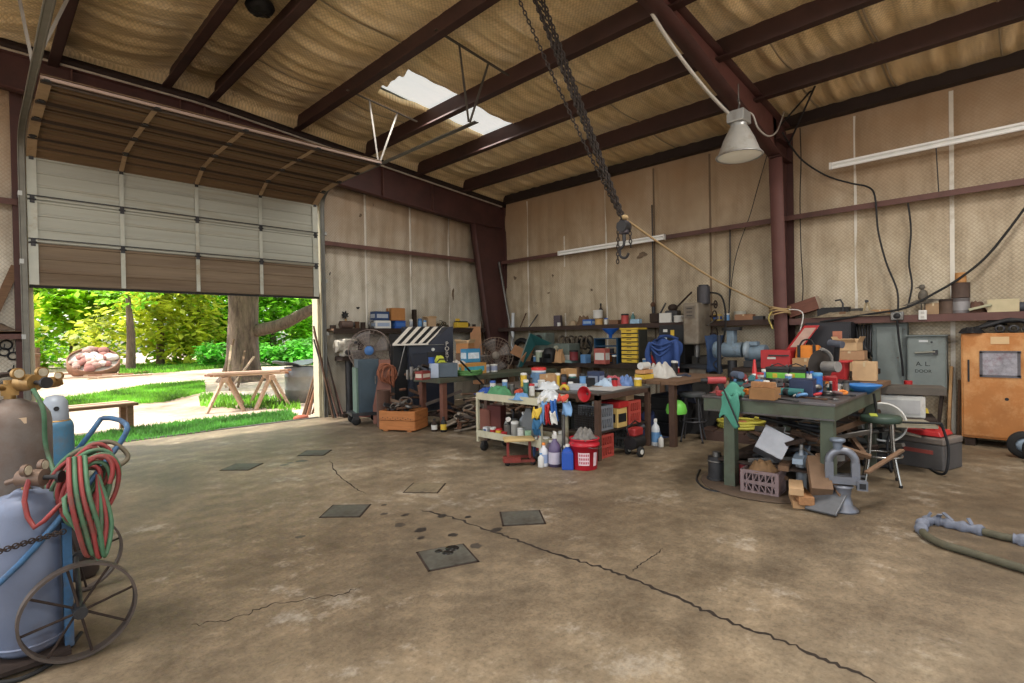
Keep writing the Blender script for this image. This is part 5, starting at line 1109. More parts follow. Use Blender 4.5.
# crates in the right-hand face of the bench
milkcrate('grey plastic crate on the bench shelf nearest the front leg', (5.39, 3.86, .332), (.28, .32, .30), mt((124, 130, 138), .55, 0, .12, 6, .03))
milkcrate('red plastic crate on the bench shelf at the far end', (6.03, 3.86, .332), (.30, .32, .30), mt((206, 74, 62), .5, 0, .12, 6, .03))
milkcrate('brick-red plastic crate on the floor below the grey one', (5.39, 3.86, 0), (.29, .32, .28), mt((196, 70, 58), .5, 0, .15, 6, .03))
milkcrate('dark grey plastic crate on the floor under the far red one', (6.06, 3.88, 0), (.28, .32, .28), mt((92, 94, 92), .55, 0, .12, 6, .03))
carton('yellow box with black panel on the bench shelf between the crates', (5.69, 3.82, .332), (.22, .3, .24), 0, mt((214, 178, 96), .6, 0, .1, 8, 0), tape=False, stripe=BLACK, name='parts_box')
carton('red flat box lying on top of the yellow one under the bench', (5.71, 3.80, .577), (.24, .28, .07), .05, RED, tape=False, name='parts_box')
carton('small tan carton on top of the far red crate', (6.02, 3.86, .632), (.2, .2, .08), 0, CARDL)
bottle('black bottle between yellow box and far red crate', (5.85, 3.76, .332), .035, .26, BLACK, RED)
for k, (x, lab) in enumerate([(5.33, 'first'), (5.40, 'second'), (5.46, 'third')]): bottle(lab + ' of three pale bottles standing in the grey crate', (x, 3.86, .36), .028, .32, mt((206, 190, 150), .5, 0, .1, 8, 0), WHITE)
t = thing('air_compressor', 'small black wheeled compressor with a red top beside the bench crates', 'compressor', (5.74, 3.52, 0)); M().cyl((-.12, 0, .16), (.12, 0, .16), .085, n=18).build('tank', BLACK, t); M().box((0, 0, .29), (.2, .12, .1)).build('motor', mt((170, 44, 44), .5, 0, .15, 8, .05), t, bevel=.02); M().cyl((.08, 0, .3), (.16, -.02, .33), .04, n=12).build('pump', DARKSTEEL, t)
for s_ in (-1, 1): M().lathe([(.001, -.016), (.065, -.016), (.065, .016), (.001, .016)], (-.06 + .02 * s_, s_ * .1 - .02, .065), 16, 'y').build('wheel', RUBBER, t); M().cyl((-.06 + .02 * s_, s_ * .1 - .045, .065), (-.06 + .02 * s_, s_ * .1 + .005, .065), .03, n=12).build('hub', WHITE, t)
M().tube([(-.12, 0, .22), (-.2, 0, .36), (.0, 0, .42), (.14, 0, .36)], .01, 6).build('handle', BLACK, t)
bottle('tall white and light blue bottle on the floor at the far bench leg', (6.38, 3.60, 0), .055, .36, mt((206, 212, 216), .5, 0, .08, 8, 0), WHITE, LBLUE)
bottle('small white bottle beside the tall light blue one', (6.34, 3.50, 0), .035, .16, WHITE, LBLUE)
# mesh baskets in the left face
for k, (y, lab) in enumerate([(3.92, 'dark wire mesh basket on the bench shelf just left of the front leg'), (4.32, 'dark wire mesh basket on the bench shelf behind the cart end')]):
    t = thing('wire_basket', lab, 'basket', (5.33, y, .332)); m = M()
    for i in range(15): m.box((-.13, -.17 + .34 * i / 14, .15), (.006, .006, .30)); 
    for i in range(11): m.box((-.13, 0, .01 + .028 * i), (.006, .34, .006))
    m.build('mesh_front', DARKSTEEL, t); M().box((0, 0, .006), (.26, .34, .012)).build('bottom', DARKSTEEL, t)
    m = M(); 
    for s_ in (-1, 1): m.box((0, s_ * .17, .15), (.26, .01, .3))
    m.box((.13, 0, .15), (.01, .34, .3)); m.build('sides', mt((70, 74, 60), .6, .2, .2, 8, .1), t)
    M().box((0, 0, .1), (.22, .3, .16)).build('contents', DARKRUST, t)
# red funnel hung on the front edge
t = thing('funnel', 'red round funnel hanging on the front edge of the steel bench', 'funnel', tuple(gx(585, 394, 5.10)), 0)
M().lathe([(.02, .1), (.025, .04), (.085, -.02), (.092, -.025), (.088, -.018), (.02, .036), (.015, .1)], (0, 0, 0), 24, 'x').build('cone', mt((206, 30, 40), .4, 0, .08, 8, 0), t); M().torus((-.022, 0, 0), .09, .006, 'x', 24, 6).build('rim', RED, t)
# on the steel bench
def bt_(px, X, z=ZS2): p = gx(px, 385, X); return (X, p.y, z)
can('striped white and blue canister with a bright red lid on the steel bench', bt_(539, 5.5), .10, .25, mt((210, 216, 222), .5, 0, .1, 8, 0), mt((214, 40, 36), .4, 0, .1, 8, 0), mt((90, 130, 170), .5, 0, .35, 14, 0), 'canister', 'canister')
carton('plain cardboard box beside the red-lidded canister', bt_(552, 5.55), (.24, .25, .17), .1, CARD)
carton('tan carton standing behind the yellow ring', bt_(568, 5.7), (.16, .17, .12), .05, mt((170, 122, 66), .8, 0, .1, 8, .05)); p = bt_(569, 5.72); carton('smaller tan carton stacked on the tan carton', (p[0], p[1], ZS2 + .128), (.15, .16, .11), -.1, mt((184, 136, 78), .8, 0, .1, 8, .05))
t = thing('tape_roll', 'yellow ring of tape on the front of the steel bench', 'tape', bt_(563, 5.22), 0, None, (0, radians(70), .3)); M().lathe([(.03, -.02), (.06, -.02), (.06, .02), (.03, .02), (.03, -.02)], (0, 0, .05), 20).build('roll', YELLOW, t); M().lathe([(.028, -.021), (.031, -.021), (.031, .021), (.028, .021)], (0, 0, .05), 20).build('core', CARD, t)
carton('flat black case on the steel bench right of the tan cartons', bt_(583, 5.75), (.3, .3, .12), .05, BLACK, tape=False, name='tool_case', cat='case'); carton('grey card box with papers in front of the black case', bt_(577, 5.4), (.16, .2, .07), .2, mt((176, 184, 196), .6, 0, .15, 12, 0), tape=False)
carton('dark blue box at the back of the steel bench', bt_(596, 5.9), (.16, .18, .2), .1, mt((52, 66, 100), .6, 0, .15, 8, 0), tape=False, stripe=mt((140, 150, 170), .5, 0, .2, 14, 0))
rag('plastic_bag', 'clear crumpled bag on the front left of the steel bench', bt_(549, 5.25), (.3, .3, .1), CLR, 'bag', seed=22)
rag('rag', 'red and white rag on the back of the steel bench', bt_(613, 6.1), (.3, .32, .14), mt((200, 90, 100), .8, 0, .55, 9, .2), seed=23)
rag('plastic_bag', 'white and blue packet heap on the steel bench', bt_(604, 5.95), (.3, .34, .12), mt((170, 196, 220), .4, 0, .3, 10, .2), 'bag', seed=24)
rag('plastic_bag', 'blue and white packet heap at the far end of the steel bench', (6.2, 3.95, ZS2), (.26, .26, .14), mt((96, 130, 190), .5, 0, .5, 9, .2), 'bag', seed=25)
o = M().box((0, 0, .006), (.6, .5, .008)).build('paper_sheet', mt((190, 188, 184), .6, 0, .08, 3, .02), None, (5.72, 3.95, ZS2 + .002), .15); tag(o, 'pale sheet lying flat on the front of the steel bench', 'sheet')
o = M().box((0, 0, .01), (.5, .32, .018)).build('fibreboard', mt((150, 120, 92), .8, 0, .1, 4, .05), None, (6.0, 4.2, ZS2 + .002), -.1); tag(o, 'brown flat board at the far side of the steel bench', 'board')
can('yellow jar at the far end of the steel bench', (6.25, 3.78, ZS2), .05, .1, YELLOW, WHITE, name='jar', cat='jar')
rnd = random.Random(44)
SM = [LBLUE, WHITE, RED, mt((60, 120, 110), .5, 0, .1, 8, 0), mt((90, 90, 96), .5, .3, .2, 8, .1), YELLOW]
SMN = ['light blue', 'white', 'red', 'teal', 'grey', 'yellow']
for k in range(18):
    x = rnd.uniform(5.3, 6.0); y = 4.2 + k * .075; lab = '%s can in the jumble at the left back of the steel bench' % SMN[k % 6]
    can(lab, (x, y, ZS2), rnd.uniform(.03, .05), rnd.uniform(.08, .2), SM[k % 6], WHITE if k % 2 else BLACK, group='%s cans in the bench jumble' % SMN[k % 6])

# ---- wooden table to the right of the steel bench with the seats below it
ZW = .87
t = thing('wooden_workbench', 'worn wooden work table beyond the steel bench with stools under it', 'table', (7.15, 3.75, 0))
for k in range(4): M().box((0, -.34 + .23 * k, ZW - .025), (1.5, .22, .05)).build('top_board', OLDWOOD, t)
for a in (-.68, .68):
    for b_ in (-.36, .36): M().box((a, b_, (ZW - .05) / 2), (.08, .08, ZW - .05)).build('leg', BL_, t)
def roundstool(label, x, y, h, seat, metal, rz=0):
    t = thing('round_stool', label, 'stool', (x, y, 0), rz)
    M().lathe([(.001, h - .06), (.17, h - .06), (.175, h - .045), (.175, h - .015), (.165, h), (.001, h + .004)], (0, 0, 0), 30).build('seat', seat, t)
    for k in range(4):
        a = pi / 4 + k * pi / 2; l_ = M().tube(smoothpath([(.12 * cos(a), .12 * sin(a), h - .06), (.14 * cos(a), .14 * sin(a), h * .45), (.20 * cos(a), .20 * sin(a), .01)], 4), .012, 8).build('leg', metal, t)
        M().cyl((.2 * cos(a), .2 * sin(a), 0), (.2 * cos(a), .2 * sin(a), .025), .016, n=8).build('foot_cap', RUBBER, l_)
    M().torus((0, 0, h * .42), .172, .011, 'z', 32, 7).build('foot_ring', metal, t); return t
CHROME = mt((176, 174, 168), .25, .9, .12, 8, .05, .25, (110, 92, 74))
roundstool('dark round stool with a grey seat under the wooden table', 6.98, 3.36, .68, mt((70, 72, 74), .6, 0, .2, 8, .1), mt((84, 84, 88), .45, .6, .2, 8, .1), .3)
t = thing('helmet', 'neon green helmet hanging below the wooden table', 'helmet', (6.62, 3.42, .42)); M().lathe([(.13, 0), (.14, .04), (.12, .12), (.07, .17), (.001, .185)], (0, 0, 0), 22).build('shell', mt((110, 220, 70), .4, 0, .15, 5, .05), t); M().lathe([(.128, 0), (.11, .1), (.001, .15)], (0, 0, 0), 18).build('liner', BLACK, t); M().tube([(.12, 0, .02), (.05, -.05, -.1), (-.12, 0, .02)], .008, 5).build('strap', BLACK, t)
t = hang('jeans', 'dark grey-blue trousers hanging off the right end of the wooden table', 684, 374, 402, 7.25, .30, [mt((64, 68, 86), .85, 0, .2, 9, .2)], 'trousers', 4)
rag('rag', 'dark cloth heap under the wooden table beside the hanging trousers', (7.7, 3.5, 0), (.5, .5, .5), mt((38, 36, 36), .85, 0, .3, 8, .2), seed=31)
rag('rag', 'blue tarp folded on the floor shelf under the wooden table', (6.75, 3.95, .0), (.5, .4, .42), mt((66, 84, 140), .8, 0, .2, 8, .2), seed=32)
t = thing('pallet', 'low dark wooden platform on the floor right of the dark stool', 'pallet', (7.65, 3.02, 0), radians(8))
for k in range(4): M().box((0, -.3 + .2 * k, .12), (.9, .18, .03)).build('deck_board', mt((82, 58, 48), .8, 0, .25, 5, .2), t)
for s_ in (-1, 1): M().box((0, s_ * .37, .06), (.9, .03, .12)).build('skirt', mt((82, 58, 48), .8, 0, .25, 5, .2), t); M().box((s_ * .44, 0, .055), (.03, .72, .11)).build('end_board', mt((82, 58, 48), .8, 0, .25, 5, .2), t)
coil('hose', 'yellow hose coiled on the dark low platform', (7.68, 2.98, .145), .30, .022, 3, mt((206, 196, 62), .5, 0, .12, 8, .05), 'hose', (0, 0, 0), .08, 5)
o = rag('cushion', 'orange-brown pad inside the yellow hose coil', (7.72, 3.02, .14), (.36, .36, .12), mt((206, 126, 76), .8, 0, .15, 8, .1), 'pad', seed=33, amp=.1)
t = thing('extinguisher', 'tall tan and brown cylinder standing behind the yellow hose', 'cylinder', (8.25, 3.4, 0)); M().lathe([(.001, 0), (.1, 0), (.1, .6), (.06, .68), (.03, .7), (.03, .75), (.001, .75)], (0, 0, 0), 18).build('body', mt((150, 112, 84), .6, .1, .3, 5, .1), t); M().box((0, 0, .77), (.1, .04, .04)).build('valve', BRASS, t)
rag('plastic_sack', 'white sack lying on the wooden table', (6.95, 3.82, ZW), (.44, .4, .22), mt((196, 192, 182), .7, 0, .12, 8, .2), 'sack', seed=34)
t = thing('paper_roll', 'white paper roll on a small wooden stand on the wooden table', 'paper roll', (6.62, 3.9, ZW)); M().box((0, 0, .03), (.24, .16, .06)).build('stand', YELLOW, t); M().box((0, 0, .1), (.22, .15, .05)).build('tray', mt((214, 150, 90), .6, 0, .1, 8, 0), t); M().cyl((-.1, 0, .18), (.1, 0, .18), .05, n=18).build('roll', WHITE, t)
# ============================================================ right wall: long shelf, back bench
t = thing('wall_shelf', 'long wooden shelf along the right wall left of the main column', 'shelf', (DA - .17, 6.2, 0))
M().box((0, 0, 1.68), (.30, 6.4, .04)).build('board', OLDWOOD, t); M().box((-.155, 0, 1.66), (.02, 6.4, .09)).build('lip', mt((70, 52, 44), .8, .1, .2, 6, .1), t)
t = thing('wall_shelf', 'long wooden shelf along the right wall right of the main column', 'shelf', (DA - .17, -.9, 0))
M().box((0, 0, 1.68), (.30, 7.3, .04)).build('board', OLDWOOD, t); M().box((-.155, 0, 1.65), (.02, 7.3, .10)).build('lip', MAROON2, t)
def s2(px, dx=0): X = 9.22 + dx; p = gx(px, 322, X); return (X, p.y, 1.70)
def sz(px0, px1): return abs(gx(px0, 322, 9.22).y - gx(px1, 322, 9.22).y)
p = s2(520); rod('steel_rod', 'thin rusty rod leaning on the wall at the left of the right-wall shelf', p, (9.38, p[1] - .06, 2.05), .014, RUST, 'rod'); p = s2(529); rod('steel_rod', 'second dark rod leaning on the wall above the right-wall shelf', p, (9.38, p[1] - .14, 2.0), .014, DARKSTEEL, 'rod')
carton('small purple-brown tin box on the right-wall shelf near the corner', s2(558), (.14, .16, .24), .3, mt((82, 70, 80), .6, .1, .2, 8, .1), tape=False, name='tin_box'); can('low white jar in front of the purple-brown tin', s2(559, -.1), .04, .08, WHITE)
rag('rag', 'brown crumpled bag on the right-wall shelf', s2(584), (.22, .36, .22), mt((120, 92, 66), .85, 0, .3, 10, .3), seed=41); rag('rag', 'tan crumpled cloth left of the brown bag on the shelf', s2(573), (.2, .26, .12), mt((170, 146, 112), .85, 0, .2, 10, .3), seed=42)
carton('bright blue box with light top on the right-wall shelf', s2(589, -.08), (.14, .24, .12), 0, mt((44, 100, 190), .5, 0, .15, 8, 0), tape=False, stripe=mt((150, 180, 216), .5, 0, .2, 10, 0))
can('tan jar under the white tub on the right-wall shelf', s2(599), .085, .13, mt((204, 156, 84), .5, 0, .1, 8, 0), name='jar', cat='jar'); p = s2(598); can('white plastic tub stacked on the tan jar', (p[0], p[1], 1.845), .1, .16, WHITE, WHITE, name='tub', cat='tub')
bottle('tall dark bottle behind the white tub', s2(601, .1), .045, .46, DARKRUST, BLACK); can('small white jar with blue band beside the tan jar', s2(606), .04, .13, WHITE, BLUE)
carton('low brown box on the right-wall shelf left of the red jar', s2(615), (.14, .2, .09), .1, mt((130, 92, 66), .8, 0, .15, 8, .1), tape=False)
can('red jar with a dark lid on the right-wall shelf above the yellow drawers', s2(625), .075, .2, mt((206, 72, 66), .45, 0, .1, 8, 0), BLACK, name='jar', cat='jar'); carton('white-blue flat box right of the red jar', s2(636, -.06), (.12, .2, .09), 0, mt((150, 190, 220), .5, 0, .25, 10, 0), tape=False); bottle('teal bottle behind the white-blue flat box', s2(633, .06), .04, .24, mt((70, 120, 116), .5, 0, .1, 8, 0))
t = thing('carburetor', 'dark machine part with levers on the right-wall shelf', 'machine part', s2(656)); M().box((0, 0, .1), (.16, .2, .18)).build('body', DARKRUST, t, bevel=.02); M().cyl((0, .05, .18), (0, .05, .32), .035, n=10).build('stack', DARKSTEEL, t); M().cyl((0, -.08, .16), (.02, -.2, .38), .016, n=8).build('lever', DARKSTEEL, t); M().ball((0, .06, .36), .05, 8).build('cap', RUST, t)
carton('white box on the right-wall shelf among dark parts', s2(667, -.05), (.16, .24, .18), 0, WHITE, tape=False)
t = thing('bench_shear', 'dark cast machine part with a long raised lever on the shelf', 'machine part', s2(673)); M().box((0, 0, .12), (.18, .26, .22)).build('body', DARKSTEEL, t, bevel=.03); M().ball((0, 0, .28), .09, 8, (1, 1, .8)).build('dome', DARKRUST, t); M().cyl((0, .0, .22), (0, -.38, .55), .018, n=8).build('lever', DARKRUST, t)
can('white cap tub at the right of the shelf beside the milling machine', s2(679, -.05), .09, .12, WHITE, WHITE, name='tub', cat='tub')
carton('yellow-blue small box on the shelf right of the milling machine', s2(717), (.12, .14, .12), 0, mt((206, 170, 70), .5, 0, .2, 8, 0), tape=False, stripe=BLUE); can('small light blue jar right of the yellow-blue box', s2(727), .045, .12, LBLUE, WHITE); carton('long brown box on the shelf left of the main column', s2(745), (.14, .3, .1), 0, mt((160, 112, 78), .8, 0, .15, 8, .05)); carton('dark flat tin right of the long brown box', s2(758), (.12, .2, .06), 0, DARKSTEEL, tape=False, name='tin_box'); can('clear domed cover on the shelf behind the long brown box', s2(740, .08), .1, .16, mt((180, 176, 160), .4, 0, .1, 8, 0), name='cover', cat='cover')
# right of the column
p = gx(806, 316, 9.2); t = thing('wooden_trough', 'tilted reddish long wooden box on the shelf right of the main column', 'box', (9.2, p.y, 1.78), 0, None, (radians(-17), 0, 0))
RW = mt((122, 74, 58), .75, 0, .3, 5, .15, stretch=(6, 1, 6)); M().box((0, 0, .1), (.16, .44, .2)).build('body', RW, t, bevel=.004); M().box((0, -.225, .1), (.17, .012, .21)).build('end_cap', mt((170, 150, 128), .8, 0, .15, 8, .1), t)
carton('black long box on the shelf beside the tilted wooden box', s2(834), (.16, .42, .15), 0, BLACK, tape=False, name='case', cat='case')
t = thing('faucet', 'small dark bent tap shape standing in front of the black box', 'tap', s2(843, -.12)); M().box((0, 0, .04), (.06, .08, .08)).build('base', OLDWOOD, t); M().tube([(0, 0, .06), (0, .0, .2), (0, .03, .26), (0, .1, .25)], .014, 7).build('spout', DARKSTEEL, t)
carton('small dark box on the shelf under the A-shaped clamp', s2(858), (.12, .15, .12), 0, mt((70, 66, 60), .6, .1, .2, 8, .1), tape=False, name='tin_box')
t = thing('clamp', 'pale A-shaped spring clamp standing on the shelf', 'clamp', s2(867, -.06)); M().bar((0, -.06, 0), (0, 0, .24), .03, .02).build('jaw', mt((170, 150, 110), .6, .2, .2, 8, .1), t); M().bar((0, .06, 0), (0, 0, .24), .03, .02).build('jaw', mt((170, 150, 110), .6, .2, .2, 8, .1), t); M().cyl((-.03, 0, .22), (.03, 0, .22), .022, n=10).build('pivot', DARKSTEEL, t)
carton('flat tan block on the shelf right of the clamp', s2(881), (.14, .22, .09), 0, CARD); rag('rag', 'tangle of dull wires and straps along the shelf edge', s2(852, -.1), (.14, 1.0, .08), mt((140, 124, 98), .8, .1, .5, 16, .4), seed=52)
p = gx(923, 300, 9.2); t = thing('bird_decoy', 'grey bird-shaped decoy with a wide tail on the shelf above the grey boxes', 'decoy', (9.2, p.y, 1.70)); GB = mt((104, 96, 84), .7, .1, .25, 10, .1)
M().ball((0, 0, .26), .07, 10, (.7, .8, 1.3)).build('body', GB, t); M().ball((0, .01, .38), .038, 8).build('head', GB, t); M().cyl((0, .03, .385), (0, .09, .37), .01, .003, 8).build('beak', DARKSTEEL, t)
M().prism([(.24, .13), (.03, .22), (-.03, .22), (-.22, .20), (-.05, .15), (.02, .15)], -.015, .015, 'x').build('wing', GB, t)
for s_ in (-.02, .02): M().cyl((0, s_, 0), (0, s_, .2), .006, n=6).build('leg', DARKSTEEL, t)
p = gx(923, 315, 9.1); t = thing('outlet_box', 'white outlet box hanging at the shelf edge below the bird decoy', 'outlet', (9.08, p.y, p.z)); M().box((0, 0, 0), (.05, .09, .13)).build('box', WHITE, t, bevel=.006)
for z in (-.03, .03): M().box((-.027, 0, z), (.004, .04, .035)).build('socket', mt((180, 176, 168), .5, 0, .1, 8, 0), t)
carton('tan box on the shelf right of the bird decoy', s2(934, .05), (.14, .2, .15), 0, mt((170, 136, 98), .8, 0, .15, 8, .05)); can('rusty square-shouldered can right of the tan box', s2(947), .085, .19, mt((104, 82, 68), .7, .2, .3, 6, .1), DARKRUST)
can('grey can beneath the brown can on the shelf', s2(961), .095, .20, mt((118, 112, 112), .5, .4, .2, 6, .05), None, mt((150, 146, 146), .5, .3, .15, 8, 0)); p = s2(961); can('brown can stacked on the grey can', (p[0], p[1], 1.905), .097, .20, mt((92, 72, 62), .7, .2, .3, 6, .1)); can('small orange tin on top of the stacked brown can', (p[0], p[1], 2.11), .06, .13, mt((196, 132, 66), .5, 0, .15, 8, 0))
rag('rag', 'brown lumpy bundle on the shelf right of the stacked cans', s2(977, .05), (.2, .2, .16), mt((110, 76, 60), .85, 0, .3, 10, .3), seed=53); plank('board', 'pale green flat board slanting along the shelf', s2(969, -.08)[:2] + (1.74,), s2(992, -.08)[:2] + (1.80,), .12, .03, mt((176, 172, 136), .7, 0, .12, 6, .05))
carton('long cream box on the shelf near the right edge of the photo', s2(1003), (.16, .3, .16), .05, mt((198, 182, 140), .7, 0, .12, 6, .05), tape=False); t = thing('roll', 'dark rolled bundle on the shelf at the right edge of the photo', 'roll', s2(1020)); M().cyl((0, -.16, .06), (0, .16, .06), .06, n=14).build('roll', mt((64, 66, 74), .7, 0, .2, 8, .1), t)
p = gx(897, 316, 9.06); t = thing('round_socket', 'round grey power socket on the shelf edge above the grey panel', 'socket', (9.08, p.y, p.z)); M().box((0, 0, 0), (.06, .15, .12)).build('plate', STEEL, t, bevel=.01); M().lathe([(.05, -.04), (.055, -.03), (.055, 0)], (0, 0, 0), 20, 'x').build('ring', GALV, t); M().lathe([(.001, -.036), (.04, -.036), (.04, -.03)], (0, 0, 0), 18, 'x').build('face', BLACK, t)
# ---- electrical boxes
EG = mt((124, 134, 130), .55, .1, .12, 5, .05, .25, (98, 100, 94)); EGD = mt((106, 116, 114), .55, .1, .12, 5, .05, .25, (88, 90, 86))
t = thing('breaker_box', 'tall plain grey electrical panel on the right wall', 'electrical panel', (9.30, 1.46, 0)); M().box((0, 0, 1.08), (.14, .42, 1.04)).build('box', EGD, t, bevel=.006); M().box((-.075, 0, 1.08), (.012, .30, .92)).build('door', EG, t, bevel=.004); M().cyl((-.09, -.1, 1.1), (-.08, -.1, 1.1), .014, n=10).build('latch', STEEL, t)
for z in (.7, 1.5):
    for y in (-.18, .18): M().cyl((-.078, y, z), (-.07, y, z), .010, n=8).build('screw', STEEL, t)
t = thing('electrical_box', 'grey electrical box with a big lever handle and stencilled letters', 'electrical box', (9.26, 1.03, 0)); M().box((0, 0, 1.03), (.22, .43, .74)).build('box', EG, t, bevel=.008); M().box((-.118, 0, 1.03), (.014, .40, .72)).build('door', EG, t, bevel=.004); M().box((-.02, 0, 1.41), (.28, .46, .02)).build('drip_hood', EGD, t)
M().box((-.127, .03, 1.335), (.006, .10, .028)).build('name_plate', mt((190, 192, 190), .35, .5, .1, 8, 0), t); M().cyl((-.135, -.06, 1.32), (-.125, -.06, 1.32), .014, n=10).build('keyhole', DARKSTEEL, t)
M().box((-.135, .0, 1.17), (.02, .24, .05)).build('handle_plate', EGD, t); M().cyl((-.16, -.1, 1.19), (-.16, .12, 1.175), .014, n=9).build('lever', mt((150, 148, 132), .5, .3, .15, 8, .05), t); M().box((-.15, -.1, 1.185), (.04, .05, .06)).build('lever_pivot', DARKSTEEL, t)
text('A. L.', .085, BLACK, t, (-.1265, .035, 1.02), (radians(90), 0, radians(-90)), 'stencil'); text('DOOR', .062, BLACK, t, (-.1265, .035, .92), (radians(90), 0, radians(-90)), 'stencil')
cable('cable', 'black cable hanging from the round socket down the grey panel', [gx(897, 320, 9.03), gx(899, 340, 9.08), gx(902, 362, 9.12), gx(903, 376, 9.15)], .014, BLACK)
# ---- orange cabinet
OCH = mt((190, 116, 50), .6, .05, .2, 2.6, .1, .45, (204, 158, 106)); 
t = thing('metal_cabinet', 'worn orange metal cabinet with a foil panel at the right edge of the photo', 'cabinet', (9.12, .02, 0))
M().box((0, 0, .77), (.44, 1.26, 1.33)).build('body', OCH, t, bevel=.01); M().box((-.225, 0, .77), (.02, 1.22, 1.27)).build('door', OCH, t, bevel=.006)
M().box((-.24, .26, 1.05), (.008, .36, .31)).build('foil_panel', mt((150, 146, 152), .35, .6, .35, 14, .4, .3, (116, 84, 92)), t)
for (y, z, a, b_) in ((.435, 1.05, .03, .31), (.09, 1.05, .03, .31), (.26, 1.20, .38, .03), (.26, .90, .38, .03)): M().box((-.245, y, z), (.006, a, b_)).build('panel_border', mt((96, 92, 96), .5, .3, .3, 14, .2), t)
M().box((-.238, .26, 1.345), (.005, .17, .09)).build('paper_label', mt((214, 176, 124), .8, 0, .08, 8, 0), t); M().box((-.24, .555, .96), (.012, .02, .28)).build('handle_slot', BLACK, t)
M().cyl((-.24, .2, .62), (-.234, .2, .62), .02, n=10).build('bolt_hole', BLACK, t)
for y in (-.55, .55): M().box((0, y, .05), (.4, .1, .1)).build('foot_block', DARKRUST, t)
for k in range(5):
    cable('hose', ['dark hose', 'black ribbed hose', 'grey hose', 'thin dark hose', 'thick dark hose'][k] + ' lying in the tangle on top of the orange cabinet', [(9.05 + .05 * k, .62 - .1 * k, 1.46 + .02 * k), (9.0 + .06 * k, .4, 1.53 + .015 * k), (9.1, .15 - .05 * k, 1.60 - .01 * k), (9.05 + .03 * k, -.15, 1.5), (9.1, -.4, 1.47)], .028 - .003 * k, [BLACK, RUBBER, DARKSTEEL, BLACK, RUBBER][k], 'hose')
for k in range(4): o = M().lathe([(.03, -.1), (.05, -.1), (.05, .1), (.03, .1), (.03, -.1)], (0, 0, 0), 16, 'x').build('pipe_offcut', DARKSTEEL, None, (9.02, .28 - .125 * k, 1.488)); tag(o, 'short dark pipe end in the row on top of the orange cabinet', 'pipe', 'pipe ends on the orange cabinet')
o = rag('rag', 'black rag hanging over the left end of the orange cabinet top', (9.0, .55, 1.435), (.3, .24, .08), BLACK, seed=61)
plank('board', 'tan board leaning on the wall left of the orange cabinet', (9.12, .80, 0), (9.34, .78, .98), .09, .035, mt((196, 148, 92), .75, 0, .2, 5, .1, .3, (120, 84, 56)), 'board', None, (0, 1, 0)); plank('board', 'dark board leaning beside the tan one', (9.14, .92, 0), (9.36, .86, .92), .06, .04, DARKRUST, 'board', None, (0, 1, 0)); plank('board', 'third dark board between the tan one and the orange cabinet', (9.16, .70, 0), (9.36, .70, .8), .05, .03, OLDWOOD, 'board', None, (0, 1, 0))
# wheels at the right edge
t = thing('hand_truck_wheel', 'small black cart wheels with a pale hub at the right edge of the photo', 'wheel', (8.12, -.07, 0)); 
for k, (x, y) in enumerate(((0, 0), (.28, .13))):
    M().lathe([(.08, -.045), (.13, -.05), (.155, -.03), (.155, .03), (.13, .05), (.08, .045), (.08, -.045)], (x, y, .155), 26, 'x').build('tyre', RUBBER, t); M().lathe([(.001, -.03), (.03, -.04), (.085, -.03), (.085, .03), (.001, .03)], (x, y, .155), 18, 'x').build('hub', mt((150, 170, 190), .5, .3, .15, 8, .05), t)
M().cyl((-.1, 0, .155), (.36, .13, .155), .014, n=8).build('axle', DARKSTEEL, t); M().bar((.05, -.06, .17), (.3, -.6, .3), .05, .04).build('frame', DARKRUST, t)
# ---- back bench along the right wall
ZK = .93
t = thing('wall_workbench', 'long dark bench along the right wall behind the middle clutter', 'workbench', (8.95, 6.6, 0))
M().box((0, 0, ZK - .04), (.75, 4.0, .08)).build('top', DARKRUST, t)
for a in (-.32, .32):
    for b_ in (-1.9, 0, 1.9): M().box((a, b_, (ZK - .08) / 2), (.09, .09, ZK - .08)).build('leg', OLDWOOD, t)
M().box((0, 0, .25), (.7, 3.9, .03)).build('lower_shelf', DARKRUST, t)
def kb(px, X=8.8, z=ZK): p = gx(px, 365, X); return (X, p.y, z)
# teal wedge cover
t = thing('sheet_metal_cover', 'dark teal folded sheet-metal cover standing tilted on the back bench', 'cover', kb(538, 8.62)); TL = mt((30, 92, 92), .5, .1, .15, 4, .05)
M().add([(-.1, .50, -.12), (-.12, .10, .62), (-.02, -.42, .40), (-.02, -.30, .36), (-.02, .05, .36), (-.06, .42, -.12)], [(0, 1, 4, 5), (1, 2, 3, 4)]).build('panel', TL, t, solid=.02)
M().bar((-.11, .50, -.12), (-.13, .10, .63), .02, .02).build('edge', mt((150, 170, 166), .5, .2, .1, 8, 0), t)
t = thing('tire', 'dark tyre or coil hanging on the wall below the shelf near the corner', 'tire', tuple(gx(522, 350, 9.28))); M().torus((0, 0, 0), .24, .06, 'x', 30, 10).build('ring', RUBBER, t); M().cyl((.0, 0, .0), (.09, 0, .0), .09, n=14).build('hub', mt((170, 156, 132), .7, .1, .2, 8, .1), t)
for k in range(7):
    px = 562 + k * 4.6; p = gx(px, 342 + (k % 2), 9.2); o = M().torus((0, 0, 0), .13, .02, 'y', 22, 7).build('flex_hose', mt((96, 84, 70), .7, .2, .3, 14, .3), None, tuple(p)); tag(o, 'ring of grey-brown hose in the row hung below the shelf', 'hose', 'hose rings hung below the shelf')
t = thing('cable_coil', 'black cable coil hung below the shelf right of the hose rings', 'cable', tuple(gx(584, 348, 9.14)))
for k in range(4): M().torus((.02 * k, .01 * k, 0), .2 - .015 * k, .018, 'x', 28, 6).build('loop', BLACK, t)
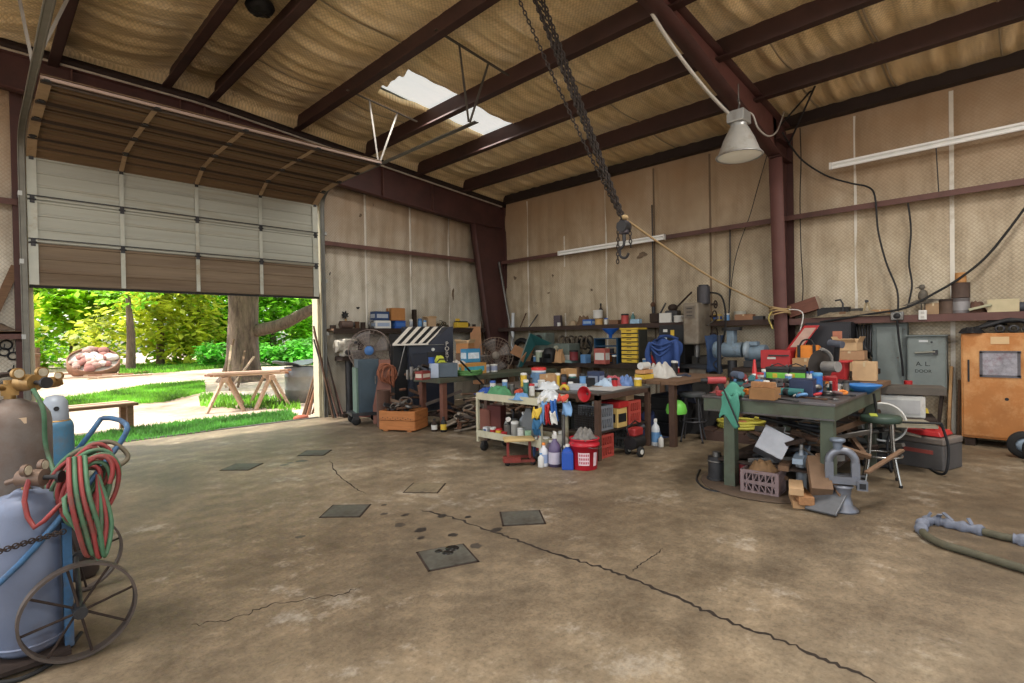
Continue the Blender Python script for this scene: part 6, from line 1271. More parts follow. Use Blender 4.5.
GM = mt((112, 124, 114), .6, .1, .2, 5, .1, .35, (84, 78, 66)); t = thing('lathe', 'grey-green bench machine behind the teal cover', 'machine', kb(556, 8.95)); M().box((0, 0, .2), (.4, 1.05, .38)).build('bed', GM, t, bevel=.02); M().box((-.02, .32, .5), (.34, .36, .26)).build('headstock', GM, t, bevel=.03); M().cyl((-.22, .32, .5), (-.19, .32, .5), .09, n=16).build('chuck_plate', DARKSTEEL, t); M().cyl((-.21, -.2, .3), (-.25, -.2, .3), .05, n=14).build('hand_wheel', mt((190, 186, 160), .5, .1, .15, 8, .05), t)
can('pale green tub on the back bench before the machine', kb(540, 8.6), .09, .24, mt((176, 190, 160), .5, 0, .1, 8, 0), WHITE, name='tub', cat='tub')
t = thing('welding_helmet', 'black welding helmet on the back bench', 'helmet', kb(550, 8.55, ZK + .1)); M().lathe([(.16, -.1), (.17, 0), (.16, .1), (.11, .19), (.001, .22)], (0, 0, 0), 20).build('shell', BLACK, t); M().box((-.15, -.06, .04), (.04, .14, .09)).build('visor', mt((20, 22, 26), .1, 0, .1, 8, 0), t)
carton('grey box under the black welding helmet', kb(550, 8.62), (.3, .34, .1), 0, DARKSTEEL, tape=False, name='case', cat='case')
can('dark red can on the back bench', kb(574, 8.6, ZK + .05), .09, .2, mt((128, 40, 44), .5, 0, .15, 8, .05), BLACK); carton('pale teal flat box under the dark red can', kb(568, 8.68), (.3, .42, .05), 0, mt((130, 160, 156), .6, 0, .12, 8, 0), tape=False)
rag('rag', 'brown paper bag on the back bench left of the dark red can', kb(560, 8.5), (.26, .22, .3), CARD, seed=71)
p = kb(611, 8.85); t = thing('tool_rack', 'dark blue open drawer rack on the back bench', 'rack', p); DB_ = mt((26, 70, 104), .5, .1, .2, 5, .05)
for s_ in (-1, 1): M().box((0, s_ * .26, .25), (.36, .025, .5)).build('side', DB_, t)
for z in (.02, .18, .34, .49): M().box((0, 0, z), (.36, .5, .02)).build('shelf', DB_, t)
M().box((-.14, .08, .08), (.06, .25, .1)).build('drawer', mt((110, 120, 140), .5, .1, .2, 8, .05), t); M().box((-.14, .0, .25), (.06, .3, .09)).build('drawer', mt((60, 60, 66), .5, .1, .2, 8, .05), t)
carton('red and white small box in front of the dark blue rack', kb(602, 8.5, ZK), (.16, .26, .3), 0, mt((180, 86, 74), .6, 0, .25, 10, 0), tape=False, stripe=WHITE)
t = thing('funnel', 'bright blue funnel standing on the dark blue rack', 'funnel', (p[0], p[1], ZK + .50)); M().lathe([(.03, 0), (.035, .06), (.16, .17), (.165, .18), (.155, .175), (.03, .07)], (0, 0, 0), 24).build('cone', mt((30, 96, 200), .4, 0, .1, 8, 0), t); M().torus((0, 0, .18), .162, .008, 'z', 28, 6).build('rim', BLUE, t)
# yellow drawer organizer
p = kb(631.5, 8.72, ZK - .1); t = thing('drawer_organizer', 'yellow-fronted parts organizer with rows of drawers on the back bench', 'organizer', (p[0], p[1], .95)); M().box((.12, 0, .31), (.3, .38, .66)).build('cabinet', mt((60, 60, 54), .55, 0, .2, 6, .05), t, bevel=.006)
for k in range(8):
    z = .04 + .08 * k; d = M().box((-.05, 0, z), (.05, .34, .058)).build('drawer', YELLOW, t, bevel=.004); M().box((-.078, 0, z + .012), (.008, .1, .012)).build('pull', BLACK, d)
M().box((.08, 0, .65), (.32, .4, .03)).build('top_tray', YELLOW, t)
carton('dark low crate carrying the yellow organizer', (p[0] + .06, p[1], ZK - .0), (.36, .42, .018), 0, DARKRUST, tape=False, name='board', cat='board')
# blue jacket over a dark stand
t = thing('dark_cabinet', 'black upright cabinet with colourful stickers left of the milling machine', 'cabinet', (9.0, 4.62, 0)); M().box((0, 0, .83), (.4, .5, 1.64)).build('body', BLACK, t, bevel=.01)
for (y, z, m_, a, b_) in ((-.02, 1.5, YELLOW, .07, .12), (.14, 1.4, mt((180, 200, 216), .5, 0, .1, 8, 0), .1, .08), (.12, 1.55, WHITE, .08, .05), (-.06, 1.22, mt((140, 90, 66), .5, 0, .2, 10, 0), .2, .14)): M().box((-.204, y, z), (.006, a, b_)).build('sticker', m_, t)
BJ = mt((52, 82, 150), .85, 0, .18, 6, .15)
jc = thing('work_jacket', 'blue work jacket draped over a stand beside the yellow organizer', 'jacket', (8.42, 4.55, 0)); 
def jk(u, v):
    a = (u - .5) * 2; z = 1.42 - .52 * v + .03 * sin(5 * u * 3 + 2 * v); r = .16 + .09 * v + .02 * sin(14 * u + 3 * v)
    return (-.02 - r * cos(a * 1.5) + .1, a * (.22 + .08 * sin(3 * v + 1)), z - .10 * abs(a) ** 2 * (1 - v))
M().grid(jk, 40, 20).build('body', BJ, jc, solid=.012)
M().grid(lambda u, v: (.06 - .18 * cos((u - .5) * 3) + .03 * sin(9 * u), (u - .5) * .46, 1.42 - .0 * v + .05 * sin(v * 3.1) + .03 * sin(6 * u) - .1 * abs(u - .5)), 20, 4).build('collar', mt((44, 72, 136), .85, 0, .18, 6, .15), jc, solid=.02)
for k in range(3): M().tube(smoothpath([(-.12, -.2 + .03 * k, 1.36 - .06 * k), (-.18, 0, 1.30 - .09 * k), (-.14, .18, 1.34 - .05 * k)], 5), .018, 7).build('fold', BJ, jc)
M().tube(smoothpath([(-.05, -.24, 1.34), (-.12, -.29, 1.15), (-.1, -.26, .92)], 5), .05, 9).build('sleeve', BJ, jc); M().tube(smoothpath([(-.05, .24, 1.34), (-.12, .27, 1.15), (-.1, .24, .98)], 5), .05, 9).build('sleeve', BJ, jc)
t = thing('stand', 'dark stand hidden beneath the blue work jacket', 'stand', (8.5, 4.55, 0)); M().cyl((0, 0, 0), (0, 0, 1.34), .05, n=12).build('post', DARKSTEEL, t); M().box((0, 0, .02), (.4, .4, .04)).build('foot', DARKSTEEL, t); M().box((.0, 0, 1.3), (.1, .34, .05)).build('arm', DARKSTEEL, t)
# milling machine
MG = mt((134, 122, 104), .6, .1, .2, 4, .1, .4, (92, 78, 62)); mm_ = thing('milling_machine', 'tall grey-tan milling machine with a dark motor on top against the right wall', 'machine', (8.95, 4.12, 0))
M().box((.1, 0, .55), (.36, .34, 1.1)).build('column', mt((70, 66, 60), .6, .1, .25, 4, .1), mm_, bevel=.03); M().box((0, 0, .06), (.8, .55, .12)).build('base', DARKSTEEL, mm_)
M().box((-.08, .05, 1.66), (.5, .28, .72)).build('head', MG, mm_, bevel=.03); h = M().box((-.335, .06, 1.86), (.02, .16, .2)).build('vent_plate', mt((110, 98, 84), .6, .1, .2, 4, .1), mm_)
for k in range(3): M().box((-.348, .06, 1.80 + .06 * k), (.008, .1, .012)).build('vent_slot', BLACK, mm_)
M().cyl((-.05, -.06, 2.0), (-.05, -.06, 2.30), .11, n=20).build('motor', mt((72, 70, 74), .5, .3, .2, 6, .08), mm_); M().cyl((-.05, -.06, 2.29), (-.05, -.06, 2.33), .085, n=18).build('motor_cap', DARKSTEEL, mm_)
M().cyl((-.12, .04, 1.08), (-.12, .04, 1.31), .05, n=14).build('spindle', STEEL, mm_); M().cyl((-.12, .04, .98), (-.12, .04, 1.08), .02, n=10).build('cutter', DARKSTEEL, mm_)
M().box((-.1, 0, .92), (.3, .9, .07)).build('table', DARKSTEEL, mm_); M().box((-.05, 0, .78), (.3, .3, .22)).build('knee', MG, mm_)
for (y, z, r) in ((-.2, 1.78, .09), (-.2, 1.48, .11), (-.22, 1.98, .06)):
    M().torus((-.12, y - .08, z), r, .012, 'y', 20, 6).cyl((-.12, y, z), (-.12, y - .1, z), .02, n=8).bar((-.12 - r, y - .08, z), (-.12 + r, y - .08, z), .016, .012).build('hand_wheel', DARKRUST, mm_)
M().tube(smoothpath([(-.05, -.1, 2.2), (.02, -.34, 2.12), (.05, -.4, 1.7), (.1, -.3, 1.2)], 5), .016, 7).build('cord', RUBBER, mm_); M().cyl((-.2, -.18, 1.62), (-.28, -.4, 1.75), .012, n=8).build('lever', STEEL, mm_)
# blue hanging bag, grinders
hang('tote_bag', 'dark blue cloth bag hanging right of the milling machine', 714, 335, 372, 8.55, .30, [mt((48, 72, 112), .85, 0, .2, 7, .15)], 'bag', 3)
BG = mt((120, 142, 158), .55, .15, .2, 5, .08, .3, (84, 82, 78)); g = thing('belt_grinder', 'blue-grey pedestal grinder with a black round cap left of the main column', 'grinder', (8.5, 3.42, 0))
M().cyl((0, 0, .06), (0, 0, 1.05), .07, n=14).build('pedestal', DARKSTEEL, g); M().box((0, 0, .03), (.4, .36, .06)).build('base', DARKSTEEL, g); M().cyl((-.0, -.17, 1.22), (0, .13, 1.22), .12, n=20).build('motor', BG, g); M().box((0, .0, 1.42), (.16, .12, .3)).build('arm', BG, g, bevel=.02); M().cyl((0, 0, 1.53), (0, 0, 1.58), .15, n=24).build('top_cap', BLACK, g)
for s_ in (-1, 1): M().lathe([(.001, -.03), (.13, -.03), (.14, 0), (.13, .03), (.001, .03)], (0, s_ * .24, 1.22), 22, 'y').build('wheel_guard', BG if s_ > 0 else mt((150, 166, 176), .5, .2, .15, 6, .05), g)
M().tube(smoothpath([(-.1, .1, 1.1), (-.24, .2, 1.0), (-.2, .1, .86)], 5), .012, 7).build('cord', BLACK, g)
rod('steel_pipe', 'black upright post in front of the blue-grey grinder', (8.2, 3.50, 0), (8.2, 3.50, 1.46), .032, mt((46, 52, 62), .5, .3, .2, 6, .05), 'post')
m_ = thing('electric_motor', 'light blue-grey motor right of the pedestal grinder', 'motor', (8.6, 3.08, .95)); M().cyl((0, -.15, .22), (0, .15, .22), .13, n=20).build('housing', BG, m_); M().box((0, 0, .05), (.26, .3, .1)).build('foot', DARKSTEEL, m_); M().box((-.05, .02, .37), (.12, .14, .06)).build('terminal_box', BG, m_); M().cyl((0, -.15, .22), (0, -.24, .22), .025, n=10).build('shaft', STEEL, m_)
# bench behind the welding table
t = thing('wall_workbench', 'short dark bench along the right wall behind the welding table', 'workbench', (8.72, 2.45, 0)); M().box((0, 0, .91), (.8, 1.8, .07)).build('top', DARKRUST, t)
for a in (-.34, .34):
    for b_ in (-.82, .82): M().box((a, b_, .44), (.08, .08, .88)).build('leg', OLDWOOD, t)
ZR = .946
def rb(px, X=8.5, z=ZR): p = gx(px, 365, X); return (X, p.y, z)
RT = mt((200, 40, 42), .45, .05, .12, 6, .05, .15, (120, 50, 44)); t = thing('toolbox', 'open red steel toolbox with its lid tilted back behind the welding table', 'toolbox', rb(778, 8.45)); M().box((0, 0, .14), (.24, .42, .28)).build('body', RT, t, bevel=.01); M().box((-.123, .05, .16), (.006, .12, .03)).build('name_plate', WHITE, t); M().box((-.13, -.05, .2), (.02, .28, .02)).build('drawer_pull', DARKSTEEL, t); lq = lambda u, v: (.06 + .10 * u + .10 * v, -.10 - .17 * u - .22 * v, .285 + .35 * v)
M().grid(lq, 1, 1, False).build('lid', RT, t, solid=.035)
M().grid(lambda u, v: Vector(lq(.12 + .76 * u, .1 + .8 * v)) + Vector((-.022, -.012, 0)), 1, 1, False).build('lid_liner', mt((196, 160, 142), .7, 0, .2, 8, .05), t, solid=.006)
t = thing('tool_bag', 'bright orange tool bag with black trim behind the welding table', 'bag', rb(809, 8.5)); M().box((0, 0, .2), (.24, .36, .3), top=.8).build('body', mt((232, 128, 30), .7, 0, .12, 7, .1), t, bevel=.04)
for y in (-.1, .1): M().box((-.115, y, .2), (.012, .04, .3)).build('strap', BLACK, t)
M().tube(smoothpath([(-.1, -.1, .33), (-.08, -.05, .42), (-.08, .05, .42), (-.1, .1, .33)], 4), .013, 7).build('handle', BLACK, t)
carton('long tan carton in front of the orange bag', rb(808, 8.2), (.24, .34, .17), 0, CARD); carton('orange-tan carton right of the long tan one', rb(829, 8.28), (.2, .2, .18), .1, mt((206, 158, 108), .8, 0, .1, 8, .05)); carton('low orange tray behind the tan cartons', rb(826, 8.38), (.10, .26, .05), 0, mt((214, 116, 60), .6, 0, .12, 8, .05), tape=False)
p = rb(851, 8.5); carton('stack of flat tan cartons, lowest one', p, (.3, .36, .14), 0, mt((190, 148, 104), .85, 0, .12, 8, .05)); carton('second flat tan carton in the stack behind the red bin', (p[0], p[1], ZR + .148), (.28, .35, .12), .06, mt((178, 132, 92), .85, 0, .12, 8, .05)); carton('top open carton of the tan stack', (p[0], p[1] + .03, ZR + .276), (.24, .27, .11), -.08, CARDL, True)
t = thing('steel_cabinet', 'black steel cabinet with an orange label on the back bench by the column', 'cabinet', (9.1, 2.16, ZR)); M().box((0, 0, .34), (.44, .6, .68)).build('body', mt((40, 40, 44), .5, .1, .2, 5, .05), t, bevel=.012); M().box((-.224, -.0, .36), (.008, .54, .58)).build('door', mt((46, 46, 52), .5, .1, .2, 5, .05), t); M().box((-.23, -.13, .48), (.006, .12, .13)).build('warning_label', mt((196, 116, 84), .6, 0, .2, 10, 0), t); M().box((-.23, .18, .60), (.006, .1, .03)).build('name_plate', GALV, t); M().box((-.23, .2, .3), (.02, .02, .1)).build('handle', STEEL, t)
for k in range(6): cable('cable', 'dark wire in the bunch hanging between black cabinet and grey panel', [gx(856 + 3 * k, 325, 9.2), gx(858 + 2.4 * k, 338 + 2 * k, 9.05), gx(864 + 1.2 * k, 352, 9.0), gx(857 + 3 * k, 366 - 2 * k, 9.2)], .014, [BLACK, RUBBER, DARKSTEEL][k % 3])['group'] = 'wires hanging left of the grey panel'
# ============================================================ welding table and its heap
ZT = .88
t = thing('welding_table', 'heavy dark green steel welding table covered in tools', 'table', (6.03, 1.76, 0))
GT = mt((82, 92, 74), .6, .15, .25, 4, .12, .4, (70, 60, 50)); GTD = mt((96, 92, 94), .45, .4, .25, 5, .12, .4, (70, 62, 56))
M().box((0, 0, ZT - .012), (1.92, 1.16, .024)).build('top', GTD, t, bevel=.004)
m = M(); m.box((-.94, 0, ZT - .085), (.02, 1.14, .13)); m.box((.94, 0, ZT - .085), (.02, 1.14, .13)); m.box((0, -.56, ZT - .085), (1.855, .02, .128)); m.box((0, .56, ZT - .085), (1.855, .02, .128)); m.build('apron', GT, t)
M().box((-.952, -.02, ZT - .14), (.012, 1.10, .012)).build('bottom_lip', GTD, t)
for a in (-.86, .86):
    for b_ in (-.50, .34): M().box((a, b_, .43), (.11, .11, .86), top=.9).build('leg', GT, t, bevel=.006)
M().box((0, 0, .24), (1.7, .95, .02)).build('lower_shelf', DARKRUST, t)
o = M().lathe([(.001, .004), (.62, .004), (.63, .008), (.62, .012), (.001, .012)], (0, 0, 0), 40).build('shadow_pad', mt((96, 78, 62), .8, .2, .3, 6, .1), None, (5.45, 1.85, 0)); tag(o, 'round thin dark pad laid on the floor as the shadow under the welding table', 'sheet')  # dark disc stands in for the shadow and pad under the table
def wt(px, py, z=ZT): p = gz(px, py, ZT); return (min(6.93, max(5.1, p.x)), min(2.29, max(1.2, p.y)), z + .001)
def drill(label, pos, rz, mat, s=1.0):
    t = thing('cordless_drill', label, 'drill', pos, rz)
    M().cyl((-.10 * s, 0, .15 * s), (.07 * s, 0, .15 * s), .036 * s, n=14).build('motor_body', mat, t); M().cyl((.07 * s, 0, .15 * s), (.13 * s, 0, .15 * s), .026 * s, .018 * s, 12).build('chuck', DARKSTEEL, t)
    M().bar((-.045 * s, 0, .13 * s), (-.075 * s, 0, .05 * s), .04 * s, .05 * s, (1, 0, 0)).build('grip', BLACK, t); M().box((-.075 * s, 0, .026 * s), (.12 * s, .07 * s, .05 * s)).build('battery', mat, t, bevel=.006); return t
def anglegrinder(label, pos, rz, mat, tilt=0):
    t = thing('angle_grinder', label, 'grinder', pos, 0, None, (0, tilt, rz))
    M().cyl((-.14, 0, .05), (.08, 0, .05), .033, .038, 14).build('body', mat, t); M().box((.11, 0, .05), (.07, .07, .06)).build('gear_head', STEEL, t, bevel=.012); M().cyl((.11, 0, .008), (.11, 0, .013), .062, n=20).build('disc', DARKRUST, t)
    M().torus((.11, 0, .024), .062, .012, 'z', 20, 6, pi * .4, pi * 1.6).build('guard', DARKSTEEL, t); M().cyl((.11, .03, .055), (.11, .13, .055), .014, n=9).build('side_handle', BLACK, t); return t
def pliers(label, pos, rz, mat, name='pliers'):
    t = thing(name, label, name, pos, rz)
    for s_ in (-1, 1): M().tube(smoothpath([(-.11, s_ * .035, .012), (-.05, s_ * .03, .012), (0, 0, .012)], 4), .008, 6).build('handle', mat, t); M().bar((0, s_ * .004, .012), (.06, s_ * .008, .012), .012, .014).build('jaw', STEEL, t)
    return t
def wrench(label, pos, rz, L=.24, mat=STEEL):
    m = M().box((0, 0, .008), (L, .024, .01)); 
    for s_ in (-1, 1): m.prism([(s_ * L / 2 + .026 * cos(a), .026 * sin(a)) for a in [s_ * .6 + 2 * pi * i / 14 + (pi if s_ < 0 else 0) for i in range(13)]], .002, .016)
    o = m.build('wrench', mat, None, pos, rz, bevel=.002); return tag(o, label, 'wrench')
def carbattery(label, pos, rz, band):
    t = thing('car_battery', label, 'battery', pos, rz); M().box((0, 0, .085), (.17, .25, .17)).build('case', BLACK, t, bevel=.006); M().box((0, 0, .185), (.175, .255, .03)).build('lid', mt((50, 52, 54), .5, 0, .2, 8, .05), t, bevel=.006)
    M().box((-.087, 0, .085), (.003, .23, .10)).build('label', band, t); M().box((-.089, .02, .10), (.003, .05, .05)).build('emblem', YELLOW, t)
    for y in (-.08, .08): M().cyl((.03, y, .2), (.03, y, .225), .014, n=10).build('terminal', STEEL, t)
    M().tube([(-.02, -.09, .2), (-.03, 0, .24), (-.02, .09, .2)], .007, 6).build('carry_strap', BLACK, t); return t
GL = mt((110, 206, 60), .5, 0, .15, 8, 0)
carbattery('left car battery with a green and red label on the welding table', wt(779, 383.5), .05, GL); carbattery('right car battery with a bright green label on the welding table', wt(797, 384), -.02, GL)
drill('red cordless drill standing at the left end of the welding table', wt(711, 396.5), 2.2, mt((176, 56, 58), .5, 0, .2, 8, .05), 1.0); drill('second red drill lying behind the first at the left end', wt(722, 388), 1.2, mt((158, 62, 62), .5, 0, .2, 8, .05), .9); drill('dark blue-grey drill beside the red ones on the welding table', wt(733, 389), .8, mt((84, 98, 122), .5, 0, .12, 8, .05), 1.05); drill('teal drill lying in the middle front of the welding table', wt(752, 391), .3, mt((52, 120, 124), .5, 0, .12, 8, .05), .9)
t = thing('clamp_cone', 'slim red cone standing on the welding table', 'cone', wt(745, 385)); M().lathe([(.055, 0), (.055, .015), (.04, .02), (.012, .30), (.001, .305)], (0, 0, 0), 20).build('cone', RED, t); M().box((0, 0, .006), (.14, .14, .012)).build('foot', RED, t)
# green apron hanging over the corner
GA = mt((66, 146, 122), .8, 0, .18, 8, .15); ga = thing('apron_cloth', 'green cloth draped over the front left edge of the welding table', 'cloth', (5.05, 2.05, ZT))
M().grid(lambda u, v: (.14 - .17 * min(1, v * 2.4), (u - .5) * (.15 + .03 * v) + .012 * sin(8 * v), (.06 * (1 - v * 2.4) + .02 * sin(11 * u) + .012 if v < .42 else .012 - .24 * (v - .42) / .58 * (1 + .25 * sin(5 * u + 1))) ), 16, 22).build('cloth', GA, ga, solid=.012)
M().grid(lambda u, v: (.0 + .12 * u, -.09 + .18 * v, .02 + .10 * sin(pi * u) * sin(pi * v) + .02 * sin(9 * u + 7 * v)), 14, 14).build('bunched_top', GA, ga, solid=.012)
rod('steel_rod', 'thin black rod hanging down across the green cloth', (4.985, 2.10, .98), (4.97, 1.94, .62), .008, BLACK, 'rod')
carton('small wooden box on the front of the welding table', wt(765, 399), (.2, .22, .10), .05, mt((150, 104, 58), .8, 0, .2, 6, .1), tape=False, name='wooden_box'); p = wt(763, 399); plank('wood_block', 'wood offcut lying on top of the small wooden box', (p[0], p[1] - .1, p[2] + .13), (p[0] + .02, p[1] + .1, p[2] + .13), .08, .05, WOOD, 'block')
carton('dark navy box at the front centre of the welding table', wt(803, 396), (.2, .20, .16), .1, mt((36, 50, 84), .5, 0, .2, 8, .05), tape=False, name='tool_case', cat='case')
can('tall bright blue patterned tumbler on the welding table front', wt(817.5, 394), .045, .20, mt((44, 110, 196), .4, 0, .35, 12, 0), mt((70, 140, 190), .4, 0, .1, 8, 0), None, 'tumbler', 'cup')
rod('steel_rod', 'pale steel rod propped against the navy box', Vector(wt(793, 398)) + Vector((0, 0, .01)), Vector(wt(811, 396)) + Vector((0, 0, .13)), .012, STEEL, 'rod')
t = thing('c_clamp', 'red bar clamp standing on the welding table right of the blue tumbler', 'clamp', wt(827, 393), -.3); M().bar((0, -.1, .14), (0, .1, .14), .03, .035).build('bar', RED, t); M().box((0, -.08, .06), (.04, .03, .13)).build('jaw', RED, t); M().box((0, .06, .06), (.05, .06, .12)).build('body', mt((120, 112, 112), .5, .3, .2, 8, .05), t); M().cyl((0, .06, .17), (0, .06, .02), .01, n=8).build('screw', STEEL, t)
t = thing('chop_saw', 'cut-off saw with a big dark round blade on the welding table', 'saw', wt(838, 386), -.45); SG = mt((150, 146, 140), .5, .3, .2, 6, .08, .2, (90, 76, 62)); M().box((0, .02, .03), (.34, .3, .06)).build('base', DARKSTEEL, t); M().cyl((-.02, .20, .21), (-.02, .206, .21), .19, n=40).build('blade', mt((74, 68, 64), .45, .5, .15, 4, .05), t); M().lathe([(.205, -.03), (.21, 0), (.205, .05), (.06, .05)], (-.02, .17, .21), 32, 'y').build('guard_back', SG, t) if False else M().torus((-.02, .203, .21), .195, .022, 'y', 24, 8, -.3, 1.5).build('blade_guard', SG, t)
M().cyl((-.02, .16, .21), (-.02, -.02, .215), .06, n=18).build('motor', SG, t); M().cyl((.1, .1, .28), (.02, .02, .46), .03, n=12).build('handle_arm', DARKSTEEL, t); M().cyl((.0, -.06, .46), (.0, .1, .48), .04, n=12).build('handle', mt((80, 84, 96), .5, .1, .2, 8, .05), t); M().cyl((-.02, .21, .21), (-.02, .222, .21), .04, n=16).build('arbor', STEEL, t)
t = thing('tub', 'red plastic bin behind the cut-off saw', 'bin', (7.35, 1.72, .90)); M().box((0, 0, .11), (.24, .26, .22), top=1.08).build('body', mt((206, 44, 48), .45, 0, .1, 6, .02), t); M().box((0, 0, .225), (.30, .34, .025)).build('rim', mt((206, 44, 48), .45, 0, .1, 6, .02), t, bevel=.006)
t = thing('side_table', 'low rough stand carrying the red bin and tan carton behind the welding table', 'stand', (7.42, 1.60, 0)); M().box((0, 0, .87), (.5, .8, .05)).build('top', OLDWOOD, t)
for a in (-.2, .2):
    for b_ in (-.34, .34): M().box((a, b_, .42), (.06, .06, .85)).build('leg', OLDWOOD, t)
carton('tan carton right of the red bin', (7.45, 1.42, .90), (.22, .24, .22), .1, CARDL); 
t = thing('funnel', 'wide blue funnel on a stick at the right end of the welding table', 'funnel', wt(862, 391)); M().lathe([(.03, -.02), (.06, -.03), (.17, .055), (.175, .065), (.15, .07), (.001, .05)], (0, 0, .0), 26).build('cone', mt((44, 122, 204), .45, 0, .1, 8, 0), t); M().cyl((.0, -.1, -.02), (.03, -.12, -.24), .012, n=8).build('stick', BLACK, t)
# strewn small tools
rnd = random.Random(101)
spots = [('pliers', 'red', 740, 393), ('pliers', 'blue', 770, 390), ('pliers', 'teal', 782, 393), ('pliers', 'black', 790, 390), ('pliers', 'yellow', 757, 386), ('pliers', 'orange', 733, 396)]
CM = dict(red=RED, blue=BLUE, teal=TEAL, black=BLACK, yellow=YELLOW, orange=ORANGE)
for nm, c, px, py in spots: pliers('%s-handled pliers lying among the tools on the welding table' % c, wt(px, py), rnd.uniform(0, 6), CM[c])
for k, (px, py, lab, m_, tl) in enumerate([(765, 385, 'black angle grinder leaning among the tools left of the batteries', BLACK, 0), (748, 388, 'blue-grey angle grinder on the welding table beside the red cone', mt((90, 110, 140), .5, 0, .15, 8, .05), 0), (787, 397, 'teal angle grinder at the front edge of the welding table', TEAL, 0), (757, 392, 'red and grey angle grinder behind the wooden box', mt((170, 70, 66), .5, 0, .15, 8, .05), .2), (775, 396, 'dark angle grinder at the table front right of the wooden box', DARKSTEEL, 0)]): anglegrinder(lab, wt(px, py), rnd.uniform(0, 6), m_, tl)
for k, (px, py, lab, L, m_) in enumerate([(744, 397, 'bright wrench lying at the front left table edge', .26, STEEL), (781, 400, 'long dark wrench along the front table edge', .34, DARKSTEEL), (812, 399, 'rusty wrench at the table front under the blue tumbler', .24, RUST), (826, 399, 'short bright wrench near the front right table corner', .2, STEEL), (838, 396, 'dark wrench on the right table edge', .24, DARKSTEEL)]): wrench(lab, wt(px, py), rnd.uniform(-.6, .6) + 1.57, L, m_)
for k, (px, py, r, h, m_, cp, lab) in enumerate([(735, 385, .035, .12, STEEL, None, 'small steel can behind the drills'), (760, 383, .04, .16, LBLUE, WHITE, 'light blue can left of the car batteries'), (754, 384, .04, .13, WHITE, RED, 'white can with a red lid left of the car batteries'), (810, 385, .04, .15, WHITE, BLUE, 'white and blue can right of the car batteries'), (806, 383, .035, .12, mt((200, 200, 196), .4, .2, .1, 8, 0), BLACK, 'pale can with a black lid beside the right battery'), (822, 385, .045, .1, DARKSTEEL, None, 'dark tin in front of the saw blade'), (846, 392, .03, .1, STEEL, BLACK, 'small steel can at the right of the saw')]): can(lab, wt(px, py), r, h, m_, cp)
for k in range(26):
    px, py = rnd.uniform(718, 840), rnd.uniform(385, 399)
    scrap('small steel odd end in the litter of parts on the welding table', ['scrap_bar', 'scrap_pipe', 'angle_iron', 'iron_ring', 'scrap_fitting'][k % 5], *wt(px, py)[:2], ZT + .03 + rnd.uniform(0, .04), rnd.uniform(.1, .22), k * 3, [DARKSTEEL, STEEL, mt((120, 90, 90), .6, .2, .3, 10, .1), mt((70, 96, 120), .5, .1, .3, 10, .1), mt((140, 60, 56), .5, .1, .3, 10, .1)][(k * 7) % 5], 'parts strewn on the welding table', rnd)
coil('cable', 'dark cable loop on the welding table in front of the batteries', wt(777, 390), .1, .009, 3, BLACK, 'cable', (0, 0, 0), .2, 3); coil('cable', 'red and black looking cable loop left on the welding table', wt(741, 389), .08, .009, 3, mt((120, 50, 52), .6, 0, .3, 8, .05), 'cable', (0, 0, 0), .2, 8)
# ---- under the welding table
milkcrate('grimy pinkish-grey plastic crate on the floor under the welding table', (5.16, 1.80, .0), (.26, .33, .22), mt((130, 108, 108), .6, 0, .2, 6, .05), .06)
t = thing('steel_box', 'tilted shiny sheet-steel box lying on the plastic crate', 'box', (5.26, 1.80, .33), 0, None, (radians(28), radians(22), radians(25))); SB = mt((148, 152, 160), .4, .5, .2, 4, .08, .25, (110, 92, 76)); M().box((0, 0, .0), (.26, .24, .012)).box((0, .12, .11), (.26, .01, .22)).box((0, -.12, .11), (.26, .01, .22)).box((-.13, 0, .11), (.01, .24, .22)).build('body', SB, t); M().box((-.0, 0, .22), (.28, .26, .01)).build('lid', SB, t)
rag('rag', 'brown and tan rag spilling from the plastic crate', (5.16, 1.80, .2), (.24, .26, .1), mt((130, 96, 60), .85, 0, .4, 12, .3), seed=91)
bottle('dull silver thermos standing behind the plastic crate', (5.32, 1.52, .0), .045, .46, mt((150, 156, 162), .4, .4, .15, 6, .05), STEEL)
t = thing('glove_pile', 'blue rags behind the plastic crate under the table', 'rags', (5.55, 2.12, 0)); M().ball((0, 0, .06), .16, 10, (1.2, 1, .5)).build('heap', mt((50, 84, 170), .85, 0, .3, 9, .3), t); M().ball((.1, -.1, .16), .1, 10, (1.2, 1, .6)).build('upper_heap', mt((60, 96, 180), .85, 0, .3, 9, .3), t)
can('red can under the table behind the crate', (5.28, 2.02, 0), .06, .24, mt((150, 44, 48), .5, 0, .2, 8, .05), DARKSTEEL)
t = thing('bottle_jack', 'dark grey motor with a cord by the left front table leg', 'motor', tuple(gz(717, 480)), .5); M().cyl((0, 0, .03), (0, 0, .24), .085, n=18).build('body', DARKSTEEL, t); M().lathe([(.001, 0), (.1, 0), (.1, .03), (.001, .03)], (0, 0, 0), 18).build('foot', BLACK, t); M().cyl((0, 0, .24), (0, 0, .29), .04, n=12).build('shaft_cap', STEEL, t); M().torus((0, 0, .2), .088, .008, 'z', 18, 5).build('band', STEEL, t)
t = thing('bottle_jack', 'pale grimy motor next to the dark grey one at the left table leg', 'motor', tuple(gz(731, 482)), .2); M().cyl((0, 0, .02), (0, 0, .2), .065, n=18).build('body', mt((150, 144, 124), .6, .2, .2, 8, .1, .4, (90, 78, 64)), t); M().box((.02, -.02, .05), (.15, .1, .04)).build('bracket', DARKSTEEL, t); M().cyl((0, 0, .2), (0, 0, .25), .03, n=12).build('neck', STEEL, t)
cable('cable', 'black cord curled on the floor by the left table leg', [gz(700, 470), gz(697, 480), gz(706, 489), gz(722, 492), gz(735, 490)], .012, BLACK)
